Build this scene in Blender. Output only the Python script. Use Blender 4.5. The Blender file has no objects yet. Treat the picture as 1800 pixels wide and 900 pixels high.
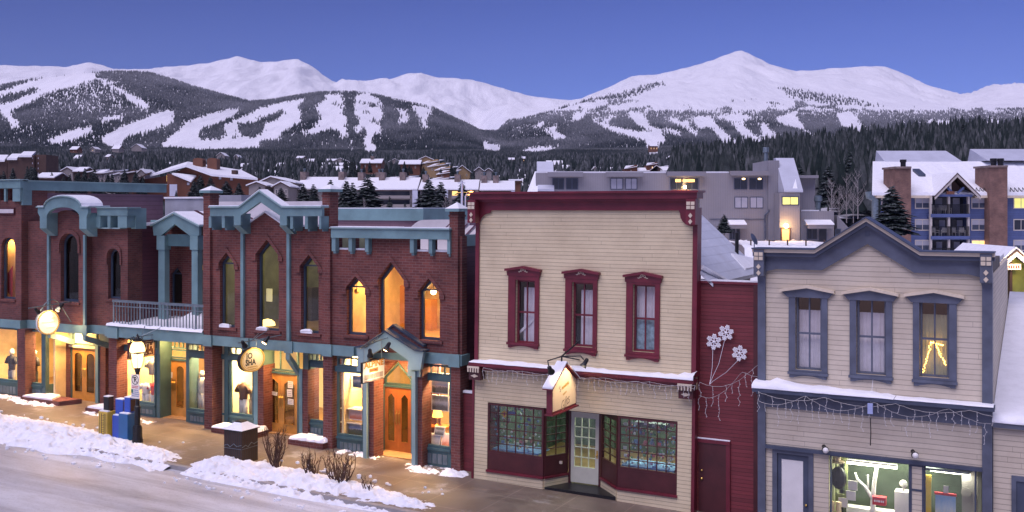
import bpy, bmesh, math, random
import numpy as np
from mathutils import Vector, Matrix
from mathutils.geometry import tessellate_polygon
random.seed(7)
rng = np.random.default_rng(11)
SC = bpy.context.scene
COL = SC.collection
R = math.radians
# ------------------------------------------------------------------ frames
TH = math.atan(1800/3400); CT, ST = math.cos(TH), math.sin(TH)
H, HY, D = 8.2, 365, 27.06

class Frame:
    def __init__(s, o, rot):
        s.m = Matrix.Translation(Vector(o)) @ Matrix.Rotation(rot, 4, 'Z'); s.rot = rot
FAC = Frame((ST*D, CT*D, 0), -TH)        # x along the facades, y into the buildings, z up
WORLD = Frame((0, 0, 0), 0)

def Q(px, py, w=0.0):
    dx, dz = (px-900)/1800, -(py-HY)/1800
    t = (D+w)/(ST*dx + CT)
    return CT*t*dx - ST*t, H + t*dz
def U(px, w=0.0): return Q(px, HY, w)[0]
def Z(px, py, w=0.0): return Q(px, py, w)[1]
def at(px, py, y):                         # world point at depth y
    return Vector(((px-900)/1800*y, y, H-(py-HY)/1800*y))

def lerp(a, b, t): return a+(b-a)*t
def smooth(a, b, x):
    t = min(1, max(0, (x-a)/(b-a))); return t*t*(3-2*t)
def interp(tab, x):
    if x <= tab[0][0]: return tab[0][1]
    for (a, b), (c, d) in zip(tab, tab[1:]):
        if x <= c: return b+(d-b)*(x-a)/(c-a)
    return tab[-1][1]
GZ = [(-60, .95), (-36.5, .57), (-26.4, .38), (-21.2, .28), (-16.3, .11), (-8.5, .0), (10, -.3)]
def gz(u): return interp(GZ, u)
# ------------------------------------------------------------------ mesh collector
class MB:
    def __init__(s): s.v = []; s.f = []
    def add(s, vs, fs):
        b = len(s.v); s.v += [tuple(p) for p in vs]; s.f += [tuple(b+i for i in f) for f in fs]; return s
    def box(s, x0, x1, y0, y1, z0, z1):
        return s.add([(x0,y0,z0),(x1,y0,z0),(x1,y1,z0),(x0,y1,z0),(x0,y0,z1),(x1,y0,z1),(x1,y1,z1),(x0,y1,z1)],
                     [(0,3,2,1),(4,5,6,7),(0,1,5,4),(1,2,6,5),(2,3,7,6),(3,0,4,7)])
    def plate(s, poly, y0, y1, holes=()):            # polygon in (x,z), thickness y0 (front) .. y1
        loops = [poly]+list(holes)
        tri = tessellate_polygon([[Vector((p[0], p[1], 0)) for p in l] for l in loops])
        flat = [p for l in loops for p in l]; n = len(flat)
        vs = [(p[0], y0, p[1]) for p in flat]+[(p[0], y1, p[1]) for p in flat]
        fs = []
        for a, b, c in tri:
            A, B, C = flat[a], flat[b], flat[c]
            if (B[0]-A[0])*(C[1]-A[1])-(B[1]-A[1])*(C[0]-A[0]) < 0: b, c = c, b
            fs.append((a, b, c)); fs.append((n+a, n+c, n+b))
        k = 0
        for li, l in enumerate(loops):
            m = len(l); ar = sum(l[i][0]*l[(i+1) % m][1]-l[(i+1) % m][0]*l[i][1] for i in range(m))
            flip = (ar < 0) != (li > 0)
            for i in range(m):
                a, b = k+i, k+(i+1) % m
                fs.append((a, n+a, n+b, b) if not flip else (b, n+b, n+a, a))
            k += m
        return s.add(vs, fs)
    def prism(s, poly, x0, x1):                      # polygon in (y,z) extruded along x
        n = len(poly)
        vs = [(x0, p[0], p[1]) for p in poly]+[(x1, p[0], p[1]) for p in poly]
        fs = [tuple(range(n))[::-1], tuple(range(n, 2*n))]+[(i, (i+1) % n, n+(i+1) % n, n+i) for i in range(n)]
        return s.add(vs, fs)
    def slab(s, poly, z0, z1):                       # polygon in (x,y), z0..z1
        n = len(poly)
        vs = [(p[0], p[1], z0) for p in poly]+[(p[0], p[1], z1) for p in poly]
        return s.add(vs, [tuple(range(n))[::-1], tuple(range(n, 2*n))]+[(i, (i+1) % n, n+(i+1) % n, n+i) for i in range(n)])
    def sheet(s, pts, th):                           # planar polygon in 3-D thickened downwards
        n = len(pts); d = Vector((0, 0, -th))
        vs = [Vector(p) for p in pts]; vs += [p+d for p in vs]
        return s.add(vs, [tuple(range(n)), tuple(range(n, 2*n))[::-1]]+[(i, n+i, n+(i+1) % n, (i+1) % n) for i in range(n)])
    def tube(s, pts, r, n=6, cap=True):
        pts = [Vector(p) for p in pts]; rs = r if isinstance(r, (list, tuple)) else [r]*len(pts)
        vs = []; fs = []
        for i, p in enumerate(pts):
            t = (pts[min(i+1, len(pts)-1)]-pts[max(i-1, 0)]).normalized()
            a = t.orthogonal().normalized() if i == 0 else (a-t*a.dot(t)).normalized()
            b = t.cross(a)
            for k in range(n):
                g = 2*math.pi*k/n; vs.append(p+(a*math.cos(g)+b*math.sin(g))*rs[i])
        for i in range(len(pts)-1):
            for k in range(n):
                fs.append((i*n+k, i*n+(k+1) % n, (i+1)*n+(k+1) % n, (i+1)*n+k))
        if cap: fs += [tuple(range(n))[::-1], tuple((len(pts)-1)*n+k for k in range(n))]
        return s.add(vs, fs)
    def lathe(s, prof, c=(0, 0, 0), n=16, axis='z'):  # prof: (r, h)
        vs = []; fs = []
        for r, h in prof:
            for k in range(n):
                g = 2*math.pi*k/n; x, y = r*math.cos(g), r*math.sin(g)
                q = (x, y, h) if axis == 'z' else ((x, h, y) if axis == 'y' else (h, x, y))
                vs.append((c[0]+q[0], c[1]+q[1], c[2]+q[2]))
        for i in range(len(prof)-1):
            for k in range(n): fs.append((i*n+k, i*n+(k+1) % n, (i+1)*n+(k+1) % n, (i+1)*n+k))
        fs += [tuple(range(n))[::-1], tuple((len(prof)-1)*n+k for k in range(n))]
        return s.add(vs, fs)
    def ball(s, c, r, n=10, m=6, sc=(1, 1, 1)):
        prof = [(max(1e-4, r*math.sin(math.pi*i/m)), -r*math.cos(math.pi*i/m)) for i in range(m+1)]
        k = len(s.v); s.lathe(prof, (0, 0, 0), n)
        for i in range(k, len(s.v)):
            p = s.v[i]; s.v[i] = (c[0]+p[0]*sc[0], c[1]+p[1]*sc[1], c[2]+p[2]*sc[2])
        return s
    def blob(s, poly, z0, z1, seed=0, seg=4):        # heap of snow over a convex (x,y) polygon
        r = random.Random(seed); cx = sum(p[0] for p in poly)/len(poly); cy = sum(p[1] for p in poly)/len(poly)
        n = len(poly); vs = []; fs = []
        rings = [(1, 0), (.96, .55), (.8, .88), (.45, 1.0)]
        for a, hh in rings:
            for p in poly:
                vs.append((cx+(p[0]-cx)*a+r.uniform(-.015, .015), cy+(p[1]-cy)*a+r.uniform(-.015, .015), z0+(z1-z0)*hh*r.uniform(.8, 1.1)))
        vs.append((cx, cy, z1))
        for i in range(len(rings)-1):
            for k in range(n): fs.append((i*n+k, i*n+(k+1) % n, (i+1)*n+(k+1) % n, (i+1)*n+k))
        b = (len(rings)-1)*n
        for k in range(n): fs.append((b+k, b+(k+1) % n, len(vs)-1))
        return s.add(vs, fs)

BASE = {}
FRM = {}
def thing(name, label, cat, base=(0, 0, 0), frame=FAC, group=None, rot=0):
    o = bpy.data.objects.new(name, None); COL.objects.link(o); o.empty_display_size = .2
    o.matrix_world = frame.m @ Matrix.Translation(Vector(base)) @ Matrix.Rotation(rot, 4, 'Z')
    o['label'] = label; o['category'] = cat
    if group: o['group'] = group
    BASE[o.name] = Vector(base); FRM[o.name] = frame
    return o
def mesh_from(name, mb, mat, off, sm=False):
    me = bpy.data.meshes.new(name)
    me.from_pydata([tuple(Vector(v)-off) for v in mb.v], [], mb.f); me.update()
    for m in (mat if isinstance(mat, (list, tuple)) else [mat]): me.materials.append(m)
    if sm: me.polygons.foreach_set('use_smooth', [True]*len(me.polygons))
    return me
def part(name, mb, mat, parent, sm=False, label=None, kind=None):
    b = BASE[parent.name]
    o = bpy.data.objects.new(name, mesh_from(name, mb, mat, b, sm)); COL.objects.link(o)
    o.parent = parent; BASE[o.name] = b
    if label: o['label'] = label
    if kind: o['kind'] = kind
    return o
def solo(name, label, cat, mb, mat, base=None, frame=FAC, group=None, sm=False, kind=None):
    if base is None:
        base = tuple(sum(v[i] for v in mb.v)/len(mb.v) for i in (0, 1))+(min(v[2] for v in mb.v),)
    o = bpy.data.objects.new(name, mesh_from(name, mb, mat, Vector(base), sm)); COL.objects.link(o)
    o.matrix_world = frame.m @ Matrix.Translation(Vector(base))
    if label: o['label'] = label
    if cat: o['category'] = cat
    if group: o['group'] = group
    if kind: o['kind'] = kind
    BASE[o.name] = Vector(base); FRM[o.name] = frame
    return o
def structure(name, mb, mat, frame=FAC, sm=False, kind='structure'):
    o = bpy.data.objects.new(name, mesh_from(name, mb, mat, Vector((0, 0, 0)), sm)); COL.objects.link(o)
    o.matrix_world = frame.m.copy(); o['kind'] = kind
    return o
def copy_tree(o, world=None, parent=None, label=None):
    c = o.copy(); COL.objects.link(c)
    if parent is not None: c.parent = parent
    if world is not None: c.matrix_world = world
    if label: c['label'] = label
    for ch in list(o.children): copy_tree(ch, None, c)
    return c
# ------------------------------------------------------------------ materials
def nd(nt, t, **kw):
    n = nt.nodes.new(t)
    for k, v in kw.items():
        if k.startswith('i_'):
            n.inputs[k[2:].replace('_', ' ')].default_value = v
        elif k.startswith('n_'):
            n.inputs[int(k[2:])].default_value = v
        else: setattr(n, k, v)
    return n
def new_mat(name):
    m = bpy.data.materials.new(name); m.use_nodes = True; nt = m.node_tree
    b = nt.nodes['Principled BSDF']; return m, nt, b
def c4(c): return (c[0], c[1], c[2], 1)
def ramp(nt, fac, stops):
    r = nt.nodes.new('ShaderNodeValToRGB'); nt.links.new(fac, r.inputs[0])
    el = r.color_ramp.elements
    while len(el) < len(stops): el.new(.5)
    for e, (p, c) in zip(el, stops): e.position = p; e.color = c4(c) if len(c) == 3 else c
    return r.outputs[0]
def noise(nt, vec, scale, detail=4, rough=.55):
    n = nd(nt, 'ShaderNodeTexNoise'); n.inputs['Scale'].default_value = scale
    n.inputs['Detail'].default_value = detail; n.inputs['Roughness'].default_value = rough
    if vec is not None: nt.links.new(vec, n.inputs['Vector'])
    return n.outputs['Fac']
def mixc(nt, fac, a, b, mode='MIX'):
    n = nt.nodes.new('ShaderNodeMix'); n.data_type = 'RGBA'; n.blend_type = mode
    for s, v in ((n.inputs[0], fac), (n.inputs[6], a), (n.inputs[7], b)):
        if isinstance(v, bpy.types.NodeSocket): nt.links.new(v, s)
        elif isinstance(v, (int, float)): s.default_value = v
        else: s.default_value = c4(v)
    return n.outputs[2]
def mth(nt, op, a, b=None):
    n = nt.nodes.new('ShaderNodeMath'); n.operation = op
    for i, v in enumerate((a, b)):
        if v is None: continue
        if isinstance(v, bpy.types.NodeSocket): nt.links.new(v, n.inputs[i])
        else: n.inputs[i].default_value = v
    return n.outputs[0]
def bump(nt, b, h, strength=.3, dist=.02):
    n = nd(nt, 'ShaderNodeBump'); n.inputs['Strength'].default_value = strength; n.inputs['Distance'].default_value = dist
    nt.links.new(h, n.inputs['Height']); nt.links.new(n.outputs[0], b.inputs['Normal'])
def pm(name, col, rough=.6, var=.15, scale=3.0, bmp=0.0, metal=0.0, bscale=None, spec=None):
    m, nt, b = new_mat(name)
    tc = nd(nt, 'ShaderNodeTexCoord').outputs['Object']
    f = noise(nt, tc, scale, 5)
    lo = [c*(1-var) for c in col]; hi = [min(1, c*(1+var)) for c in col]
    nt.links.new(ramp(nt, f, [(.3, lo), (.7, hi)]), b.inputs['Base Color'])
    b.inputs['Roughness'].default_value = rough; b.inputs['Metallic'].default_value = metal
    if spec is not None: b.inputs['Specular IOR Level'].default_value = spec
    if bmp: bump(nt, b, noise(nt, tc, bscale or scale*6, 6), bmp, .02)
    return m
def emis(name, col, strength):
    m, nt, b = new_mat(name)
    b.inputs['Base Color'].default_value = c4(col); b.inputs['Emission Color'].default_value = c4(col)
    b.inputs['Emission Strength'].default_value = strength; return m
def brick_mat(name, c1, c2, mortar, row=.085, length=.25, bmp=.5):
    m, nt, b = new_mat(name)
    tc = nd(nt, 'ShaderNodeTexCoord').outputs['Object']
    sp = nd(nt, 'ShaderNodeSeparateXYZ'); nt.links.new(tc, sp.inputs[0])
    cb = nd(nt, 'ShaderNodeCombineXYZ')
    nt.links.new(mth(nt, 'ADD', sp.outputs[0], sp.outputs[1]), cb.inputs[0]); nt.links.new(sp.outputs[2], cb.inputs[1])
    t = nd(nt, 'ShaderNodeTexBrick'); nt.links.new(cb.outputs[0], t.inputs['Vector'])
    t.inputs['Scale'].default_value = 1; t.inputs['Brick Width'].default_value = length; t.inputs['Row Height'].default_value = row
    t.inputs['Mortar Size'].default_value = .009; t.inputs['Mortar Smooth'].default_value = .2; t.inputs['Bias'].default_value = -.1
    t.inputs['Color1'].default_value = c4(c1); t.inputs['Color2'].default_value = c4(c2); t.inputs['Mortar'].default_value = c4(mortar)
    big = noise(nt, tc, .9, 6, .65)
    col = mixc(nt, 1.0, t.outputs['Color'], ramp(nt, big, [(.3, (.6, .58, .58)), (.7, (1.25, 1.2, 1.15))]), 'MULTIPLY')
    eff = ramp(nt, noise(nt, tc, 2.3, 8, .75), [(.66, (0, 0, 0)), (.8, (1, 1, 1))])
    col = mixc(nt, mth(nt, 'MULTIPLY', eff, .35), col, (.42, .36, .36))
    nt.links.new(col, b.inputs['Base Color']); b.inputs['Roughness'].default_value = .85
    bump(nt, b, mth(nt, 'MULTIPLY', t.outputs['Fac'], -1), bmp, .012)
    return m
def siding_mat(name, col, pitch=.107, dark=.35, var=.12, wear=(.5, .45, .4), wearamt=.25, rough=.6):
    m, nt, b = new_mat(name)
    tc = nd(nt, 'ShaderNodeTexCoord').outputs['Object']
    sp = nd(nt, 'ShaderNodeSeparateXYZ'); nt.links.new(tc, sp.inputs[0])
    wob = mth(nt, 'MULTIPLY', noise(nt, tc, .7, 2), .03)
    zz = mth(nt, 'DIVIDE', mth(nt, 'ADD', sp.outputs[2], wob), pitch)
    fr = mth(nt, 'FRACT', zz); row = mth(nt, 'FLOOR', zz)
    wn = nd(nt, 'ShaderNodeTexWhiteNoise', noise_dimensions='1D'); nt.links.new(row, wn.inputs['W'])
    line = ramp(nt, fr, [(0, (dark,)*3), (.10, (dark+.1,)*3), (.16, (1, 1, 1)), (1, (1, 1, 1))])
    cs = [c*(1-var*.5) for c in col]; ch = [min(1, c*(1+var*.5)) for c in col]
    base = mixc(nt, wn.outputs['Value'], cs, ch)
    mp = nd(nt, 'ShaderNodeMapping'); mp.inputs['Scale'].default_value = (.6, .6, 5); nt.links.new(tc, mp.inputs['Vector'])
    base = mixc(nt, mth(nt, 'MULTIPLY', ramp(nt, noise(nt, mp.outputs[0], 2.2, 8, .7), [(.55, (0, 0, 0)), (.8, (1, 1, 1))]), wearamt), base, wear)
    off = mth(nt, 'MULTIPLY', wn.outputs['Value'], 5.0)
    jt = mth(nt, 'FRACT', mth(nt, 'DIVIDE', mth(nt, 'ADD', mth(nt, 'ADD', sp.outputs[0], sp.outputs[1]), off), 4.3))
    joint = ramp(nt, jt, [(0, (.55,)*3), (.0022, (.55,)*3), (.003, (1, 1, 1)), (1, (1, 1, 1))])
    streak = ramp(nt, noise(nt, tc, .9, 6, .7), [(.3, (.86, .84, .82)), (.6, (1.04, 1.04, 1.04))])
    base = mixc(nt, 1.0, mixc(nt, 1.0, base, joint, 'MULTIPLY'), streak, 'MULTIPLY')
    col2 = mixc(nt, 1.0, base, line, 'MULTIPLY')
    nt.links.new(col2, b.inputs['Base Color']); b.inputs['Roughness'].default_value = rough
    bump(nt, b, mth(nt, 'SUBTRACT', 1.0, fr), .5, .02)
    return m
def glass_mat(name, tint=(1, 1, 1), refl=1.0, base=.03):
    m = bpy.data.materials.new(name); m.use_nodes = True; nt = m.node_tree; nt.nodes.clear()
    o = nd(nt, 'ShaderNodeOutputMaterial'); t = nd(nt, 'ShaderNodeBsdfTransparent'); g = nd(nt, 'ShaderNodeBsdfGlossy')
    t.inputs[0].default_value = c4(tint); g.inputs['Roughness'].default_value = .02; g.inputs[0].default_value = (refl, refl, refl, 1)
    lw = nd(nt, 'ShaderNodeLayerWeight'); lw.inputs[0].default_value = .5
    fs = mth(nt, 'ADD', mth(nt, 'MULTIPLY', mth(nt, 'POWER', lw.outputs['Facing'], 5), .7), .045)
    mx = nd(nt, 'ShaderNodeMixShader')
    nt.links.new(fs, mx.inputs[0]); nt.links.new(t.outputs[0], mx.inputs[1]); nt.links.new(g.outputs[0], mx.inputs[2])
    tc = nd(nt, 'ShaderNodeTexCoord').outputs['Object']
    bp = nd(nt, 'ShaderNodeBump'); bp.inputs['Strength'].default_value = .06; bp.inputs['Distance'].default_value = .02
    nt.links.new(noise(nt, tc, 1.3, 2), bp.inputs['Height']); nt.links.new(bp.outputs[0], g.inputs['Normal'])
    nt.links.new(mx.outputs[0], o.inputs[0]); return m
def snow_mat(name, col=(.86, .87, .9), bs=6, bmp=.5, dirt=0.0):
    m, nt, b = new_mat(name)
    tc = nd(nt, 'ShaderNodeTexCoord').outputs['Object']
    f = noise(nt, tc, bs*.5, 6, .6)
    c = ramp(nt, f, [(.3, [x*.9 for x in col]), (.6, col)])
    if dirt:
        c = mixc(nt, mth(nt, 'MULTIPLY', ramp(nt, noise(nt, tc, 1.7, 8, .7), [(.5, (0, 0, 0)), (.75, (1, 1, 1))]), dirt), c, (.33, .3, .27))
    nt.links.new(c, b.inputs['Base Color']); b.inputs['Roughness'].default_value = .7
    b.inputs['Specular IOR Level'].default_value = .3
    bump(nt, b, noise(nt, tc, bs, 8, .65), bmp, .06)
    return m
M = {}
M['brick'] = brick_mat('red_brick', (.185, .058, .047), (.115, .036, .034), (.19, .11, .10))
M['brick2'] = brick_mat('red_brick_left', (.18, .062, .052), (.115, .04, .038), (.14, .085, .078), row=.075, length=.22)
M['teal'] = pm('teal_paint', (.16, .275, .285), .55, .22, 1.3, .08)
M['teal_dark'] = pm('dark_teal_paint', (.055, .115, .125), .5, .2, 2)
M['navy'] = pm('navy_frame', (.035, .055, .085), .45, .2, 2)
M['teal_lt'] = pm('light_teal_paint', (.26, .38, .38), .5, .1, 2)
M['steel'] = pm('weathered_steel', (.20, .25, .27), .45, .2, 4, metal=.6)
M['oak'] = pm('honey_oak', (.52, .25, .055), .4, .22, 2.5)
M['redwood'] = pm('red_oak', (.48, .155, .035), .38, .22, 2.5)
M['glass'] = glass_mat('window_glass', refl=.8)
M['glass_dark'] = glass_mat('dim_glass', (.55, .6, .58), .9)
M['glass_door'] = glass_mat('door_glass', (.38, .34, .30), .9)
M['snow'] = snow_mat('snow')
M['snow_dirty'] = snow_mat('ploughed_snow', (.84, .85, .9), 5, .8, .35)
M['maroon_siding'] = siding_mat('plum_siding', (.10, .035, .05), .15, .5, .2, (.2, .12, .14), .2)
M['plum'] = siding_mat('plum_board', (.19, .105, .135), .2, .6, .15, (.2, .14, .16), .2)
M['cream_siding'] = siding_mat('cream_siding', (.68, .575, .365), .107, .52, .08, (.4, .33, .27), .3)
M['cream'] = pm('cream_paint', (.68, .58, .43), .5, .1, 3)
M['maroon'] = pm('maroon_paint', (.15, .016, .028), .42, .25, 2)
M['maroon_dk'] = pm('dark_maroon_paint', (.075, .016, .018), .45, .25, 2)
M['red_siding'] = siding_mat('red_siding', (.16, .023, .028), .1, .5, .3, (.3, .1, .12), .3)
M['slate'] = pm('slate_paint', (.10, .115, .155), .5, .28, 2)
M['slate_dk'] = pm('dark_slate_paint', (.06, .075, .115), .5, .2, 2)
M['slate_siding'] = siding_mat('pale_siding', (.61, .535, .41), .125, .55, .08, (.4, .35, .32), .3)
M['white'] = pm('white_paint', (.78, .76, .72), .5, .06, 3)
M['black'] = pm('black_metal', (.018, .018, .02), .4, .3, 5, metal=.3)
M['iron'] = pm('brown_iron', (.035, .028, .025), .5, .3, 5)
M['wall_warm'] = pm('plaster_warm', (.70, .56, .32), .8, .4, .9)
M['wall_cream'] = pm('plaster_cream', (.78, .70, .48), .8, .1, 1)
M['wall_green'] = pm('plaster_green', (.30, .31, .18), .8, .55, .7)
M['gift_wall'] = pm('crowded_shelves', (.075, .11, .075), .7, .75, 5)
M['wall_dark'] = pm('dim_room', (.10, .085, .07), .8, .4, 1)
M['wood_floor'] = pm('wood_floor', (.34, .2, .09), .5, .25, 2)
M['brass'] = pm('brass', (.6, .4, .12), .3, .1, 4, metal=1)
M['curtain'] = pm('white_curtain', (.74, .71, .74), .8, .08, 6)
M['wire'] = pm('pale_wire', (.62, .6, .58), .5, .1, 5)
M['roof_grey'] = pm('grey_roofing', (.33, .34, .38), .7, .2, 1.2, .2)
M['panel_white'] = pm('corrugated_white', (.60, .56, .56), .5, .1, 1.5)

M['door_cream'] = pm('door_cream', (.60, .60, .47), .5, .06, 3)
# ---------------------------------------------------------------- ground, sidewalk, road
def ground_strip(name, w0, w1, dz, mat, u0=-75, u1=30, nu=60, nw=3):
    k = MB(); vs = []; fs = []
    for i in range(nu+1):
        u = lerp(u0, u1, i/nu)
        for j in range(nw+1): vs.append((u, lerp(w0, w1, j/nw), gz(u)+dz))
    m = nw+1
    for i in range(nu):
        for j in range(nw): fs.append((i*m+j, (i+1)*m+j, (i+1)*m+j+1, i*m+j+1))
    return structure(name, k.add(vs, fs), mat)
def concrete():
    m, nt, b = new_mat('sidewalk_concrete'); tc = nd(nt, 'ShaderNodeTexCoord').outputs['Object']
    f = noise(nt, tc, 1.2, 8, .7); c = ramp(nt, f, [(.25, (.09, .066, .05)), (.55, (.17, .13, .10)), (.8, (.24, .195, .165))])
    t = nd(nt, 'ShaderNodeTexBrick', offset=0); mp = nd(nt, 'ShaderNodeMapping'); nt.links.new(tc, mp.inputs['Vector']); nt.links.new(mp.outputs[0], t.inputs['Vector'])
    t.inputs['Scale'].default_value = 1; t.inputs['Brick Width'].default_value = 1.7; t.inputs['Row Height'].default_value = 1.7; t.inputs['Mortar Size'].default_value = .015
    t.inputs['Color1'].default_value = t.inputs['Color2'].default_value = (1, 1, 1, 1); t.inputs['Mortar'].default_value = (1.5, 1.5, 1.55, 1)
    c = mixc(nt, 1.0, c, t.outputs['Color'], 'MULTIPLY')
    fr = ramp(nt, noise(nt, tc, .55, 9, .72), [(.56, (0, 0, 0)), (.72, (1, 1, 1))])
    c = mixc(nt, mth(nt, 'MULTIPLY', fr, .5), c, (.62, .62, .66))
    nt.links.new(c, b.inputs['Base Color']); nt.links.new(ramp(nt, f, [(.3, (.35,)*3), (.7, (.7,)*3)]), b.inputs['Roughness'])
    bump(nt, b, noise(nt, tc, 22, 6), .25, .02); return m
def icy_road():
    m, nt, b = new_mat('icy_road'); tc = nd(nt, 'ShaderNodeTexCoord').outputs['Object']
    mp = nd(nt, 'ShaderNodeMapping'); mp.inputs['Scale'].default_value = (.28, 1, 1); nt.links.new(tc, mp.inputs['Vector'])
    f = noise(nt, mp.outputs[0], .55, 9, .62); g = noise(nt, mp.outputs[0], 2.6, 8, .65)
    c = ramp(nt, mth(nt, 'ADD', mth(nt, 'MULTIPLY', f, .75), mth(nt, 'MULTIPLY', g, .25)), [(.30, (.30, .285, .29)), (.44, (.47, .465, .48)), (.56, (.60, .605, .64)), (.68, (.74, .75, .79))])
    m2 = nd(nt, 'ShaderNodeMapping'); m2.inputs['Scale'].default_value = (.035, 1.5, 1); nt.links.new(tc, m2.inputs['Vector'])
    rut = ramp(nt, noise(nt, m2.outputs[0], 1.1, 5, .6), [(.42, (.74, .73, .74)), (.52, (1, 1, 1))]); c = mixc(nt, .8, c, rut, 'MULTIPLY')
    grit = ramp(nt, noise(nt, tc, 14, 6, .8), [(.36, (.6, .57, .55)), (.45, (1, 1, 1))]); c = mixc(nt, .7, c, grit, 'MULTIPLY')
    nt.links.new(c, b.inputs['Base Color']); nt.links.new(ramp(nt, f, [(.4, (.5,)*3), (.65, (.75,)*3)]), b.inputs['Roughness'])
    bump(nt, b, noise(nt, tc, 9, 7), .3, .03); return m
M['concrete'] = concrete(); M['road'] = icy_road()
ground_strip('sidewalk', -4.1, 1.4, 0, M['concrete'], nw=4)
ground_strip('road', -40, -4.1, -.13, M['road'], nw=10)
k = MB()
vs = []; fs = []
for i in range(61):
    u = lerp(-75, 30, i/60)
    for (w, dz) in ((-4.25, -.14), (-4.25, .004), (-4.08, .006)): vs.append((u, w, gz(u)+dz))
for i in range(60):
    for j in range(2): fs.append((i*3+j, (i+1)*3+j, (i+1)*3+j+1, i*3+j+1))
structure('kerb', k.add(vs, fs), pm('kerb_stone', (.3, .28, .27), .8))
# ploughed banks along the kerb
from mathutils import noise as mnoise
def bank(name, ua, ub, wlo, whi, hmax, seed, mat, notch=None):
    nu, nw = int((ub-ua)*22), 56; vs = []; fs = []
    for i in range(nu+1):
        u = lerp(ua, ub, i/nu); lo, hi = wlo(u), whi(u)
        end = smooth(ua, ua+.8, u)*smooth(ub, ub-.9, u) if seed else smooth(ub, ub-.9, u)
        for j in range(nw+1):
            t = j/nw; w = lerp(lo, hi, t)
            env = (math.sin(math.pi*min(1, t**.8))**.75)*end
            n1 = mnoise.fractal(Vector((u*.7+seed*9, w*.9, seed)), 1.0, 2.0, 3); n2 = mnoise.fractal(Vector((u*3.1, w*3.3, seed+5)), .8, 2.1, 5)
            n3 = mnoise.fractal(Vector((u*9, w*9, seed+2)), .7, 2.1, 3); h = .66*env*hmax(u)*(1+.45*n1)+env**.5*(.12*n2+.06*n3)
            vs.append((u+.03*n2, w, gz(u)+lerp(-.15, -.02, smooth(.15, .45, t))+max(0, h) - (.02 if env < .02 else 0)))
    m = nw+1
    for i in range(nu):
        for j in range(nw): fs.append((i*m+j, (i+1)*m+j, (i+1)*m+j+1, i*m+j+1))
    return structure(name, MB().add(vs, fs), mat, sm=True, kind='stuff')
bank('snow_bank', -44, -23.9, lambda u: -4.75+.2*math.sin(u*.9)+.12*math.sin(u*2.7), lambda u: interp([(-44, -2.2), (-30, -2.25), (-27.5, -2.7), (-25.2, -3.0), (-23.5, -3.6)], u), lambda u: interp([(-44, .2), (-31, .3), (-29, .3), (-26, .24), (-24, .14)], u), 0, M['snow_dirty'])
bank('snow_bank', -23.6, -14.6, lambda u: interp([(-24, -4.5), (-22, -4.65), (-19, -4.6), (-15, -4.3)], u), lambda u: interp([(-23.6, -3.0), (-21.5, -2.55), (-19, -2.6), (-17, -2.75), (-15, -3.2)], u), lambda u: interp([(-23.6, .2), (-22.6, .42), (-21.3, .26), (-19, .26), (-17, .2), (-15, .12)], u), 2, M['snow_dirty'])
bank('snow_drift', -18.2, -15.55, lambda u: -1.15+.2*math.sin(u*3), lambda u: .1, lambda u: interp([(-18.2, .03), (-16.5, .1), (-15.9, .33), (-15.5, .3)], u), 3, M['snow'])
bank('snow_drift', -20.9, -18.6, lambda u: -.75, lambda u: .12, lambda u: .07, 4, M['snow'])
bank('snow_drift', -39, -33.9, lambda u: -1.0+.2*math.sin(u*2), lambda u: .1, lambda u: .08, 6, M['snow'])
bank('snow_drift', -32.6, -28.5, lambda u: -1.0, lambda u: -.2, lambda u: .05, 7, M['snow'])

k = MB(); r_ = random.Random(12)
for i in range(300):
    u = r_.uniform(-40, -15); w = r_.choice((r_.gauss(-5.0, .22), r_.gauss(-4.9, .35), r_.gauss(-2.5, .15)))
    if w > -2.1 or (-25 < u < -23.2): continue
    s_ = r_.uniform(.02, .075); z = gz(u)+(-.13 if w < -4.25 else 0)+s_*.3+(.0 if abs(w+3.7) > 1.1 else .2)
    k.ball((u, w, z), s_, 5, 3, (r_.uniform(.8, 1.6), r_.uniform(.7, 1.2), r_.uniform(.5, .9)))
structure('snow_chunks', k, M['snow_dirty'], FAC, False, 'stuff')
def shape(x0, x1, z0, z1, kind, rise=.35, n=8):
    if kind == 'point': return [(x0, z0), (x1, z0), (x1, z1-rise), ((x0+x1)/2, z1), (x0, z1-rise)]
    if kind == 'arch':
        r = (x1-x0)/2; cx = (x0+x1)/2; h = min(rise, r)
        return [(x0, z0), (x1, z0)]+[(cx+r*math.cos(math.pi*i/n), z1-h+h*math.sin(math.pi*i/n)) for i in range(n+1)]
    return [(x0, z0), (x1, z0), (x1, z1), (x0, z1)]
def inset(poly, d):
    n = len(poly); out = []
    for i in range(n):
        p0, p1, p2 = Vector(poly[i-1]), Vector(poly[i]), Vector(poly[(i+1) % n])
        a = (p1-p0); b = (p2-p1)
        if a.length < 1e-6 or b.length < 1e-6: out.append(tuple(p1)); continue
        a.normalize(); b.normalize(); na = Vector((-a.y, a.x)); nb = Vector((-b.y, b.x))
        m = (na+nb); k = m.dot(na)
        m = m*(d/max(.25, k)); out.append(tuple(p1+m))
    return out
def window(parent, poly, w, mat, fw=.07, bars=(), vbars=(), glass=None, depth=.08, name='window', sill=None):
    inner = inset(poly, fw); mb = MB().plate(poly, w, w+depth, [inner])
    xs = [p[0] for p in inner]; zs = [p[1] for p in inner]
    for z in bars: mb.box(min(xs)-.01, max(xs)+.01, w+.008, w+depth-.01, z-.025, z+.025)
    for x in vbars: mb.box(x-.018, x+.018, w+.012, w+depth-.012, min(zs)-.01, max(zs)-.0)
    o = part(name, mb, mat, parent)
    part('pane', MB().plate(inset(poly, fw-.01), w+depth*.5, w+depth*.5+.012), glass or M['glass'], o)
    return o
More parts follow.
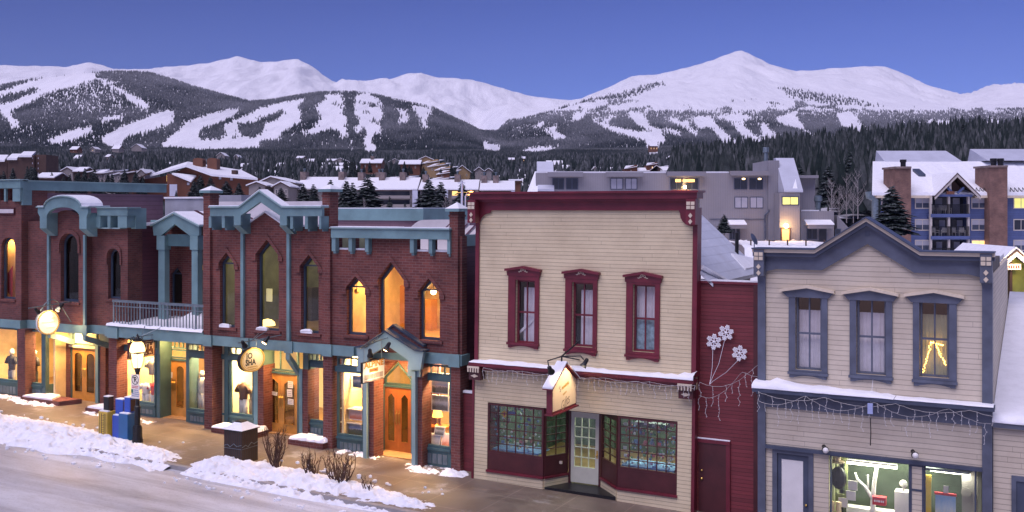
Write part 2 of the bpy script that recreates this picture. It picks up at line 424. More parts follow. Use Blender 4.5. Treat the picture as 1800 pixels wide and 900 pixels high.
def room(parent, x0, x1, y0, y1, z0, z1, mat, matfloor=None, name='interior'):
    mb = MB(); mb.box(x0, x1, y1, y1+.08, z0, z1); mb.box(x0-.08, x0, y0, y1+.08, z0, z1); mb.box(x1, x1+.08, y0, y1+.08, z0, z1)
    mb.box(x0-.08, x1+.08, y0, y1+.08, z1, z1+.08); o = part(name, mb, mat, parent)
    part('floor', MB().box(x0-.08, x1+.08, y0, y1+.08, z0-.08, z0-.001), matfloor or M['wood_floor'], parent); return o
LAMPS = []
def area(name, x, y, z, sx, sy, power, col, tilt=0, frame=FAC, rz=0):
    l = bpy.data.lights.new(name, 'AREA'); l.shape = 'RECTANGLE'; l.size = sx; l.size_y = sy; l.energy = power; l.color = col
    o = bpy.data.objects.new(name, l); COL.objects.link(o)
    o.matrix_world = frame.m @ Matrix.Translation((x, y, z)) @ Matrix.Rotation(rz, 4, 'Z') @ Matrix.Rotation(tilt, 4, 'X'); LAMPS.append(o); return o
def point(name, x, y, z, power, col, r=.06, frame=FAC):
    l = bpy.data.lights.new(name, 'POINT'); l.energy = power; l.color = col; l.shadow_soft_size = r
    o = bpy.data.objects.new(name, l); COL.objects.link(o); o.matrix_world = frame.m @ Matrix.Translation((x, y, z)); LAMPS.append(o); return o
WARM = (1, .63, .27); WARMER = (1, .52, .16); SOFT = (1, .74, .42)
def leaf(parent, x0, x1, z0, z1, w, mat, kind='point', lock='r', name='door', paper=False):
    d = .055; st = .11; g = shape(x0+st, x1-st, z0+.32, z1-.17, kind, .16)
    o = part(name, MB().plate(shape(x0, x1, z0, z1, 'r'), w, w+d, [g]), mat, parent)
    mb = MB(); gi = inset(g, .018); mb.plate(g, w-.012, w+.006, [gi]); part('moulding', mb, mat, o)
    part('pane', MB().plate(inset(g, -.01), w+.025, w+.035), M['glass_door'], o)
    hx = x1-.05 if lock == 'r' else x0+.05
    hb = MB().tube([(hx, w-.005, z0+.95), (hx, w-.055, z0+.98), (hx, w-.055, z0+1.25), (hx, w-.005, z0+1.28)], .013, 6)
    hb.box(hx-.025, hx+.025, w-.006, w-.0005, z0+.88, z0+1.36)
    part('handle', hb, M['brass'], o); return o
def double_door(parent, x0, x1, z0, z1, w, mat, kind, fmat):
    xm = (x0+x1)/2
    leaf(parent, x0, xm-.004, z0, z1, w, mat, kind, 'r'); leaf(parent, xm+.004, x1, z0, z1, w, mat, kind, 'l')
    fr = MB().box(x0-.07, x0-.003, w-.03, w+.09, z0, z1+.07); fr.box(x1+.003, x1+.07, w-.03, w+.09, z0, z1+.07)
    fr.box(x0-.003, x1+.003, w-.03, w+.09, z1+.004, z1+.07); part('door_frame', fr, fmat, parent)
    part('threshold', MB().box(x0, x1, w-.12, w+.1, z0-.03, z0-.003), M['steel'], parent)
def shopwin(parent, x0, x1, z0, z1, w, fmat, zb, transom=None, vb=(), panel=True):
    o = window(parent, shape(x0, x1, z0, z1, 'r'), w, fmat, .07, (), vb, name='shop_window', depth=.1)
    if panel:
        mb = MB().box(x0, x1, w+.0, w+.12, zb-.1, z0-.003); mb.box(x0-.0, x1+.0, w-.05, w-.001, z0-.09, z0-.02)
        part('bulkhead', mb, fmat, parent)
        n = max(2, int((x1-x0)/.22)); px = MB()
        h0, h1 = zb+.12, z0-.2
        if h1-h0 > .12:
            for i in range(n):
                a = x0+.12+(x1-x0-.24)*i/n; px.box(a+.02, a+(x1-x0-.24)/n-.02, w-.018, w-.002, h0, h1)
            part('bulkhead_panel', px, M['steel'], parent)
    if transom:
        t = window(parent, shape(x0, x1, transom[0], transom[1], 'r'), w, fmat, .06, (), [lerp(x0, x1, k/4) for k in (1, 2, 3)], name='transom', depth=.1)
    return o
def pier(parent, x0, x1, w0, w1, z0, z1, mat, cap=None, capmat=None):
    o = part('pier', MB().box(x0, x1, w0, w1, z0, z1), mat, parent)
    if cap:
        c = MB().box(x0-.02, x1+.02, w0-.02, w1+.02, z1-.16, z1-.1); part('collar', c, mat, o)
        cx, cy = (x0+x1)/2, (w0+w1)/2; e = .1
        c = MB(); c.box(x0-e, x1+e, w0-e, w1+e, z1, z1+.09)
        part('pier_cap', c, capmat, o)
        a = [(x0-e, w0-e), (x1+e, w0-e), (x1+e, w1+e), (x0-e, w1+e)]
        s = MB().add([(p[0], p[1], z1+.092) for p in a]+[(cx, cy, z1+.092+cap)], [(0, 1, 4), (1, 2, 4), (2, 3, 4), (3, 0, 4), (3, 2, 1, 0)])
        part('cap_snow', s, M['snow'], o)
    return o
P = lambda pts, w=0.0: [Q(x, y, w) for x, y in pts]
# =============================================================== right-hand brick building (pointed windows)
BB = thing('brick_building', 'red brick shop building with pointed-arch upper windows and teal gabled parapet', 'building', (-22, 3, .2))
zb0, zb1 = 3.36, 3.68
ZC, ZD = 7.56, 7.22
winC = [(386.5, 412.5, 4.0, 6.62, 6.24, .36), (451.5, 490, 3.99, 7.1, None, .5), (529, 560, 4.0, 6.62, 6.26, .38)]
winD = [(610, 643, 4.05, 5.96, 5.62, .36), (666, 711, 4.0, 6.46, None, .55), (737, 773, 4.06, 5.98, 5.62, .4)]
uP2, uC1, uD1 = U(357), U(574), U(812)
holes = []; hood = []
def wins(lst):
    out = []
    for a, b, z0, z1, bar, rise in lst:
        out.append((shape(U(a), U(b), z0, z1, 'point', rise), bar))
    return out
WC, WD = wins(winC), wins(winD)
gC = P([(433, 400), (466, 374), (500, 404)])
polyC = [(uP2, zb1+.003), (uC1, zb1+.003), (uC1, ZC), (gC[2][0], ZC), gC[1], (gC[0][0], ZC), (uP2, ZC)]
part('wall', MB().plate(polyC, 0, .3, [p for p, _ in WC]), M['brick'], BB)
opn = []
for a, b in ((592, 612), (622, 641), (730, 753), (760, 786)):
    opn.append([(U(a), 6.82), (U(b), 6.82), (U(b), ZD-.003), (U(a), ZD-.003)])
polyD = [(uC1+.003, zb1+.003), (uD1, zb1+.003), (uD1, ZD+.1), (uC1+.003, ZD+.1)]
part('wall', MB().plate(polyD, 0.002, .3, [p for p, _ in WD]+opn), M['brick'], BB)
cop = MB()
cop.sheet([(gC[0][0]-.05, -.04, ZC+.05), (gC[1][0], -.04, gC[1][1]+.07), (gC[1][0], .34, gC[1][1]+.07), (gC[0][0]-.05, .34, ZC+.05)], .06)
cop.sheet([(gC[1][0], -.04, gC[1][1]+.07), (gC[2][0]+.05, -.04, ZC+.05), (gC[2][0]+.05, .34, ZC+.05), (gC[1][0], .34, gC[1][1]+.07)], .06)
part('gable_coping', cop, M['snow'], BB)
sn = MB()
for a, b in ((369, 433), (500, 566)): sn.box(U(a), U(b), -.02, .32, ZC+.002, ZC+.07)
part('parapet_snow', sn, M['snow'], BB, sm=False)
for poly, bar in WC+WD:
    wd = poly in [p for p, _ in WD]
    window(BB, poly, .14, M['navy'], .075, [bar] if bar else [], glass=M['glass'])
    # raised brick hood over the point
    x0, x1 = poly[0][0], poly[1][0]; xm, zt = poly[3]; zs = poly[2][1]
    e = .13
    hp = [(x0-e-.06, zs-.22), (x0-e-.06, zs-.1), (x0-e*.7, zs+.05), (xm, zt+.19), (x1+e*.7, zs+.05), (x1+e+.06, zs-.1), (x1+e+.06, zs-.22), (x1+.012, zs-.22), (x1+.012, zs), (xm, zt+.012), (x0-.012, zs), (x0-.012, zs-.22)]
    part('brick_hood', MB().plate(hp[::-1], -.06, -.002), M['brick'], BB)
    part('sill', MB().box(x0-.12, x1+.12, -.07, .14, poly[0][1]-.09, poly[0][1]-.003), M['brick'], BB)
rs = random.Random(3)
for i, (poly, bar) in enumerate(WC):
    x0 = poly[0][0]; z = poly[0][1]
    snl = MB().blob([(x0+.0, -.06), (x0+.5, -.06), (x0+.45, .1), (x0, .12)], z-.001, z+.13, i); part('sill_snow', snl, M['snow'], BB)
# band over the shops
bd = MB().box(U(190), U(627), -.16, .35, zb0, zb1); bd.box(U(744), U(816), -.16, .35, zb0, zb1)
bd.box(U(627)+.003, U(744)-.003, -.06, .35, zb0, zb1-.004)
part('band', bd, M['teal'], BB)
for a, b in ((188.5, 207), (357, 372), (423.5, 437), (500, 514), (566, 583), (789, 808)):
    part('band_block', MB().box(U(a, -.2), U(b, -.2), -.225, -.163, zb0-.04, zb1+.03), M['teal'], BB)
# piers
for a, b, z1, cap in ((357.5, 369, 8.72, .17), (566.5, 580, 8.72, .17), (790, 804.5, 8.08, .2)):
    x0, x1 = U(a, -.12), U(b, -.12)
    pier(BB, x0, x1, -.12, .32, zb1+.002, z1, M['brick'], cap, M['teal'])
for a, b, w0, w1 in ((191, 205, -.1, .42), (359, 373, -.1, .42), (568, 584, -.1, .42), (793, 809, -.1, .42)):
    x0, x1 = U(a, w0), U(b, w0); pier(BB, x0, x1, w0, w1, gz(x0)-.3, zb0-.003, M['brick'])
# free-standing teal gable frame of the C bay
def gframe(pts, w0, w1, parent, caps, capth=.05, name='parapet_frame', over=.06):
    pl = P(pts, w0); part(name, MB().plate(pl[::-1] if sum(pl[i][0]*pl[(i+1) % len(pl)][1]-pl[(i+1) % len(pl)][0]*pl[i][1] for i in range(len(pl))) < 0 else pl, w0, w1), M['teal'], parent)
    cm = MB(); sm_ = MB()
    cp = P(caps, w0)
    for (a, b), (c, d) in zip(cp, cp[1:]):
        cm.sheet([(a, w0-over, b+.05), (c, w0-over, d+.05), (c, w1+.25, d+.05), (a, w1+.25, b+.05)], .05)
        sm_.sheet([(a+.01, w0-over+.03, b+.085), (c-.01, w0-over+.03, d+.085), (c-.01, w1+.24, d+.085), (a+.01, w1+.24, b+.085)], .034)
    part('cornice_cap', cm, M['teal_lt'], parent); part('cap_snow', sm_, M['snow'], parent)
gframe([(369, 365), (421, 365), (457, 337), (497, 365), (566, 365), (566, 380), (504, 380), (504, 396), (492, 396), (492, 379), (457, 355), (423, 379), (423, 396), (411, 396), (411, 380), (369, 380)], -.55, -.43, BB, [(368, 365), (421, 365), (457, 337), (497, 365), (566, 365)])
for a, b in ((368, 372.5), (391, 396), (511, 516), (537, 542), (562, 565.5)):
    k = MB().box(U(a, -.5), U(b, -.5), -.53, -.004, 7.5, Z(a, 380, -.5)-.003); k.box(U(a, -.5)+.02, U(b, -.5)-.02, -.4, -.004, 7.42, 7.498)
    part('bracket', k, M['teal'], BB)
for a, b, s in ((411, 423, 0), (492, 504, 1)):
    x0, x1 = U(a, -.5), U(b, -.5); z0 = Z(a, 396, -.5)
    k = MB().box(x0, x1, -.425, -.003, z0, z0+.4)
    k.prism([(-.55, z0-.004), (-.003, z0-.004), (-.003, z0-.3), (-.12, z0-.3)], x0, x1)
    part('corbel', k, M['teal'], BB)
for a, b in ((422.5, 427.5), (503.5, 508.5)):
    part('pilaster', MB().box(U(a, -.1), U(b, -.1), -.1, -.003, zb1+.032, 7.36), M['teal'], BB)
# D cornice
d0, d1 = U(583, -.2), U(791, -.2)
part('cornice', MB().box(d0, d1, -.24, -.005, ZD, 7.52), M['teal'], BB)
part('cornice_cap', MB().box(d0-.03, d1+.03, -.3, .36, 7.524, 7.56), M['teal_lt'], BB)
part('cap_snow', MB().box(d0, d1, -.26, .34, 7.562, 7.585), M['snow'], BB)
for a, b in ((583, 589.5), (612.5, 618.5), (641.5, 647.5), (720.5, 727), (753.5, 759.5), (786, 791)):
    k = MB().box(U(a, -.2), U(b, -.2), -.2, -.004, 6.78, ZD-.003); k.box(U(a, -.2)+.02, U(b, -.2)-.02, -.14, -.004, 6.7, 6.778); part('bracket', k, M['teal'], BB)
for o_ in opn: part('opening_snow', MB().box(o_[0][0]+.01, o_[1][0]-.01, .02, .28, 6.822, 6.88), M['snow'], BB)
# D entrance gable
pw = -.5
gp = P([(627, 611), (644, 611), (677, 583), (730, 617), (744, 619), (739, 650), (717, 650), (717, 633), (680, 607), (646, 628), (646, 650), (630, 650)], pw)
part('porch_gable', MB().plate(gp[::-1], pw, pw+.14), M['teal_lt'], BB)
cp = P([(626, 611), (644, 611), (677, 583), (730, 617), (745, 619)], pw); k = MB(); k2 = MB()
for (a, b), (c, d) in zip(cp, cp[1:]):
    k.sheet([(a, pw-.05, b+.05), (c, pw-.05, d+.05), (c, -.165, d+.05), (a, -.165, b+.05)], .046)
part('porch_roof', k, M['navy'], BB)
bg = P([(655, 602), (692, 573), (746, 610), (746, 620), (655, 620)], -.15)
part('porch_gable_brick', MB().plate(bg[::-1], -.158, -.008), M['brick'], BB)
k = MB()
for (a, b), (c, d) in zip(bg[:2], bg[1:3]): k.sheet([(a, -.2, b+.06), (c, -.2, d+.06), (c, -.005, d+.06), (a, -.005, b+.06)], .055)
part('gable_coping', k, M['navy'], BB)
k = MB()
for a, b in ((639.5, 645.5), (724.5, 731)):
    x0 = U(a, -.4); k.box(x0, U(b, -.4), -.44, -.3, gz(x0)-.1, Z(a, 652, -.4))
    part('porch_post', k, M['teal_lt'], BB); k = MB()
for a, b, w0 in ((647, 657, -.28), (732, 742, -.28)):
    x0 = U(a, w0); part('pier', MB().box(x0, U(b, w0), w0, .25, gz(x0)-.2, zb0-.004), M['brick'], BB)
for a, b in ((629, 646), (718, 740)): part('post_capital', MB().box(U(a, -.3), U(b, -.3), -.355, -.17, 2.95, 3.3), M['teal_lt'], BB)
# D entrance: brick over a pointed transom, double doors
dx0, dx1 = U(676, .82), U(722.5, .82); gd = .2
bxl, bxr = U(655, .3), U(738, .3); dm = (dx0+dx1)/2
tr = [(dx0-.02, 2.38), (dx1+.02, 2.38), (dx1+.02, 2.62), (dm, 3.14), (dx0-.02, 2.62)]
part('door_wall', MB().plate([(bxl, gd-.3), (dx0-.075, gd-.3), (dx0-.075, 2.64), (dm, 3.2), (dx1+.075, 2.64), (dx1+.075, gd-.3), (bxr+.4, gd-.3), (bxr+.4, 3.5), (bxl, 3.5)], .8, .92), M['brick'], BB)
window(BB, tr, .84, M['teal_dark'], .06, name='transom')
double_door(BB, dx0, dx1, gd, 2.3, .84, M['redwood'], 'point', M['teal_dark'])
sp = MB().box(U(659, .5), U(660, .5)+.0, .25, .8, gz(bxl)-.2, .9);
# splay window left of the D doors
k = MB(); xs_ = U(657, .26)
k.slab([(xs_, .26), (dx0-.08, .74), (dx0-.08, .8), (xs_-.06, .3)], .1, .85); part('bulkhead', k, M['teal'], BB)
k = MB();
for z0, z1 in ((.853, .93), (3.1, 3.2)): k.slab([(xs_, .26), (dx0-.08, .74), (dx0-.08, .8), (xs_-.06, .3)], z0, z1)
o_ = part('side_window', k, M['teal'], BB)
part('pane', MB().slab([(xs_-.01, .275), (dx0-.09, .755), (dx0-.09, .765), (xs_-.02, .285)], .931, 3.098), M['glass'], o_)
# D shop windows
shopwin(BB, U(592, .05), U(640, .05), Z(615, 768, .05), Z(615, 647, .05), .05, M['teal_dark'], .15, (2.98, 3.3))
shopwin(BB, U(745, .05), U(793, .05), Z(770, 787, .05), Z(770, 662, .05), .05, M['teal_dark'], .1, (2.98, 3.3))
part('lintel', MB().box(U(586, .05), U(646, .05), .03, .2, 2.8, 2.978), M['teal_dark'], BB)
part('lintel', MB().box(U(737, .05), U(793, .05), .03, .2, 2.8, 2.978), M['teal_dark'], BB)
# C shop front
cz = .33
shopwin(BB, U(403, .3), U(446, .3), Z(425, 731, .3), Z(425, 625, .3), .3, M['teal_dark'], .3, (2.98, 3.3), panel=True)
shopwin(BB, U(380, .42), U(397, .42), Z(388, 724, .42), Z(388, 625, .42), .42, M['teal_dark'], .35, (2.98, 3.3))
shopwin(BB, U(541, .42), U(571, .42), Z(556, 742, .42), Z(556, 637, .42), .42, M['teal_dark'], .25, (2.98, 3.3))
part('mullion', MB().box(U(396, .35), U(403, .35), .3, .5, .3, 3.3), M['teal_dark'], BB)
part('lintel', MB().box(U(380, .35), U(396, .35), .34, .5, 2.8, 2.978), M['teal_dark'], BB)
part('lintel', MB().box(U(403, .35), U(452, .35), .28, .45, 2.8, 2.978), M['teal_dark'], BB)
part('lintel', MB().box(U(535, .42), U(571, .42), .4, .55, 2.8, 2.978), M['teal_dark'], BB)
c0, c1 = U(467, .75), U(523, .75)
double_door(BB, c0, c1, cz, 2.4, .75, M['oak'], 'point', M['teal_dark'])
window(BB, shape(c0-.02, c1+.02, 2.5, 3.34, 'r'), .75, M['teal_dark'], .06, name='transom', vbars=[lerp(c0, c1, .45)])
for a, b in ((453, 463), (531, 541)):
    x0 = U(a, .3); part('pier', MB().box(x0, U(b, .3)+.0, .3, .9, gz(x0)-.2, 2.72), M['brick'], BB)
for a, b, w0 in ((446, 452.5, .28), (525.5, 531, .28)):
    x0 = U(a, w0); part('porch_post', MB().box(x0, U(b, w0), w0, w0+.14, gz(x0)-.1, 2.72), M['teal'], BB)
x0 = U(520, -.1)
for xa in (U(427, -.15), U(504, -.15)):
    k = MB(); k.add([(xa, -.2, 3.34), (xa+.16, -.2, 3.34), (xa+.16, .42, 2.66), (xa, .42, 2.66), (xa, -.2, 3.1), (xa+.16, -.2, 3.1), (xa+.16, .34, 2.5), (xa, .34, 2.5)],
           [(0, 1, 2, 3), (7, 6, 5, 4), (0, 4, 5, 1), (1, 5, 6, 2), (2, 6, 7, 3), (3, 7, 4, 0)])
    part('brace', k, M['teal'], BB)
k = MB().box(U(453, .3)+.02, U(463, .3)-.02, .32, .9, 2.723, 3.35); k.box(U(531, .3)+.02, U(541, .3), .32, .9, 2.723, 3.35)
part('side_panel', k, M['teal_dark'], BB)
# porch shop (under the balcony)
shopwin(BB, U(212, .2), U(275, .3), Z(243, 708, .25), Z(243, 612, .25), .25, M['teal_dark'], .42, (2.98, 3.3))
shopwin(BB, U(330, .3), U(362, .3), Z(345, 722, .3), Z(345, 626, .3), .3, M['teal_dark'], .36, (2.98, 3.3))
part('lintel', MB().box(U(207, .2), U(282, .3), .23, .4, 2.8, 2.978), M['teal_dark'], BB)
part('lintel', MB().box(U(329, .3), U(362, .3), .28, .45, 2.8, 2.978), M['teal_dark'], BB)
part('mullion', MB().box(U(275, .25)+.003, U(281, .25), .25, .85, .3, 3.3), M['teal_dark'], BB)
part('mullion', MB().box(U(327, .3), U(330, .3)-.003, .3, .85, .3, 3.3), M['teal_dark'], BB)
b0, b1 = U(284, .8), U(328, .8)
double_door(BB, b0, b1, .43, 2.5, .8, M['oak'], 'arch', M['teal_dark'])
window(BB, shape(b0-.02, b1+.02, 2.6, 2.92, 'r'), .8, M['teal_dark'], .05, name='transom')
window(BB, shape(b0-.02, b1+.02, 2.95, 3.34, 'r'), .8, M['teal_dark'], .05, name='transom', vbars=[lerp(b0, b1, k/6) for k in range(1, 6)])
# brick ledges with snow in front of two windows
for a, b, w0, w1, zz in ((371, 447, -.42, .25, .5), (506, 567, -.35, .35, .48)):
    x0, x1 = U(a, w0), U(b, w0); g0 = gz(x1)
    part('planter_ledge', MB().box(x0, x1, w0, w1, g0-.15, g0+.2), M['brick'], BB)
    k = MB()
    for i in range(4):
        xa = lerp(x0, x1, i/4); xb = lerp(x0, x1, (i+1.25)/4.2); k.blob([(xa, w0+.02), (lerp(xa, xb, .5), w0), (xb, w0+.03), (xb, w1), (lerp(xa, xb, .5), w1), (xa, w1)], g0+.198, g0+.3+.05*(i % 2), i+int(a))
    part('ledge_snow', k, M['snow'], BB, sm=True)
# balcony
sx0, sx1 = U(189.5, -.15), U(357, -.15)
part('balcony_slab', MB().box(sx0, sx1, -.158, 3.2, zb1+.003, zb1+.1), M['teal'], BB)
k = MB(); r_ = random.Random(5); n = 26; rows = []
for i in range(n+1):
    x = lerp(sx0-.04, sx1, i/n); rows.append([(x, -.22+r_.uniform(-.02, .02), zb1+.1), (x, -.17, zb1+.17+r_.uniform(-.02, .02)), (x, .5, zb1+.2+r_.uniform(-.02, .04)), (x, 1.6, zb1+.25+.45*math.exp(-((i/n-.62)/.12)**2)+r_.uniform(-.02, .05)), (x, 3.1, zb1+.3)])
vs = [p for r in rows for p in r]; fs = [(i*5+j, (i+1)*5+j, (i+1)*5+j+1, i*5+j+1) for i in range(n) for j in range(4)]
k.add(vs, fs); part('balcony_snow', k, M['snow'], BB, sm=True)
k = MB(); ry = .02; z0, z1 = zb1+.12, 4.72; rx0 = U(200, ry)
k.box(rx0-.03, sx1+.02, ry-.05, ry+.05, z1-.07, z1+.02); k.box(rx0, sx1, ry-.02, ry+.02, z1-.24, z1-.2); k.box(rx0, sx1, ry-.02, ry+.02, z0+.02, z0+.06)
n = int((sx1-rx0)/.155)
for i in range(n+1):
    x = lerp(rx0, sx1-.05, i/n); wd = .035 if i % 9 == 0 else .013; k.box(x-wd, x+wd, ry-.014, ry+.013, z0-.02, z1-.072)
k.box(rx0-.05, rx0+.05, ry+.06, 1.5, z1-.065, z1+.015); k.box(rx0-.02, rx0+.02, ry+.06, 1.5, z1-.235, z1-.205)
for i in range(10): y = ry+.15*(i+1); k.box(rx0-.013, rx0+.013, y-.013, y+.013, z0-.02, z1-.24)
part('balcony_railing', k, M['steel'], BB)
# gabled porch standing on the balcony
gw = 1.2
gp = P([(268, 397), (307, 376), (350, 398), (350, 414), (333, 414), (307, 394), (283, 414), (270, 414)], gw)
part('porch_gable', MB().plate(gp[::-1], gw, gw+.12), M['teal'], BB)
k = MB(); k2 = MB(); cp = P([(266, 398), (307, 376), (352, 399)], gw)
for (a, b), (c, d) in zip(cp, cp[1:]):
    k.sheet([(a, gw-.08, b+.06), (c, gw-.08, d+.06), (c, 4.5, d+.06), (a, 4.5, b+.06)], .055); k2.sheet([(a+.02, gw-.03, b+.1), (c-.02, gw-.03, d+.1), (c-.02, 4.5, d+.1), (a+.02, 4.5, b+.1)], .038)
part('porch_roof', k, M['teal_lt'], BB); part('roof_snow', k2, M['snow'], BB)
k = MB(); (a, b), (c, d) = cp[1], cp[2]
for t in (0, .5, 1):
    y = gw+1.0+t*2.2; k.sheet([(a, y, b+.14), (c-.05, y, d+.14), (c-.05, y+.14, d+.14), (a, y+.14, b+.14)], .035)
part('roof_batten', k, M['maroon_dk'], BB)
for a, b in ((278, 289), (336.5, 347)):
    x0, x1 = U(a, gw), U(b, gw); k = MB().box(x0, x1, gw+.01, gw+.25, zb1+.1, Z(a, 439, gw)); o_ = part('porch_post', k, M['teal'], BB)
    part('post_capital', MB().box(x0-.05, x1+.04, gw-.03, gw+.29, Z(a, 439, gw)+.002, Z(a, 414, gw)-.002), M['teal'], BB)
part('porch_beam', MB().box(U(289, gw), U(336, gw), gw+.1, gw+.22, Z(310, 433, gw), Z(310, 412, gw)), M['teal_dark'], BB)
bw = 2.15
wp = shape(U(300, bw), U(320, bw), 4.3, Z(310, 468, bw), 'point', .3)
part('wall', MB().plate([(U(255, bw), zb1), (U(342, bw), zb1), (U(342, bw), 7.6), (U(255, bw), 7.6)], bw, bw+.25, [wp]), M['brick'], BB)
window(BB, wp, bw+.1, M['navy'], .07, [Z(310, 481, bw)], glass=M['glass_dark'])
part('balcony_door', MB().plate(shape(U(344, bw), U(366, bw), 3.9, 6.0, 'r'), bw, bw+.06, [shape(U(349, bw), U(361, bw), 4.4, 5.8, 'r')]), M['oak'], BB)
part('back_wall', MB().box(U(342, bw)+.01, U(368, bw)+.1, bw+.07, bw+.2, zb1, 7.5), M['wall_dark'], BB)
point('porch_lamp', U(350, 2.4), 2.4, 6.2, 6, WARM, .04)
# right flank, roof and setback storey
ux = U(805, 0)
part('side_wall', MB().box(ux-.12, ux-.002, .33, 14, -.3, 7.0), M['maroon_siding'], BB)
part('side_cap', MB().box(ux-.16, ux+.05, .36, 14, 7.0, 7.35), M['teal'], BB)
k = MB().box(uC1+.01, ux-.17, .302, 14, 6.4, 6.6); part('roof', MB().box(U(357)+.05, uC1, .302, 14, 7.3, 7.45), M['roof_grey'], BB); part('roof_snow', MB().box(U(357)+.06, uC1-.01, .31, 13.9, 7.452, 7.5), M['snow'], BB); part('roof', k, M['roof_grey'], BB)
k = MB().box(uC1+.02, ux-.18, .31, 13.9, 6.602, 6.7); k.box(-31.2, U(357)+.05, 3.06, 13.9, 6.95, 7.05); part('roof_snow', k, M['snow'], BB)
part('flank_wall', MB().box(U(357)+.0, U(357)+.12, .32, 14, 3.0, 7.3), M['maroon_siding'], BB)
ph0 = 4.6
a = U(588, ph0)-.6; b = U(744, ph0)
part('setback_wall', MB().box(a, b, ph0, ph0+5, 6.6, 7.95), M['plum'], BB)
k = MB().box(a-.0, b+.05, ph0-.08, ph0+5.05, 7.72, 8.16); part('setback_cornice', k, M['teal'], BB)
part('setback_snow', MB().box(a, b, ph0-.03, ph0+5, 8.162, 8.2), M['snow'], BB)
k = MB()
a2, b2 = U(720, 3.4), U(800, 3.4)
pts = [(a2, 7.35)]+[(a2+.12*i, 7.35+.42*math.sin(min(1, i/6)*math.pi/2)) for i in range(1, 7)]+[(b2, 7.77), (b2, 6.7), (a2, 6.7)]
k.plate(pts[::-1], 3.2, 4.4); part('roof_hatch', k, M['panel_white'], BB)
k = MB().sheet([(U(726), 1.2, 7.2), (U(800), 1.2, 7.2), (U(800), 3.0, 7.6), (U(726), 3.0, 7.6)], .06); part('skylight', k, M['panel_white'], BB)
k = MB()
for i in range(5): x = lerp(U(730), U(796), i/4); k.add([(x, 1.15, 7.24), (x+.07, 1.15, 7.24), (x-.5, 3.0, 7.66), (x-.57, 3.0, 7.66)], [(0, 1, 2, 3)])
part('skylight_rib', k, M['maroon_dk'], BB)
# white parapet panels and units at the back of the roof
solo_k = MB()
k = MB().box(U(384, 7), U(570, 7), 7, 7.1, 7.3, Z(480, 354, 7)); part('roof_screen', k, M['panel_white'], BB)
k = MB().box(U(290, 8.5), U(372, 8.5), 8.5, 8.65, 6.5, Z(330, 349, 8.5)); part('roof_screen', k, M['roof_grey'], BB)
part('screen_cap', MB().box(U(290, 8.5), U(372, 8.5), 8.42, 8.72, Z(330, 349, 8.5)+.002, Z(330, 346, 8.5)), M['snow'], BB)
part('parapet_band', MB().box(U(236, 5)+1.0, U(358, 5), 5.0, 5.2, 6.7, 7.66), M['teal'], BB)
k = MB().box(U(380, 9), U(424, 9), 9, 10, 7.3, Z(400, 343, 9)); part('roof_unit', k, M['roof_grey'], BB)
k = MB().lathe([(.62, 0), (.62, .25), (.5, .45), (.2, .55)], (U(415, 5), 5, 7.3), 12); part('roof_dome', k, M['snow'], BB)
# interiors
room(BB, U(590)+.1, U(790), .33, 4.2, 3.95, 6.5, M['wall_warm'])
room(BB, U(377), U(562), .33, 4.2, 3.95, 7.25, M['wall_green'])
for i, x in enumerate((U(626), U(688), U(755))): area('ceiling_lamp', x+.3, 1.6, 6.35, .9, .9, 110, WARMER)
area('ceiling_lamp', U(470), 2.2, 7.15, 3, 1.2, 42, (1, .86, .46))
room(BB, U(586)+.3, U(803)-.2, .16, 5.0, .22, 3.34, M['wall_warm'])
room(BB, U(376)+.1, U(586)+.2, .52, 5.0, .36, 3.34, M['wall_cream'])
room(BB, U(206)+.1, U(376), .4, 5.0, .45, 3.34, M['wall_warm'])
# =============================================================== left-hand brick building (round arches)
BL = thing('brick_building', 'brick shop building with round-arched windows and a curved teal pediment, left of the balcony', 'building', (-35.5, 3, .5))
# A block
wA = shape(U(2), U(27), 4.5, 7.0, 'arch', .4)
xa1 = U(37.5)
opA = [[(U(a), 8.5), (U(b), 8.5), (U(b), 8.95), (U(a), 8.95)] for a, b in ((-22, -8), (0, 11), (14, 26))]
part('wall', MB().plate([(-40.5, 3.6), (xa1, 3.6), (xa1, 9.0), (-40.5, 9.0)], 0, .3, [wA]+opA), M['brick2'], BL)
part('wall', MB().box(xa1-.3, xa1, .3, 1.2, 3.6, 9.0), M['brick2'], BL)
part('side_wall', MB().box(xa1-.2, xa1-.02, 1.2, 7.4, 6, 8.8), M['plum'], BL)
k = MB().box(-40.5, xa1+.1, -.12, -.003, 8.98, 9.3); k.box(xa1-.1, xa1+.1, -.0, 7.5, 8.9, 9.26)
for a, b in ((-8, 0), (11, 14), (26, 39)): k.box(U(a), U(b), -.1, -.004, 8.45, 8.977)
part('cornice', k, M['teal'], BL)
part('corner_block', MB().box(xa1-.1, xa1+.08, .0, .42, 8.3, 8.9), M['teal'], BL)
k = MB().box(-40.5, xa1+.16, -.18, .2, 9.303, 9.34); k.box(xa1-.15, xa1+.16, .2, 7.5, 9.263, 9.3); part('cornice_cap', k, M['teal_lt'], BL)
part('name_plaque', MB().box(-40, U(27), -.05, -.003, 7.92, 8.2), M['maroon_dk'], BL)
part('plaque_panel', MB().box(-40, U(26), -.07, -.051, 7.98, 8.14), M['panel_white'], BL)
window(BL, wA, .14, M['navy'], .08, glass=M['glass'])
part('sill', MB().box(U(0), U(28), -.06, .13, 4.4, 4.497), M['brick2'], BL)
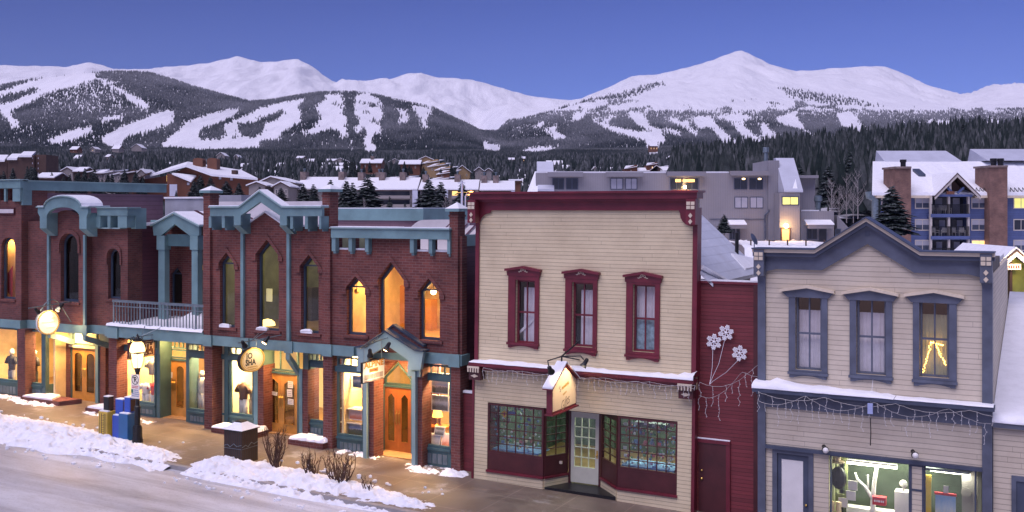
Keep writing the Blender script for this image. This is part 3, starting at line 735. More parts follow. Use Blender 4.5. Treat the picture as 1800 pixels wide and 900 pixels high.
# B block
w1_ = .3
wB1 = shape(U(106.5), U(138), 4.55, 7.2, 'arch', .45); wB2 = shape(U(190, w1_), U(212, w1_), 4.72, 6.64, 'arch', .3)
xb0, xb1, xbl, xbr = U(50), U(224.5, w1_), U(84), U(150)
part('wall', MB().plate([(xa1+.002, 3.6), (xbl, 3.6), (xbl, 7.65), (xa1+.002, 7.65)], w1_, w1_+.3), M['brick2'], BL)
part('wall', MB().plate([(xbr, 3.6), (xb1, 3.6), (xb1, 7.55), (xbr, 7.55)], w1_, w1_+.3, [wB2]), M['brick2'], BL)
arc = [(lerp(xbl+.15, xbr-.15, .5)+((xbr-xbl)/2-.15)*math.cos(math.pi*i/10), 7.55+.55*math.sin(math.pi*i/10)) for i in range(11)]
part('bay_wall', MB().plate([(xbl, 3.6), (xbr, 3.6), (xbr, 7.55)]+arc+[(xbl, 7.55)], 0, .6, [wB1]), M['brick2'], BL)
window(BL, wB1, .16, M['navy'], .09, glass=M['glass_dark']); window(BL, wB2, w1_+.14, M['navy'], .08, glass=M['glass_dark'])
for wp_, w_ in ((wB1, 0), (wB2, w1_)):
    x0, x1 = wp_[0][0], wp_[1][0]; top = [p for p in wp_[2:]]
    out = [((p[0]-(x0+x1)/2)*1.24+(x0+x1)/2, p[1]+.16*(1 if 0 < i < len(top)-1 else 0)) for i, p in enumerate(top)]
    hp = [(out[0][0], out[0][1]-.3)]+out+[(out[-1][0], out[-1][1]-.3), (x0-.012, top[-1][1]-.3)]+[(p[0]+(-.012 if p[0] < (x0+x1)/2 else .012), p[1]+.01) for p in top[::-1]]+[(x1+.012, top[0][1]-.3)]
    part('brick_hood', MB().plate(hp, w_-.06, w_-.003), M['brick2'], BL)
    part('sill', MB().box(x0-.1, x1+.1, w_-.06, w_+.15, wp_[0][1]-.1, wp_[0][1]-.003), M['brick2'], BL)
# curved pediment frame
pw = -.5
xl, xr = U(70, pw), U(152, pw); cx = (xl+xr)/2; bwid = U(82, pw)-xl
zt = 8.2; zk = 7.85
outer = []; inner = []
for i in range(13):
    g = math.pi*i/12; outer.append((cx+(xr-xl-2*bwid+.15)/2*1.05*math.cos(g), zt+.42*math.sin(g))); inner.append((cx+(xr-xl-2*bwid)/2*math.cos(g), zk+.37*math.sin(g)))
pl = [(xr-bwid, 7.4), (xr, 7.4), (xr, 7.85), (xr+.08, 8.0), (xr+.08, zt)]+outer+[(xl-.12, zt), (xl-.12, 8.0), (xl, 7.85), (xl, 7.4), (xl+bwid, 7.4)]+inner[::-1]
part('pediment', MB().plate(pl, pw, pw+.14), M['teal'], BL)
k = MB(); k2 = MB(); cps = [(xr+.12, zt)]+outer+[(xl-.16, zt)]
for (a, b), (c, d) in zip(cps, cps[1:]):
    k.sheet([(c, pw-.06, d+.045), (a, pw-.06, b+.045), (a, .5, b+.045), (c, .5, d+.045)], .04); k2.sheet([(c, pw-.0, d+.075), (a, pw-.0, b+.075), (a, .49, b+.075), (c, .49, d+.075)], .028)
part('cornice_cap', k, M['teal_lt'], BL); part('cap_snow', k2, M['snow'], BL)
for x0 in (xl, xr-bwid):
    k = MB().box(x0, x0+bwid, pw+.143, -.003, 7.4, 8.0); k.prism([(pw, 7.396), (-.003, 7.396), (-.003, 7.1), (-.1, 7.1)], x0, x0+bwid); part('corbel', k, M['teal'], BL)
for a in (83.5, 147): part('pilaster', MB().box(U(a, -.05), U(a+3.6, -.05), -.08, -.003, 3.7, 7.15), M['teal'], BL)
# flat cornice right of the pediment
x0, x1 = xr+.09, U(226, -.05)
part('cornice', MB().box(x0, x1, -.1, .29, 7.9, 8.18), M['teal'], BL)
part('cornice_cap', MB().box(x0, x1+.04, -.16, .5, 8.183, 8.22), M['teal_lt'], BL)
k = MB()
for a, b in ((154, 163), (171, 179), (192, 197), (210, 226)): k.box(U(a, .0), U(b, .0), -.08, .29, 7.45, 7.897)
k.box(x1-.25, x1-.003, .292, .8, 7.4, 8.18); part('bracket', k, M['teal'], BL)
part('opening_sill', MB().box(U(163), U(211), .0, .5, 7.4, 7.447), M['teal_lt'], BL)
# flank of the B block towards the balcony
part('side_wall', MB().box(xb1-.2, xb1-.003, w1_+.302, 2.14, 3.68, 7.5), M['maroon_siding'], BL)
part('corner_wall', MB().box(xb1-.26, xb1, w1_+.3, w1_+.7, 3.68, 7.5), M['brick2'], BL)
part('side_cap', MB().box(xb1-.28, xb1+.03, 1.1, 7, 7.503, 7.62), M['snow'], BL)
k = MB().box(-40.5, xb1-.3, .61, 7, 7.0, 7.3); part('roof', k, M['snow'], BL)
k = MB().lathe([(.09, 0), (.09, .35), (.34, .4), (.34, .5), (.1, .62)], (U(236, 2.5), 2.5, 7.5), 10); part('roof_vent', k, M['steel'], BL)
# band and ground floor
k = MB().box(-40.5, xa1+.06, -.1, .35, zb0, zb1); k.box(xa1+.062, U(83)-.0, .2, .6, zb0, zb1); k.box(U(83), U(151), -.1, .6, zb0, zb1); k.box(U(151)+.002, U(190)-.01, .2, .6, zb0, zb1)
part('band', k, M['teal'], BL)
k = MB();
for a, b in ((82.5, 90), (145, 153)): k.box(U(a, -.12), U(b, -.12), -.15, -.103, zb0-.06, zb1+.03)
part('band_block', k, M['teal'], BL)
x0 = U(31, -.08); part('pier', MB().box(x0, U(44, -.08), -.08, .4, .2, zb0-.003), M['brick2'], BL)
# shop window A and B-left
gA = .58
o_ = shopwin(BL, -40.0, U(32, .25), 1.12, 3.3, .25, M['teal_dark'], .5)
shopwin(BL, U(46, .25), U(75, .25), 1.12, 3.3, .25, M['teal_dark'], .5)
part('mullion', MB().box(U(75, .25)+.002, U(80, .25), .24, .42, .4, 3.3), M['teal_dark'], BL)
# splay back to the door
bx0, bx1 = U(127.5, 1.0), U(170, 1.0)
sx = U(80, .3); ex = U(108, 1.0)
for nm, z0, z1, mt in (('bulkhead', .4, 1.05, 'teal_dark'), ('side_window', 1.053, 1.14, 'teal_dark')):
    o_ = part(nm, MB().slab([(sx, .3), (ex, 1.0), (ex, 1.1), (sx-.05, .4)], z0, z1), M[mt], BL)
part('pane', MB().slab([(sx, .33), (ex, 1.03), (ex, 1.045), (sx-.01, .345)], 1.142, 3.25), M['glass'], o_)
for a in (U(110.5, .95), U(172.5, .95)):
    part('porch_post', MB().box(a-.09, a+.07, .88, 1.02, .4, 2.95), M['teal'], BL)
part('pier', MB().box(U(114.5, .95), U(123.5, .95), .93, 1.3, .3, 2.75), M['brick2'], BL)
part('pier', MB().box(U(176, .95), U(186, .95), .93, 1.3, .3, 2.75), M['brick2'], BL)
for xa in (U(86, -.1), U(147, -.1)):
    k = MB(); k.add([(xa, -.15, 3.34), (xa+.15, -.15, 3.34), (xa+.15, 1.0, 2.9), (xa, 1.0, 2.9), (xa, -.15, 3.12), (xa+.15, -.15, 3.12), (xa+.15, .95, 2.7), (xa, .95, 2.7)],
           [(0, 1, 2, 3), (7, 6, 5, 4), (0, 4, 5, 1), (1, 5, 6, 2), (2, 6, 7, 3), (3, 7, 4, 0)]); part('brace', k, M['teal'], BL)
part('side_panel', MB().box(ex+.02, bx0-.08, 1.05, 1.3, 2.753, 3.4), M['teal_lt'], BL)
part('side_panel', MB().box(bx1+.08, U(190, .95), 1.05, 1.3, 2.753, 3.4), M['teal_dark'], BL)
double_door(BL, bx0, bx1, .52, 2.6, 1.0, M['oak'], 'arch', M['teal_dark'])
window(BL, shape(bx0-.02, bx1+.02, 2.72, 3.4, 'r'), 1.0, M['teal_dark'], .06, name='transom')
part('transom_sill', MB().box(bx0-.1, bx1+.1, .9, .998, 2.62, 2.7), M['cream'], BL)
for a, b, w0, w1, g0 in ((36, 104, -.25, .55, .55), (150, 196, -.3, .7, .47)):
    x0, x1 = U(a, w0), U(b, w0)
    k = MB().slab([(x0, w0), (x1, w0), (x1+.3, w1), (x0+.2, w1)], g0-.2, g0+.14); part('planter_ledge', k, M['brick2'], BL)
    k = MB().blob([(x0+.05, w0+.03), (lerp(x0, x1, .5), w0+.02), (lerp(x0, x1, .8), w0+.05), (lerp(x0, x1, .6), w1), (x0+.3, w1)], g0+.138, g0+.26, int(a)); part('ledge_snow', k, M['snow'], BL)
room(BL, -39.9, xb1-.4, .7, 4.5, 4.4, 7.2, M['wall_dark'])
room(BL, -39.9, U(78), .42, 4.5, .58, 3.34, M['wall_warm'])
room(BL, U(80)+.12, U(190), 1.32, 5, .53, 3.34, M['wall_warm'])
room(BL, -39.8, U(40)-.35, .34, .66, 4.4, 7.1, M['wall_warm'], name='bright_room')
area('shop_lamp', -38, .5, 6.9, 1.4, .25, 40, WARMER)

gx0, gx1 = U(809, .1), U(836, .1); Gf = thing('board_fence', 'low dark red fence with a snowy top between the brick and cream shops', 'fence', (gx0, .1, 0))
part('boards', MB().box(gx0, gx1, .1, .16, -.2, Z(825, 691, .1)), M['red_siding'], Gf); part('snow_cap', MB().box(gx0, gx1, .06, .2, Z(825, 691, .1)+.002, Z(825, 687, .1)), M['snow'], Gf)

for a, b, z0, z1, w in ((606, 622, 4.0, 4.9, 3.2), (690, 712, 4.0, 5.4, 3.6), (652, 664, 4.0, 4.7, 2.8), (742, 758, 4.0, 5.0, 3.0)):
    part('cupboard', MB().box(U(a, w), U(b, w), w, w+.4, z0-.05, z1), M['oak'], BB)
for a, b, w in ((655, 672, 2.4), (712, 726, 2.4), (636, 644, 1.6)):
    curtain_mb = MB(); n = 10
    for i in range(n+1): x = lerp(U(a, w), U(b, w), i/n); curtain_mb.v += [(x, w+.04*math.sin(i*2.2), 4.0), (x, w+.04*math.sin(i*2.2), 6.3)]
    curtain_mb.f += [(2*i, 2*i+2, 2*i+3, 2*i+1) for i in range(n)]; part('curtain', curtain_mb, M['wall_cream'], BB, sm=True)
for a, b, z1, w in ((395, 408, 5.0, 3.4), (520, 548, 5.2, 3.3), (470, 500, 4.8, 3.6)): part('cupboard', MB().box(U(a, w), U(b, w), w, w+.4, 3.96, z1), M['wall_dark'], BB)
# =============================================================== cream clapboard shop with maroon trim
WC_ = -.5
CB = thing('clapboard_shop', 'cream clapboard false-front shop with maroon trim and house-shaped sign', 'building', (-12, 2, 0))
cu = lambda px, dw=0: U(px, WC_+dw)
cz_ = lambda px, py, dw=0: Z(px, py, WC_+dw)
x0, x1 = cu(836), cu(1222)
def sash(parent, px, w, fmat, trim, pedcol, smat=None, curt=True):
    """double-hung window: px=(frame l, frame r, glass l, glass r, ped l, ped r, ped peak y, eave y, frame bottom y, glass top y, glass bottom y)"""
    fl, fr, gl, gr, pl_, pr, yp, ye, yb, gt, gb = px
    mid = (fl+fr)/2; u = lambda p: U(p, w); z = lambda y: Z(mid, y, w)
    a, b, c, d = u(fl), u(fr), u(gl), u(gr); zb, zt, z0, z1 = z(yb), z(ye), z(gb), z(gt)
    o = window(parent, [(c, z0), (d, z0), (d, z1), (c, z1)], w+.09, fmat, .045, [lerp(z0, z1, .49)], [(c+d)/2], name='sash_window', depth=.07)
    fm = MB().plate([(a, zb+.16), (b, zb+.16), (b, zt-.02), (a, zt-.02)], w-.05, w-.002, [[(c-.01, z0-.01), (d+.01, z0-.01), (d+.01, z1+.01), (c-.01, z1+.01)]])
    part('window_frame', fm, fmat, parent)
    k = MB(); k.box(a-.02, b+.02, w-.10, w-.003, zb+.09, zb+.157)
    n = 8; pts = [(a+.02, zb+.087), (a+.02, zb), (a+.12, zb)]+[(lerp(a+.16, b-.16, i/n), zb+.02+.045*math.sin(math.pi*i/n)) for i in range(n+1)]+[(b-.12, zb), (b-.02, zb), (b-.02, zb+.087)]
    k.plate(pts[::-1], w-.06, w-.004); part('sill', k, fmat, parent)
    P0, P1 = u(pl_), u(pr); zp = z(yp); zm = (P0+P1)/2
    k = MB().plate([(a-.03, zt-.13), (b+.03, zt-.13), (P1-.03, zt), (zm, zp-.03), (P0+.03, zt)], w-.07, w-.004)
    part('pediment', k, trim, parent)
    k = MB()
    k.plate([(P0, zt+.003), (zm, zp-.027), (zm, zp+.05), (P0, zt+.07)][::-1], w-.16, w-.004); k.plate([(zm+.001, zp-.027), (P1, zt+.003), (P1, zt+.07), (zm+.001, zp+.05)], w-.16, w-.004)
    part('pediment_cap', k, pedcol, parent)
    if smat:
        k = MB()
        for s in (-1, 1):
            k.tube([(zm+s*(.02+.13*t), w-.083, zt-.02+.10*(1-t)+.025*math.sin(t*7)) for t in [i/8 for i in range(9)]], .012, 5)
        k.ball((zm, w-.08, zt+.09), .03, 6, 4); k.tube([(zm-.07, w-.08, zt), (zm, w-.08, zt+.05), (zm+.07, w-.08, zt)], .012, 5)
        part('scroll_ornament', k, smat, parent)
    return c, d, z0, z1
def curtain(parent, a, b, z0, z1, w, seed, mat=None):
    r = random.Random(seed); n = 24; ph = r.uniform(0, 6); vs = []
    for i in range(n+1):
        x = lerp(a, b, i/n); y = w+.022*math.sin(i*1.9+ph)+.012*math.sin(i*.8+ph)
        vs += [(x, y, z0), (x, y*.999, z1)]
    part('curtain', MB().add(vs, [(2*i, 2*i+2, 2*i+3, 2*i+1) for i in range(n)]), mat or M['curtain'], parent, sm=True)
# ground floor is split by the recessed shop front
gx = {k: cu(v) for k, v in dict(l0=858, l1=867, l2=949, l3=958, s0=1085, r1=1093, r2=1187, r3=1192).items()}
ztop = 2.42
zfl = 3.42
hole = [(gx['l0'], -.5), (gx['r3'], -.5), (gx['r3'], ztop), (gx['l0'], ztop)]
up = []
specs = [(893, 947, 906, 939, 889, 951, 470, 477, 612, 493, 603), (993, 1049, 1005, 1041, 989, 1054, 475, 482, 624, 497, 609), (1100, 1159, 1112, 1150, 1096, 1164, 480, 488, 634, 501, 618)]
def sholes(specs, w):
    out = []
    for fl, fr, gl, gr, a, b, c, d, e, gt, gb in specs:
        m = (fl+fr)/2; out.append([(U(gl, w)-.012, Z(m, gb, w)-.012), (U(gr, w)+.012, Z(m, gb, w)-.012), (U(gr, w)+.012, Z(m, gt, w)+.012), (U(gl, w)-.012, Z(m, gt, w)+.012)])
    return out
part('upper_wall', MB().plate([(x0, 3.4), (x1, 3.4), (x1, 8.5), (x0, 8.5)], WC_, WC_+.2, sholes(specs, WC_)), M['cream_siding'], CB)
part('lower_wall', MB().plate([(x0-.02, -.4), (gx['l0'], -.4), (gx['l0'], ztop), (gx['r3'], ztop), (gx['r3'], -.4), (x1, -.4), (x1, 3.397), (x0-.02, 3.397)], WC_, WC_+.2), M['cream_siding'], CB)
for i, s in enumerate(specs):
    a, b, c, d = sash(CB, s, WC_, M['maroon'], M['maroon'], M['maroon'], M['cream'])
    curtain(CB, a+(.2 if i < 2 else .0)*(b-a), b, c, d-(.0 if i == 2 else .22), WC_+.3, i)
    if i == 2: part('lower_curtain', MB().box(a, b, WC_+.24, WC_+.25, c, lerp(c, d, .47)), pm('blue_lace', (.25, .38, .42), .8, .5, 9), CB)
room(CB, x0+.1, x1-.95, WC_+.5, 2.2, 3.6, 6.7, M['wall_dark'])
# corner boards, frieze and cornice
k = MB().box(x0-.02, x0+.1, WC_-.05, WC_-.003, 3.66, 8.2); part('corner_board', k, M['maroon'], CB)
part('corner_board', MB().box(x1-.1, x1+.03, WC_-.05, WC_+.3, 3.66, 8.2), M['maroon'], CB)
part('corner_board', MB().box(x1-.07, x1+.02, WC_-.04, WC_+.2, -.4, 3.3), M['maroon'], CB)
part('corner_board', MB().box(x0-.09, x0-.022, WC_-.03, WC_+.2, -.4, 3.3), M['maroon'], CB)
zf = 8.12
fr = [(x0+.0, 8.45), (x0+.0, zf-.42), (x0+.12, zf-.42)]+[(x0+.12+.36*(1-math.cos(math.pi/2*i/5)), zf-.42+.34*math.sin(math.pi/2*i/5)) for i in range(1, 6)]+[(x0+.52, zf), (x1-.5, zf)]
fr += [(x1-.46-.0, zf-.06)]+[(x1-.1-.36*math.cos(math.pi/2*i/5), zf-.42+.34*(1-math.sin(math.pi/2*i/5))) for i in range(1, 6)]+[(x1+.0, zf-.42), (x1+.0, 8.45)]
part('frieze', MB().plate(fr, WC_-.07, WC_-.052), M['maroon'], CB)
k = MB().box(x0-.1, x1+.08, WC_-.3, WC_+.25, 8.44, 8.6); k.box(x0-.06, x1+.05, WC_-.2, WC_-.071, 8.37, 8.437); k.box(x0-.14, x1+.13, WC_-.38, WC_+.3, 8.602, 8.66)
part('cornice', k, M['maroon'], CB)
def bracket_end(parent, xa, z0, z1, w, mat, orn, n=4):
    part('bracket', MB().box(xa-.13, xa+.13, w-.34, w-.072, z0, z1), mat, parent)
    k = MB(); zc = (z0+z1)/2+.17
    for dx, dz in ((-.06, -.055), (.06, -.055), (-.06, .055), (.06, .055)): k.box(xa+dx-.05, xa+dx+.05, w-.365, w-.342, zc+dz-.045, zc+dz+.045)
    part('bracket_ornament', k, orn, parent)
    for j, dz in enumerate((-.27, -.43)):
        k = MB(); zz = zc+dz-.0; k.plate([(xa, zz-.07), (xa+.055, zz), (xa, zz+.07), (xa-.055, zz)], w-.365, w-.342); part('bracket_ornament', k, orn, parent)
bracket_end(CB, x0+.02, 7.75, 8.43, WC_-.05, M['maroon'], M['cream']); bracket_end(CB, x1-.06, 7.75, 8.43, WC_-.05, M['maroon'], M['cream'])
# first-floor cornice with snow, end brackets
k = MB().box(x0-.05, x1+.06, WC_-.34, WC_-.003, 3.52, 3.62); k.box(x0-.02, x1+.02, WC_-.2, WC_-.004, 3.40, 3.517); part('shop_cornice', k, M['maroon'], CB)
def ledge_snow(parent, xa, xb, w0, w1, z, hfun, seed):
    k = MB(); r = random.Random(seed); n = int((xb-xa)/.18); vs = [];
    for i in range(n+1):
        x = lerp(xa, xb, i/n); h = max(.012, hfun(i/n)*r.uniform(.7, 1.25)); e = r.uniform(-.02, .03)
        vs += [(x, w0-e, z), (x, w0-e+.01, z+h*.6), (x, lerp(w0, w1, .45), z+h), (x, w1, z+h*1.15)]
    k.add(vs, [(i*4+j, (i+1)*4+j, (i+1)*4+j+1, i*4+j+1) for i in range(n) for j in range(3)]); return part('ledge_snow', k, M['snow'], parent, sm=True)
ledge_snow(CB, x0-.04, x1+.06, WC_-.35, WC_-.004, 3.622, lambda t: .035+.035*abs(math.sin(t*9))+(.1 if t > .93 else 0), 4)
for xa in (x0+.13, x1-.17):
    part('cornice_bracket', MB().box(xa-.2, xa+.2, WC_-.28, WC_-.003, 3.1, 3.517).box(xa-.22, xa+.22, WC_-.36, WC_-.285, 3.36, 3.517), M['maroon_dk'], CB)
    k = MB()
    for j in range(5): k.box(xa-.19+j*.085, xa-.15+j*.085, WC_-.385, WC_-.362, 3.34, 3.5)
    k.box(xa-.2, xa+.2, WC_-.383, WC_-.362, 3.46, 3.515)
    part('bracket_ornament', k, M['cream'], CB)
    k = MB().plate([(xa-.13, 3.22), (xa, 3.17), (xa+.13, 3.22), (xa, 3.27)], WC_-.30, WC_-.282); part('bracket_ornament', k, M['cream'], CB)
# recessed shop front
fw_ = WC_+.02
ztp = 2.3; zsl = .93
dl, dr = U(1005, .3), U(1054, .3); dw_ = .3
gl3, gr0 = cu(956), cu(1087)
def lattice(parent, a, b, z0, z1, w, nx, nz, nm='lattice_window', frame=M['maroon_dk'], fw=.06):
    xs = [lerp(a+fw, b-fw, i/nx) for i in range(1, nx)]; zs = [lerp(z0+fw, z1-fw, i/nz) for i in range(1, nz)]
    inner = [(a+fw, z0+fw), (b-fw, z0+fw), (b-fw, z1-fw), (a+fw, z1-fw)]
    k = MB().plate([(a, z0), (b, z0), (b, z1), (a, z1)], w, w+.07, [inner])
    for x in xs: k.box(x-.011, x+.011, w+.014, w+.05, z0+fw-.005, z1-fw+.005)
    for z in zs: k.box(a+fw-.005, b-fw+.005, w+.016, w+.048, z-.011, z+.011)
    o = part(nm, k, frame, parent); part('pane', MB().box(a+fw-.005, b-fw+.005, w+.03, w+.036, z0+fw-.005, z1-fw+.005), M['glass'], o); return o
lattice(CB, gx['l0'], gl3, zsl, ztp+.1, fw_, 6, 6); lattice(CB, gr0, gx['r3'], zsl, ztp+.1, fw_, 6, 6)
for a, b in ((gx['l0'], gl3), (gr0, gx['r3'])):
    part('panel', MB().box(a, b, fw_+.004, fw_+.1, .42, zsl-.003), M['maroon_dk'], CB); part('panel_ledge', MB().box(a-.02, b+.02, fw_-.07, fw_+.1, .36, .417), M['maroon'], CB)
    part('plinth', MB().box(a, b, fw_-.015, fw_+.1, -.4, .357), M['cream_siding'], CB)
def splay(a, wa, b, wb, nm):
    """lattice panel, timber panel and plinth between two plan points"""
    L = math.hypot(b-a, wb-wa); ang = math.atan2(wb-wa, b-a); ca, sa = math.cos(ang), math.sin(ang)
    def tr(mb): mb.v = [(a+p[0]*ca-p[1]*sa, wa+p[0]*sa+p[1]*ca, p[2]) for p in mb.v]; return mb
    k = MB(); fw = .07; inner = [(fw, zsl+fw), (L-fw, zsl+fw), (L-fw, ztp-fw), (fw, ztp-fw)]
    k.plate([(0, zsl), (L, zsl), (L, ztp+.1), (0, ztp+.1)], 0, .06, [inner]); k.box(L/2-.011, L/2+.011, .014, .05, zsl+fw, ztp-fw)
    for i in range(1, 6): z = lerp(zsl+fw, ztp-fw, i/6); k.box(fw, L-fw, .016, .048, z-.011, z+.011)
    o = part('lattice_window', tr(k), M['maroon_dk'], CB); part('pane', tr(MB().box(fw, L-fw, .03, .036, zsl+fw, ztp-fw)), M['glass'], o)
    part('panel', tr(MB().box(0, L, .004, .07, .42, zsl-.003)), M['maroon_dk'], CB); part('panel_ledge', tr(MB().box(0, L, -.05, .07, .36, .417)), M['maroon'], CB)
    part('plinth', tr(MB().box(0, L, -.01, .07, -.4, .357)), M['cream_siding'], CB)
splay(gl3+.03, fw_+.02, dl-.08, dw_, 'l'); splay(dr+.08, dw_, gr0-.03, fw_+.02, 'r')
part('head_board', MB().slab([(gx['l0'], fw_+.075), (gx['r3'], fw_+.075), (gx['r3'], .45), (gx['l0'], .45)], ztp+.103, ztp+.118), M['maroon_dk'], CB)
part('door_head', MB().box(dl-.08, dr+.08, dw_-.005, dw_+.1, 2.23, 2.4), M['maroon_dk'], CB)
k = MB()
for i, x in enumerate((-.13, 0, .13)): k.box((dl+dr)/2+x-.04, (dl+dr)/2+x+.04, dw_-.02, dw_-.006, 2.3, 2.37)
part('door_number', k, M['cream'], CB)
gl_ = [[]]
nx, nz = 3, 5; a, b, z0, z1 = dl+.1, dr-.1, .62, 2.08
hl = []
for i in range(nx):
    for j in range(nz):
        xa, xb = lerp(a, b, i/nx)+.012, lerp(a, b, (i+1)/nx)-.012; za, zb_ = lerp(z0, z1, j/nz)+.012, lerp(z0, z1, (j+1)/nz)-.012
        hl.append([(xa, za), (xb, za), (xb, zb_), (xa, zb_)])
o_ = part('door', MB().plate([(dl, .16), (dr, .16), (dr, 2.227), (dl, 2.227)], dw_+.01, dw_+.06, hl), M['door_cream'], CB)
part('pane', MB().box(a, b, dw_+.03, dw_+.036, z0, z1), M['glass'], o_)
part('handle', MB().ball((dr-.05, dw_-.03, 1.02), .035, 8, 5).box(dr-.075, dr-.025, dw_-.0, dw_+.0095, .93, 1.16), M['brass'], o_)
k = MB().box(dl-.07, dl-.003, dw_-.01, dw_+.08, .12, 2.227); k.box(dr+.003, dr+.07, dw_-.01, dw_+.08, .12, 2.227); part('door_frame', k, M['maroon_dk'], CB)
part('entrance_step', MB().slab([(gl3+.05, fw_-.0), (gr0-.05, fw_-.0), (gr0-.1, fw_+.1), (dr+.1, dw_+.0), (dl-.1, dw_+.0), (gl3+.1, fw_+.1)], -.2, .13), M['black'], CB)
o_ = part('letter_box', MB().box(cu(972, .3), cu(984, .3), .02, .06, .72, .8), M['cream'], CB)
room(CB, x0+.25, x1-.25, WC_+.22+.9, 5, .1, 3.3, M['gift_wall'])
area('shop_lamp', cu(1130), 1.7, 3.2, 2.2, 1.2, 170, (.80, 1, .70)); area('shop_lamp', cu(910), 2.0, 3.2, 1.6, 1.2, 60, (.75, 1, .76))
# the body of the shop behind its false front: blue metal roof sloping to the right
zr = 8.0; xm = (x0+x1)/2
part('side_wall', MB().box(x0+.02, x0+.12, WC_+.21, 13, -.4, 6.0), M['maroon_dk'], CB)
M['metal_roof'] = siding_mat('metal_roof', (.56, .59, .66), .22, .84, .12, (.76, .76, .82), .9, .55)
ue = x1+.38; aa = (1338-900)/1800; We = -ue*(CT+aa*ST)/(ST-aa*CT)-D; ze_ = Z(1237, 496, .0)
ur, zr_ = Q(1231, 378, We); sl_ = (zr_-ze_)/(ue-ur); um = cu(1120); zm_ = ze_+sl_*(ue-um)
k = MB().sheet([(um, WC_+.25, zm_), (ue, WC_+.25, ze_), (ue, We, ze_), (um, We, zm_)], .1); part('main_roof', k, M['metal_roof'], CB)
k = MB().sheet([(x0, WC_+.25, zm_-sl_*(um-x0)), (um-.01, WC_+.25, zm_-.01), (um-.01, We, zm_-.01), (x0, We, zm_-sl_*(um-x0))], .1); part('main_roof', k, M['snow'], CB)
part('flank_wall', MB().box(x1-.05, x1+.06, WC_+.32, We-.2, 3, ze_), M['slate_dk'], CB)
k = MB().sheet([(x1+.38, 5.0, ze_-1.7), (x1+.38, We+.6, ze_-.05), (x1+2.6, We+1, ze_+.1), (x1+2.6, 5.0, ze_-1.9)][::-1], .08); part('lean_to_roof', k, M['snow'], CB)
def onroof(px, py, lift=.05):
    a, b = (px-900)/1800, -(py-HY)/1800; du, dq = CT*a-ST, ST*a+CT      # ray: u = t*du, w = t*dq-D, z = H+t*b
    t = (ze_+sl_*ue+lift-H)/(b+sl_*du); return (t*du, t*dq-D, H+t*b)
k = MB().sheet([onroof(1283, 445), onroof(1308, 472), onroof(1336, 466), onroof(1336, 456)][::-1], .06); part('roof_snow', k, M['snow'], CB)
k = MB().tube([(x1-.3, 4.5, ze_), (x1-.3, 4.5, ze_+1.25)], .06, 8); part('roof_pipe', k, M['black'], CB)
k = MB().tube([(x1+.05, WC_+.3, ze_+.42), (x1+.3, .6, ze_+.12), (x1+.42, .9, ze_-.02)], .07, 6); part('snow_roll', k, M['snow'], CB)
# slight lean of the old false front to the right
for ch in CB.children_recursive:
    for v in ch.data.vertices: v.co.x += .0125*(v.co.z+BASE[CB.name].z-3.5)
# =============================================================== narrow maroon infill
IB = thing('infill_building', 'narrow dark red boarded building squeezed between the cream shop and the blue-grey shop', 'building', (-8, 2, 0))
wi = -.2; ix0, ix1 = U(1223, wi), U(1333, wi); zt_ = Z(1280, 499, wi)
part('wall', MB().box(ix0, ix1, wi, wi+.2, -.5, zt_), M['red_siding'], IB)
part('wall_cap', MB().box(ix0-.02, ix1, wi-.05, wi+.3, zt_+.002, zt_+.06), M['maroon'], IB)
part('cap_snow', MB().box(ix0, ix1, wi-.03, wi+.3, zt_+.062, zt_+.09), M['snow'], IB)
part('corner_board', MB().box(ix1-.12, ix1, wi-.04, wi-.003, -.5, zt_), M['maroon_dk'], IB)
a, b = U(1226, wi), U(1277, wi); zd = Z(1255, 779, wi)
o_ = part('door', MB().box(a+.05, b, wi-.045, wi-.003, -.4, zd), M['maroon_dk'], IB)
part('handle', MB().ball((a+.14, wi-.08, .9), .04, 8, 5).ball((a+.14, wi-.07, 1.12), .03, 8, 5), M['brass'], o_)
k = MB().box(b+.003, b+.11, wi-.06, wi-.003, -.4, zd); k.box(a-.05, b+.11, wi-.08, wi-.003, zd+.003, zd+.1); part('door_frame', k, M['maroon'], IB)
part('door_snow', MB().box(a-.05, b+.11, wi-.078, wi-.005, zd+.102, zd+.125), M['snow'], IB)
# =============================================================== blue-grey gabled shop
SB = thing('clapboard_shop', 'pale clapboard shop with blue-grey trim and a low gabled parapet, on the right', 'building', (-4, 2, 0))
ws = -.5; su = lambda p, d=0: U(p, ws+d); sz = lambda p, y, d=0: Z(p, y, ws+d)
x0, x1 = su(1333), su(1743)
sp3 = [(1387, 1455, 1399, 1444, 1373, 1468, 504, 514, 665, 521, 650), (1494, 1569, 1506, 1557, 1481, 1581, 508, 519, 672, 525, 658), (1605, 1682, 1617, 1668, 1590, 1696, 512, 523, 680, 528, 663)]
zpk = 7.97; zfl_ = 7.14
gp = [(x0, 3.5), (x1, 3.5), (x1, 7.0), (su(1620), 7.0), (su(1526), 7.8), (su(1436), 7.0), (x0, 7.0)]
part('upper_wall', MB().plate(gp, ws, ws+.2, sholes(sp3, ws)), M['slate_siding'], SB)
cmat = [M['curtain'], M['curtain'], pm('olive_curtain', (.42, .42, .26), .8, .1, 5)]
for i, s in enumerate(sp3):
    a, b, c, d = sash(SB, s, ws, M['slate'], M['slate'], M['cream'])
    curtain(SB, a, b, c, lerp(c, d, .8), ws+.32, i+9, cmat[i])
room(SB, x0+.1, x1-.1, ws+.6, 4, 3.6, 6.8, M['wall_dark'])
k = MB().box(x0, x0+.2, ws-.07, ws-.003, -.6, 6.7); part('corner_post', k, M['slate'], SB)
part('corner_post', MB().box(x1-.2, x1+.02, ws-.07, ws+.3, -.8, 6.7), M['slate'], SB)
zl = 6.62
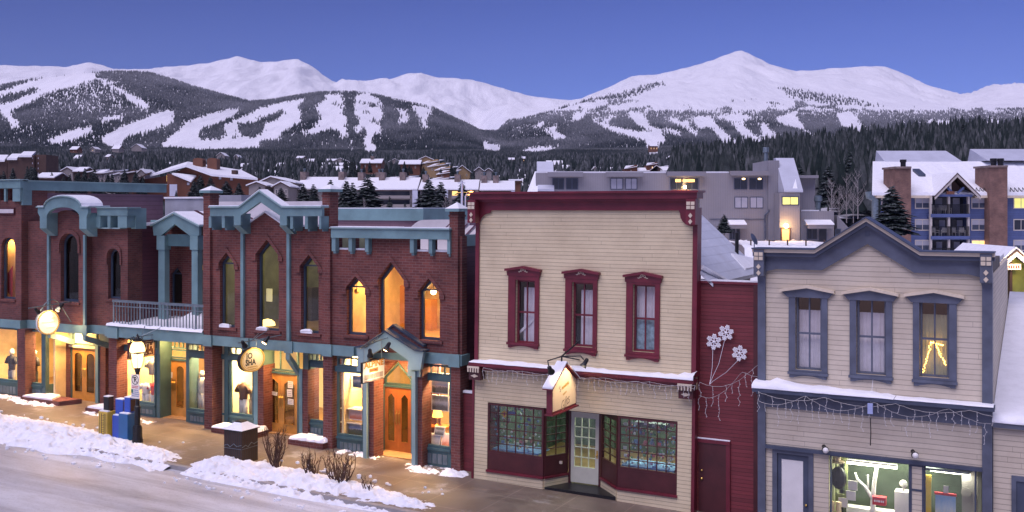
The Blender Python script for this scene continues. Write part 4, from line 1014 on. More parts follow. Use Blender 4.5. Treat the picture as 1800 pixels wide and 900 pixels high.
fr = [(x0+.003, 7.02), (x0+.003, zl-.3), (x0+.2, zl-.3), (x0+.24, zl-.06), (x0+.5, zl), (su(1446), zl), (su(1526), 7.3), (su(1608), zl), (x1-.5, zl), (x1-.24, zl-.06), (x1-.2, zl-.3), (x1, zl-.3), (x1, 7.02), (su(1621), 7.02), (su(1526), 7.8), (su(1435), 7.02)]
part('frieze', MB().plate(fr, ws-.1, ws-.072), M['slate'], SB)
cp = [(x0-.08, 7.05), (su(1436), 7.05), (su(1526), 7.86), (su(1620), 7.05), (x1+.08, 7.05)]
def ribbon(pts, h0, h1, w0, w1):
    n = len(pts); lo = [(p[0], p[1]+h0) for p in pts]; hi = [(p[0], p[1]+h1) for p in pts]
    return MB().plate(lo+hi[::-1], w0, w1)
part('cornice', ribbon(cp, -.1, .0, ws-.26, ws-.003), M['slate_dk'], SB)
part('cornice_moulding', ribbon(cp, .003, .085, ws-.33, ws-.0), M['cream'], SB)
part('cornice_cap', ribbon(cp, .088, .118, ws-.4, ws+.3), M['slate_dk'], SB)
k = MB(); a = su(1526); k.box(a-.06, a+.06, ws-.115, ws-.102, 7.5, 7.62); part('gable_boss', k, M['slate_dk'], SB)
bracket_end(SB, x0+.1, 6.45, 7.12, ws-.03, M['slate'], M['cream']); bracket_end(SB, x1-.1, 6.45, 7.12, ws-.03, M['slate'], M['cream'])
zc = 3.55
k = MB().box(x0-.06, x1+.08, ws-.4, ws-.003, zc-.08, zc+.02); k.box(x0, x1+.03, ws-.22, ws-.004, zc-.16, zc-.083); part('shop_cornice', k, M['slate_dk'], SB)
part('cornice_board', MB().box(x0+.2, x1-.2, ws-.06, ws-.003, zc-.5, zc-.163), M['slate'], SB)
ledge_snow(SB, x0-.06, su(1575), ws-.42, ws-.004, zc+.021, lambda t: .16*(1-t)**.7+.03, 8)
ledge_snow(SB, su(1576), x1+.06, ws-.41, ws-.004, zc+.021, lambda t: .03, 9)
zbm = 2.07
part('lower_wall', MB().plate([(x0+.2, zbm), (x1-.2, zbm), (x1-.2, 3.497), (x0+.2, 3.497)], ws, ws+.15), M['slate_siding'], SB)
part('shop_beam', MB().box(x0+.2, x1-.2, ws-.1, ws+.1, zbm-.09, zbm-.003), M['slate_dk'], SB)
zq = zbm-.093
d0, d1 = su(1358), su(1430); q0, q1, q2, q3 = su(1459), su(1600), su(1624), su(1716)
part('wall_strip', MB().box(x0+.2, d0, ws, ws+.1, -.6, zq), M['slate_siding'], SB); part('wall_strip', MB().box(d1, q0-.03, ws, ws+.1, -.6, zq), M['slate_siding'], SB)
k = MB().plate([(d0, -.6), (d1, -.6), (d1, zq), (d0, zq)], ws-.03, ws+.1, [[(d0+.12, -.5), (d1-.12, -.5), (d1-.12, zq-.1), (d0+.12, zq-.1)]]); part('door_frame', k, M['slate'], SB)
a, b = d0+.125, d1-.125
o_ = part('door', MB().plate([(a, -.5), (b, -.5), (b, zq-.11), (a, zq-.11)], ws+.02, ws+.07, [[(a+.1, -.2), (b-.14, -.2), (b-.14, zq-.25), (a+.1, zq-.25)]]), M['slate_dk'], SB)
part('door_panel', MB().box(a+.09, b-.13, ws+.03, ws+.06, -.21, zq-.24), M['white'], o_)
part('handle', MB().ball((b-.06, ws-.02, .62), .035, 8, 5).ball((b-.06, ws-.02, .42), .03, 8, 5), M['brass'], o_)
for a, b in ((q0, q1), (q2, q3)):
    window(SB, [(a, -.4), (b, -.4), (b, zq), (a, zq)], ws, M['slate_dk'], .035, name='shop_window')
k = MB().box(q1+.003, q2-.003, ws-.02, ws+.1, -.6, zq); part('mullion', k, M['slate_siding'], SB)
k = MB()
for z in (zq-.03, 1.35, .75): k.box(q1+.003, q2-.003, ws-.035, ws-.021, z-.025, z+.025)
k.box(q1+.003, q1+.04, ws-.036, ws-.021, -.6, zq-.06); k.box(q2-.04, q2-.003, ws-.036, ws-.021, -.6, zq-.06); part('mullion_trim', k, M['slate_dk'], SB)
part('side_wall', MB().box(x0+.003, x0+.12, ws+.22, 9, -.6, 6.6), M['slate_siding'], SB); part('side_wall', MB().box(x1-.1, x1, ws+.32, 9, -.6, 6.6), M['slate_siding'], SB)
part('roof', MB().box(x0+.13, x1-.11, ws+.31, 9, 6.6, 6.75), M['snow'], SB)
room(SB, q0-.1, x1-.3, ws+.12, 3.2, -.5, 2.06, M['wall_green'])
part('partition', MB().box(q0, q3, 1.3, 1.36, -.5, 2.05), pm('dark_green_board', (.055, .075, .05), .8, .4, 1.5), SB)
# =============================================================== low snow-roofed neighbour at the right edge
NB = thing('low_shop', 'low cream boarded shop under a broad snow-covered roof at the right edge', 'building', (0, 3, 0))
wn = -.45; nx0, nx1 = U(1746, wn), 6.0
part('wall', MB().box(nx0, nx1, wn, wn+.2, -.9, 3.05), M['slate_siding'], NB)
part('eave_board', MB().box(nx0, nx1, wn-.14, wn+.02, 3.052, 3.17), M['slate'], NB)
k = MB(); r_ = random.Random(2); n = 30; rows = []
for i in range(n+1):
    x = lerp(nx0-.02, nx1, i/n)
    rows.append([(x, wn-.17+r_.uniform(-.04, .04), 3.172), (x, wn-.16+r_.uniform(-.03, .03), 3.25), (x, wn+.1, 3.34)]+[(x, lerp(wn+.1, 10.2, t), lerp(3.34, 5.45, t)+r_.uniform(-.03, .03)) for t in (.06, .13, .25, .4, .6, .8, 1)]+[(x, 10.4, 3.2)])
m = len(rows[0]); k.add([p for r in rows for p in r], [(i*m+j, (i+1)*m+j, (i+1)*m+j+1, i*m+j+1) for i in range(n) for j in range(m-1)])
part('roof', k, M['snow'], NB, sm=True)
a = U(1778, wn); part('window_frame', MB().plate(shape(a, a+1.2, .2, 1.95, 'r'), wn-.05, wn-.003, [shape(a+.1, a+1.1, .3, 1.83, 'r')]), M['slate'], NB)
part('window', MB().box(a+.1, a+1.1, wn-.02, wn-.002, .3, 1.83), M['slate_dk'], NB)
# ---------------------------------------------------------------- buildings behind the street
HOUSE_SPOTS = []
def hx(px, y): return (px-900)/1800*y
def hz(py, y): return H-(py-HY)/1800*y
M['grey_wall'] = pm('grey_stucco', (.235, .225, .245), .8, .06, .3)
M['grey_batten'] = None
def batten(name, col, pitch=.3, var=.06):
    m_, nt, b = new_mat(name); tc = nd(nt, 'ShaderNodeTexCoord').outputs['Object']; sp = nd(nt, 'ShaderNodeSeparateXYZ'); nt.links.new(tc, sp.inputs[0])
    fr = mth(nt, 'FRACT', mth(nt, 'DIVIDE', mth(nt, 'ADD', sp.outputs[0], sp.outputs[1]), pitch)); ln = ramp(nt, fr, [(0, (.72,)*3), (.14, (1, 1, 1)), (1, (1, 1, 1))])
    c = ramp(nt, noise(nt, tc, .4, 5), [(.3, [v*(1-var) for v in col]), (.7, [v*(1+var) for v in col])])
    nt.links.new(mixc(nt, 1.0, c, ln, 'MULTIPLY'), b.inputs['Base Color']); b.inputs['Roughness'].default_value = .8; return m_
M['grey_batten'] = batten('grey_battens', (.25, .24, .26))
M['metal_light'] = pm('pale_metal', (.50, .52, .60), .5, .1, .5)
M['blue_siding'] = siding_mat('blue_siding', (.085, .12, .27), .3, .75, .1, (.12, .15, .3), .1)
M['chimney'] = brick_mat('brown_brick', (.24, .13, .10), (.18, .10, .085), (.22, .16, .14), .1, .3)
M['brown'] = batten('brown_boards', (.14, .05, .026), .4, .15); M['brown_dk'] = pm('brown_dark', (.075, .04, .03), .8, .2, .5)
M['beige'] = pm('beige_stucco', (.27, .24, .225), .8, .08, .3); M['tan'] = pm('tan_boards', (.36, .24, .12), .8, .12, .4); M['rust'] = pm('rust_boards', (.17, .07, .04), .8, .15, .4)
M['stone'] = pm('stone_chimney', (.21, .16, .145), .9, .35, 1.2, .3)
M['win_dark'] = pm('dark_pane', (.03, .035, .05), .12, .2, .6); M['win_pale'] = pm('curtained_pane', (.40, .40, .46), .3, .1, .8)
M['win_lit'] = emis('lit_pane', (1, .62, .2), 1.6); M['win_lit2'] = emis('lit_pane_yellow', (.85, .8, .22), .8); M['bulb'] = emis('lamp_bulb', (1, .66, .28), 30)
M['trim_lt'] = pm('pale_trim', (.55, .5, .45), .6, .08, 1)
def pwin(parent, px0, px1, py0, py1, y, pane='win_dark', fr=None, fw=.08, mull=True, dy=.06):
    x0, x1, z0, z1 = hx(px0, y), hx(px1, y), hz(py1, y), hz(py0, y)
    k = MB().plate([(x0, z0), (x1, z0), (x1, z1), (x0, z1)], y-dy, y-.004, [[(x0+fw, z0+fw), (x1-fw, z0+fw), (x1-fw, z1-fw), (x0+fw, z1-fw)]])
    if mull: k.box((x0+x1)/2-.04, (x0+x1)/2+.04, y-dy+.01, y-.006, z0+fw, z1-fw)
    o = part('window', k, fr or M['trim_lt'], parent)
    xm = (x0+x1)/2
    part('pane', MB().box(x0+fw, x1-fw, y-dy+.02, y-.003, z0+fw, z1-fw), M[pane], o); return o
def pbox(mb, px0, px1, py0, py1, y0, y1): return mb.box(hx(px0, y0), hx(px1, y0), y0, y1, hz(py1, y0), hz(py0, y0))
# ---- long grey building
Y = 130.0
G = thing('apartment_building', 'long grey building with paired windows and a tall sloping metal stair roof', 'building', (hx(1200, Y), Y, 0), WORLD)
gb = M['grey_batten']
part('wall', pbox(MB(), 942, 1350, 304, 520, Y, Y+14), gb, G)
part('roof_snow', MB().box(hx(942, Y), hx(1350, Y), Y+.3, Y+14, hz(304, Y)+.002, hz(304, Y)+.2), M['snow'], G)
for a, b, t in ((962, 1024, 304), (1064, 1129, 304), (1170, 1238, 303), (1280, 1350, 302)):
    x0, x1 = hx(a, Y), hx(b, Y); z0, z1 = hz(t+7, Y), hz(t-1, Y)
    part('window_hood', MB().add([(x0, Y-1.2, z0), (x1, Y-1.2, z0), (x1-.4, Y-.003, z0), (x0+.4, Y-.003, z0), (x0, Y-1.2, z1), (x1, Y-1.2, z1), (x1, Y-.003, z1), (x0, Y-.003, z1)], [(0, 3, 2, 1), (4, 5, 6, 7), (0, 1, 5, 4), (1, 2, 6, 5), (2, 3, 7, 6), (3, 0, 4, 7)]), M['grey_wall'], G)
for a, b, p in ((971, 991.5, 'win_dark'), (995, 1016, 'win_dark'), (1073, 1095, 'win_pale'), (1099, 1120, 'win_pale'), (1178, 1200.5, 'win_dark'), (1205, 1227.5, 'win_dark'), (1290, 1313.5, 'win_dark'), (1317, 1341, 'win_dark')):
    pwin(G, a, b, 313, 333, Y, p, M['slate_dk'])
for a, b in ((1291, 1314.5), (1318, 1341.5)): pwin(G, a, b, 346, 366, Y, 'win_pale', M['slate_dk'])
for a in (1307, 1335):
    part('ceiling_light', MB().ball((hx(a, Y-.02), Y-.07, hz(314.5, Y)), .22, 8, 5, (1, .2, .5)), emis('window_lamp', (1, .7, .3), 6), G)
for a, b in ((1195, 1200), (1208, 1215), (1218, 1224)): part('bright_pane', MB().box(hx(a-8, Y), hx(b-3, Y), Y-.066, Y-.061, hz(320, Y), hz(315, Y)), M['win_lit'], G)
part('wall_band', pbox(MB(), 1247, 1344, 384.5, 386, Y-.08, Y-.003), M['slate'], G)
# left end: sloping metal roof
k = MB().prism([(Y-.5, hz(336, Y)), (Y-.5, hz(332, Y)), (Y+3, hz(282, Y)), (Y+5, hz(282, Y)), (Y+5, hz(336, Y))], hx(945, Y), hx(974, Y)); part('stair_roof', k, M['metal_light'], G)
k = MB().add([(hx(926, Y), Y-1, hz(340, Y)), (hx(945, Y), Y-1, hz(340, Y)), (hx(945, Y), Y+2, hz(300, Y)), (hx(941, Y), Y+2, hz(300, Y)), (hx(926, Y), Y+4, hz(340, Y)), (hx(945, Y), Y+4, hz(340, Y))], [(0, 1, 2, 3), (0, 3, 4), (3, 2, 5, 4), (1, 5, 2), (0, 4, 5, 1)]); part('side_roof', k, M['snow'], G)
# stair tower with tall sloping roof
part('tower_wall', pbox(MB(), 1350.2, 1370, 282, 520, Y-.3, Y+8), gb, G)
k = MB().prism([(Y-3.2, hz(338, Y-3)), (Y-3.2, hz(335, Y-3)), (Y+1.0, hz(277, Y)), (Y+2, hz(277, Y)), (Y+2, hz(338, Y))], hx(1370.5, Y-1), hx(1403, Y-1)); part('tower_roof', k, M['metal_light'], G)
k = MB().sheet([(hx(1392, Y-3), Y-3.1, hz(334, Y-3)), (hx(1402, Y-3), Y-3.1, hz(334, Y-3)), (hx(1399, Y-2), Y-1.9, hz(314, Y-2))], .05); part('tower_snow', k, M['snow'], G)
part('tower_front', pbox(MB(), 1370.5, 1406, 338.5, 520, Y-3, Y+2), gb, G)
pwin(G, 1374, 1404, 345, 361, Y-3, 'win_lit2', M['slate_dk'], .12)
part('annex_wall', pbox(MB(), 1404, 1433, 313, 520, Y+1, Y+9), gb, G); part('annex_roof', pbox(MB(), 1402, 1439, 308, 313, Y-.5, Y+9), M['grey_wall'], G)
part('low_block', pbox(MB(), 1407, 1466, 371, 520, Y-1.5, Y+6), gb, G); part('low_block_snow', pbox(MB(), 1408, 1440, 369, 370.9, Y-1.3, Y+6), M['snow'], G)
for a, b, yy in ((1413, 1460, Y-1.5), (1277, 1308, Y)):
    x0, x1 = hx(a, yy), hx(b, yy); z0, z1 = hz(395, yy), hz(386, yy)
    part('canopy', MB().prism([(yy-1.6, z0), (yy-1.6, z0+.12), (yy-.003, z1), (yy-.003, z0)], x0, x1), M['snow'], G)
    part('canopy_fascia', MB().box(x0+.1, x1-.1, yy-1.5, yy-1.3, z0-.45, z0-.01), M['grey_wall'], G)
    pwin(G, a+5, lerp(a, b, .5), 402, 421, yy, 'win_dark', M['slate_dk']); pwin(G, lerp(a, b, .55), b-7, 402, 424, yy, 'win_dark', M['slate_dk'], mull=False)
part('door', pbox(MB(), 1373.5, 1388, 402, 432, Y-3.08, Y-3.004), emis('lit_door', (1, .62, .25), .45), G)
part('door_frame', MB().plate([(hx(1372, Y-3), hz(432, Y-3)), (hx(1389, Y-3), hz(432, Y-3)), (hx(1389, Y-3), hz(400, Y-3)), (hx(1372, Y-3), hz(400, Y-3))], Y-3.2, Y-3.004, [[(hx(1374, Y-3), hz(432, Y-3)+.01), (hx(1387, Y-3), hz(432, Y-3)+.01), (hx(1387, Y-3), hz(402, Y-3)), (hx(1374, Y-3), hz(402, Y-3))]]), M['brown_dk'], G)
o_ = part('wall_lamp', MB().ball((hx(1380, Y-3), Y-3.5, hz(397, Y-3)), .28, 10, 6), M['bulb'], G)
point('wall_lamp_light', hx(1380, Y-3), Y-4.2, hz(397, Y-3), 260, WARMER, .3, WORLD)
part('wall_lamp', MB().ball((hx(1203, Y), Y-.5, hz(329, Y)), .2, 10, 6), M['bulb'], G); point('wall_lamp_light', hx(1203, Y), Y-1.0, hz(329, Y), 120, WARM, .2, WORLD)
k = MB(); r_ = random.Random(4); px = 1181
while px < 1212:
    wd = r_.uniform(1.2, 2.2); pbox(k, px, px+wd, 334, 337.2, Y-.1, Y-.004); px += wd+.9
part('sign_letters', k, pm('red_letters', (.45, .06, .05), .6), G)
part('downpipe', MB().tube([(hx(1350, Y), Y-.4, hz(368, Y)), (hx(1350, Y), Y-.4, hz(372, Y)), (hx(1344, Y), Y-.2, hz(378, Y)), (hx(1344, Y), Y-.2, hz(430, Y))], .1, 6), M['slate'], G)
part('roof_vent', MB().lathe([(.35, 0), (.35, 1.2), (.55, 1.3), (.5, 1.9), (.2, 2.0)], (hx(1430, Y+3), Y+1, hz(371, Y)), 10), M['steel'], G)
part('chimney_pipe', MB().lathe([(.25, 0), (.25, 1.2), (.4, 1.25), (.4, 1.9)], (hx(1360, Y), Y+4, hz(282, Y)), 8), M['steel'], G)
k = MB().prism([(Y-1, hz(470, Y)), (Y-1, hz(378, Y)), (Y+8, hz(372, Y)), (Y+8, hz(470, Y))], hx(1467, Y), hx(1497, Y))
x0, x1 = hx(1467, Y), hx(1498, Y); k = MB().plate([(x0, 0), (x1, 0), (x1, hz(412, Y)), (x0, hz(378, Y))], Y-1, Y+6); part('lean_to', k, gb, G)
pwin(G, 1468, 1478, 402, 416, Y-1, 'win_dark', M['slate_dk'], .1, False)
# snowy terrace and its fence, dish
Yt = 118.0
k = MB(); n = 40; r_ = random.Random(8); vs = []
for i in range(n+1):
    x = lerp(hx(1300, Yt), hx(1460, Yt), i/n); vs += [(x, Yt-3, 0), (x, Yt-2.5, hz(434, Yt)+r_.uniform(-.1, .1)), (x, Yt, hz(429, Yt)+r_.uniform(-.15, .2)), (x, Yt+8, hz(428, Yt)+r_.uniform(-.1, .2))]
k.add(vs, [(i*4+j, (i+1)*4+j, (i+1)*4+j+1, i*4+j+1) for i in range(n) for j in range(3)]); structure('terrace_snow', k, M['snow'], WORLD, True, 'stuff')
F = thing('terrace_fence', 'thin dark railing on posts along the snowy terrace before the grey building', 'fence', (hx(1380, Yt), Yt-1, hz(434, Yt)), WORLD)
k = MB().box(hx(1310, Yt), hx(1448, Yt), Yt-1, Yt-.9, hz(422.8, Yt), hz(422, Yt)); part('rail', k, M['black'], F)
for a in (1348, 1380, 1412, 1444, 1316): part('post', MB().box(hx(a-1, Yt), hx(a+1, Yt), Yt-1.15, Yt-1.005, hz(434, Yt), hz(421, Yt)), M['brown_dk'], F)
S_ = thing('satellite_dish', 'dark tilted satellite dish beside the snowy terrace', 'dish', (hx(1326, 100), 100, hz(434, 100)), WORLD)
k = MB(); c0 = Vector((hx(1326, 100), 100, hz(420, 100))); k.lathe([(.02, -.12), (.35, -.08), (.6, 0), (.62, .02), (.3, -.04), (.02, -.08)], (0, 0, 0), 16, 'y')
rm = Matrix.Rotation(R(55), 4, 'Z') @ Matrix.Rotation(R(-25), 4, 'X'); k.v = [tuple(c0+rm @ Vector(v)) for v in k.v]; part('dish', k, M['slate_dk'], S_)
part('mast', MB().tube([(c0.x, 100, hz(436, 100)), (c0.x, 100, c0.z-.1)], .05, 6), M['steel'], S_)
# ---- blue apartment building
Y = 125.0
B = thing('apartment_building', 'blue apartment building with brick chimneys and stacked balconies under a snowy roof', 'building', (hx(1670, Y), Y, 0), WORLD)
bs = M['blue_siding']
k = pbox(MB(), 1548, 1637, 344, 560, Y, Y+14); k.v = [(v[0]+(v[1]-Y)*.37 if v[0] < hx(1560, Y) else v[0], v[1], v[2]) for v in k.v]; part('wall', k, bs, B); part('wall', pbox(MB(), 1705, 1900, 344, 560, Y, Y+14), bs, B)
part('recess_wall', pbox(MB(), 1637.2, 1704.8, 344, 560, Y+2, Y+14), M['slate_dk'], B)
ze, zr = hz(343, Y), hz(283, Y+10)
k = MB(); r_ = random.Random(6); rows = []; n = 50
for i in range(n+1):
    x = lerp(hx(1533, Y), hx(1900, Y), i/n); c = r_.uniform(-.1, .12)
    sk = .36*(1-min(1, i/n*4)); row = ([(x, Y-.8, ze-.05), (x, Y-.75, ze+.3+c*.4)]+[(x, lerp(Y-.7, Y+11, t), lerp(ze+.32, zr, t)+c*.5) for t in (.1, .3, .5, .7, .85)]+[(x, Y+11, zr), (x, Y+14, zr-.4), (x, Y+14.5, ze)]); rows.append([(q[0]+(q[1]-Y)*sk, q[1], q[2]) for q in row])
m_ = len(rows[0]); k.add([p for r in rows for p in r], [(i*m_+j, (i+1)*m_+j, (i+1)*m_+j+1, i*m_+j+1) for i in range(n) for j in range(m_-1)])
k.add([rows[0][j] for j in range(m_)], [tuple(range(m_))]); part('roof', k, M['snow'], B)
part('eave', MB().box(hx(1537, Y), hx(1634, Y), Y-.85, Y-.1, ze-.35, ze-.06), M['cream'], B); part('eave', MB().box(hx(1709, Y), hx(1900, Y), Y-.85, Y-.1, ze-.35, ze-.06), M['cream'], B)
for a, b, t, e in ((1564, 1694, 265, 296), (1735, 1900, 262, 282)):
    yy = Y+9; x0, x1 = hx(a, yy), hx(b, yy); k = MB().add([(x0+.1, yy, hz(e, yy)), (x1+1.2, yy, hz(e, yy)), (x1-.2, yy+5, hz(t, yy+5)), (x0, yy+5, hz(t, yy+5)), (x0+.1, yy+6, hz(e, yy)), (x1+1.2, yy+6, hz(e, yy))], [(0, 1, 2, 3), (3, 2, 5, 4), (0, 3, 4), (1, 5, 2), (0, 4, 5, 1)]); part('upper_roof', k, M['metal_light'], B)
for a, b, t, nf in ((1573.5, 1601.5, 294, 1), (1739.5, 1771, 292, 2)):
    o_ = part('chimney', pbox(MB(), a, b, t, 560, Y-1.4, Y+2.5), M['chimney'], B); part('chimney_cap', pbox(MB(), a-.8, b+.8, t-1.5, t+2, Y-1.6, Y+2.7), M['stone'], o_)
    for i in range(nf):
        c = lerp(a, b, .6 if nf == 1 else .32+.4*i); part('flue', MB().lathe([(.32, 0), (.32, .5), (.4, .55), (.4, .85)], (hx(c, Y), Y+.5, hz(t-1.6, Y)), 10), M['black'], o_)
for a, b in ((1549, 1572), (1608, 1634.5), (1707, 1734.5), (1781, 1808)):
    for r0, r1 in ((347, 367), (385, 405.5), (421.5, 441)):
        lit = 'win_lit' if (a == 1707 and r0 > 420) else ('win_lit2' if (a == 1781 and r0 == 347) else ('win_dark' if (a+r0) % 3 == 0 else 'win_pale'))
        o_ = pwin(B, a, b, r0, r1, Y, lit, M['trim_lt'], .12)
        if lit == 'win_pale': part('blind', MB().box(hx(a+1.7, Y), hx(b-1.7, Y), Y-.045, Y-.0405, hz(r1-1.7, Y), hz(lerp(r0, r1, .5), Y)), M['slate_dk'], o_)
# balconies
for i, yy in enumerate((376, 415, 453)):
    part('balcony', pbox(MB(), 1637, 1705, yy, yy+6, Y-1.3, Y+2), bs, B)
    k = MB(); pbox(k, 1638, 1704, yy-17, yy-16, Y-1.25, Y-1.15)
    for j in range(46): a = lerp(1638.5, 1703.5, j/45); pbox(k, a-.25, a+.25, yy-16, yy, Y-1.23, Y-1.18)
    part('railing', k, M['black'], B)
    for a in (1641, 1672):
        z0, z1 = yy-1, yy-29; o_ = part('sliding_door', pbox(MB(), a+1, a+30, z1, z0, Y+1.9, Y+1.99), M['win_dark'], B); part('curtain', pbox(MB(), a+3+(i*7) % 12, a+15+(i*5) % 10, z1+1, z0, Y+1.86, Y+1.895), M['win_pale'], o_)
for a in (1637, 1668.5, 1703): part('balcony_post', pbox(MB(), a-1.7, a+1.7, 344, 460, Y-1.1, Y-.7), M['trim_lt'], B)
# gable over the balconies
g0, g1, gp_ = hx(1632, Y), hx(1711, Y), hx(1671, Y); zt_ = hz(305, Y)
for s, xa in ((0, g0), (1, g1)):
    k = MB().sheet([(xa, Y-2.0, ze-.1), (gp_, Y-2.0, zt_), (gp_, Y+6, zt_), (xa, Y+6, ze-.1)] if s == 0 else [(gp_, Y-2.0, zt_), (xa, Y-2.0, ze-.1), (xa, Y+6, ze-.1), (gp_, Y+6, zt_)], .12); part('gable_roof', k, M['brown_dk'], B)
    k = MB().sheet([(xa, Y-1.9, ze+.0), (gp_, Y-1.9, zt_+.1), (gp_, Y+6, zt_+.1), (xa, Y+6, ze+.0)], .09); part('gable_snow', k, M['snow'], B)
    k = MB().plate([(xa, ze-.22), (xa, ze-.55), (gp_, zt_-.47), (gp_, zt_-.14)], Y-1.95, Y-1.8); part('bargeboard', k, M['trim_lt'], B)
part('gable_wall', MB().plate([(g0+.8, ze-.2), (g1-.8, ze-.2), (gp_, zt_-.6)], Y-.4, Y-.2), M['brown_dk'], B)
k = MB().box(hx(1641, Y), hx(1700, Y), Y-1.5, Y-1.2, hz(346, Y), hz(342, Y)); part('gable_beam', k, bs, B)
for a, b in ((1656, 1668), (1685, 1674)):
    k = MB().tube([(hx(a, Y), Y-1.4, hz(330, Y)), (hx(b, Y), Y-1.4, hz(340, Y))], .16, 4); part('gable_strut', k, bs, B)
part('gable_post', pbox(MB(), 1668.5, 1672.5, 316, 341, Y-1.5, Y-1.25), M['trim_lt'], B); part('gable_panel', pbox(MB(), 1664, 1678, 336, 341.5, Y-1.6, Y-1.51), M['rust'], B)
for a in (1610, 1727):
    o_ = part('skylight', MB().sheet([(hx(a-6, Y+7), Y+5, lerp(ze, zr, .49)+.45), (hx(a+6, Y+7), Y+5, lerp(ze, zr, .49)+.45), (hx(a+6, Y+7), Y+7, lerp(ze, zr, .66)+.45), (hx(a-6, Y+7), Y+7, lerp(ze, zr, .66)+.45)], .3), M['slate_dk'], B)
k = MB();
for a0, a1 in ((1712, 1738), (1772, 1800)):
    pts = [];
    for i in range(9): pts.append((hx(lerp(a0, a1, i/8), Y), Y-.5+.4*(i % 2), ze+.36+.9*(i % 2)*.6))
    k.tube(pts, .07, 4)
part('heat_cable', k, M['black'], B)
part('flue_pipe', MB().tube([(hx(1538, 118), 118, hz(420, 118)), (hx(1538, 118), 118, hz(352, 118)), (hx(1527, 118), 118, hz(345, 118)), (hx(1526, 118), 118, hz(337, 118))], .38, 10), M['steel'], B)
def chair_mesh():
    k = MB().box(-.3, .3, -.28, .28, .4, .45); k.plate([(-.3, .45), (.3, .45), (.26, .92), (-.26, .92)], .24, .29)
    for a in (-.32, .27): k.box(a, a+.05, -.28, .25, .62, .66)
    return k
c0 = None
for i, (a, yy, rz) in enumerate(((1644, 415, 20), (1660, 415, -25), (1680, 415, 25), (1691, 415, -15), (1642, 376, 15), (1656, 376, -5), (1666, 376, 20))):
    pos = Vector((hx(a, Y-.3), Y-.3, hz(yy, Y)))
    if c0 is None:
        c0 = thing('balcony_chair', 'white plastic chair on the middle balcony of the blue building', 'chair', (0, 0, 0), WORLD, 'white balcony chairs')
        part('seat', MB().box(-.3, .3, -.28, .28, .4, .45), M['white'], c0); part('backrest', MB().plate([(-.3, .45), (.3, .45), (.26, .95), (-.26, .95)], .24, .29), M['white'], c0)
        for s in (-1, 1):
            part('armrest', MB().box(s*.3-.03, s*.3+.03, -.28, .24, .62, .67), M['white'], c0)
            for t in (-.25, .25): part('leg', MB().box(s*.28-.03, s*.28+.03, t-.03, t+.03, 0, .4 if t > 0 else .62), M['white'], c0)
        o_ = c0
    else: o_ = copy_tree(c0)
    o_.matrix_world = Matrix.Translation(pos) @ Matrix.Rotation(R(rz), 4, 'Z') @ Matrix.Scale(1.1, 4)
    if yy == 376: o_['label'] = 'white plastic chair on the top balcony of the blue building'
L_ = thing('hanging_barrel', 'round copper coloured drum before the left brick chimney of the blue building', 'drum', (hx(1583, 110), 110, hz(412, 110)), WORLD)
part('drum', MB().lathe([(.4, 0), (.42, .1), (.42, .95), (.36, 1.1)], (hx(1583, 110), 110, hz(411, 110)), 14), pm('copper', (.32, .2, .14), .5, .2, 3, metal=.4), L_)
part('post', MB().tube([(hx(1583, 110), 110, 0), (hx(1583, 110), 110, hz(411, 110))], .12, 8), M['brown_dk'], L_)
# ---- small alpine kiosk at the right
Y = 52.0
K_ = thing('chalet_shop', 'small green chalet shop with a lit sign under its snowy gable', 'shop', (hx(1774, Y), Y, 0), WORLD)
x0, x1, xm = hx(1736, Y), hx(1812, Y), hx(1774, Y); zp, ze = hz(437, Y), hz(466, Y)
part('wall', MB().plate([(x0+.25, -1), (x1-.25, -1), (x1-.25, ze), (xm, zp-.25), (x0+.25, ze)], Y, Y+5), pm('green_boards', (.24, .26, .05), .7, .2, 2), K_)
for s in (0, 1):
    xa = x0 if s == 0 else x1
    q = [(xa, Y-.8, ze-.1), (xm, Y-.8, zp), (xm, Y+5.3, zp), (xa, Y+5.3, ze-.1)]; part('roof', MB().sheet(q if s == 0 else q[::-1], .1), M['brown_dk'], K_)
    part('roof_snow', MB().sheet([(p[0], p[1]+.05, p[2]+.12) for p in (q if s == 0 else q[::-1])], .11), M['snow'], K_); part('bargeboard', MB().plate([(xa, ze-.13), (xa, ze-.42), (xm, zp-.36), (xm, zp-.11)], Y-.78, Y-.66), M['metal_light'], K_)
part('sign', MB().box(hx(1751, Y-.4), hx(1793, Y-.4), Y-.5, Y-.42, hz(473, Y), hz(463, Y)), emis('lit_sign', (1, .8, .6), 1.1), K_)
k = MB();
for i in range(9): a = 1754+i*4.2; k.box(hx(a, Y-.4), hx(a+2.6, Y-.4), Y-.515, Y-.502, hz(471, Y), hz(465.5, Y))
part('sign_letters', k, pm('red_letters2', (.5, .05, .04), .6), K_)
k = MB();
for a in (1757, 1790): k.tube([(hx(a, Y), Y-.5, hz(458, Y)), (hx(a+(1774-a)*.5, Y), Y-.5, hz(450, Y))], .07, 4)
part('gable_strut', k, M['trim_lt'], K_); part('post', MB().box(xm-.07, xm+.07, Y-.2, Y-.005, -1, zp-.3), M['brown_dk'], K_)
point('sign_light', hx(1765, Y), Y-1.3, hz(458, Y), 45, SOFT, .1, WORLD); point('sign_light', hx(1788, Y), Y-1.3, hz(458, Y), 45, SOFT, .1, WORLD)
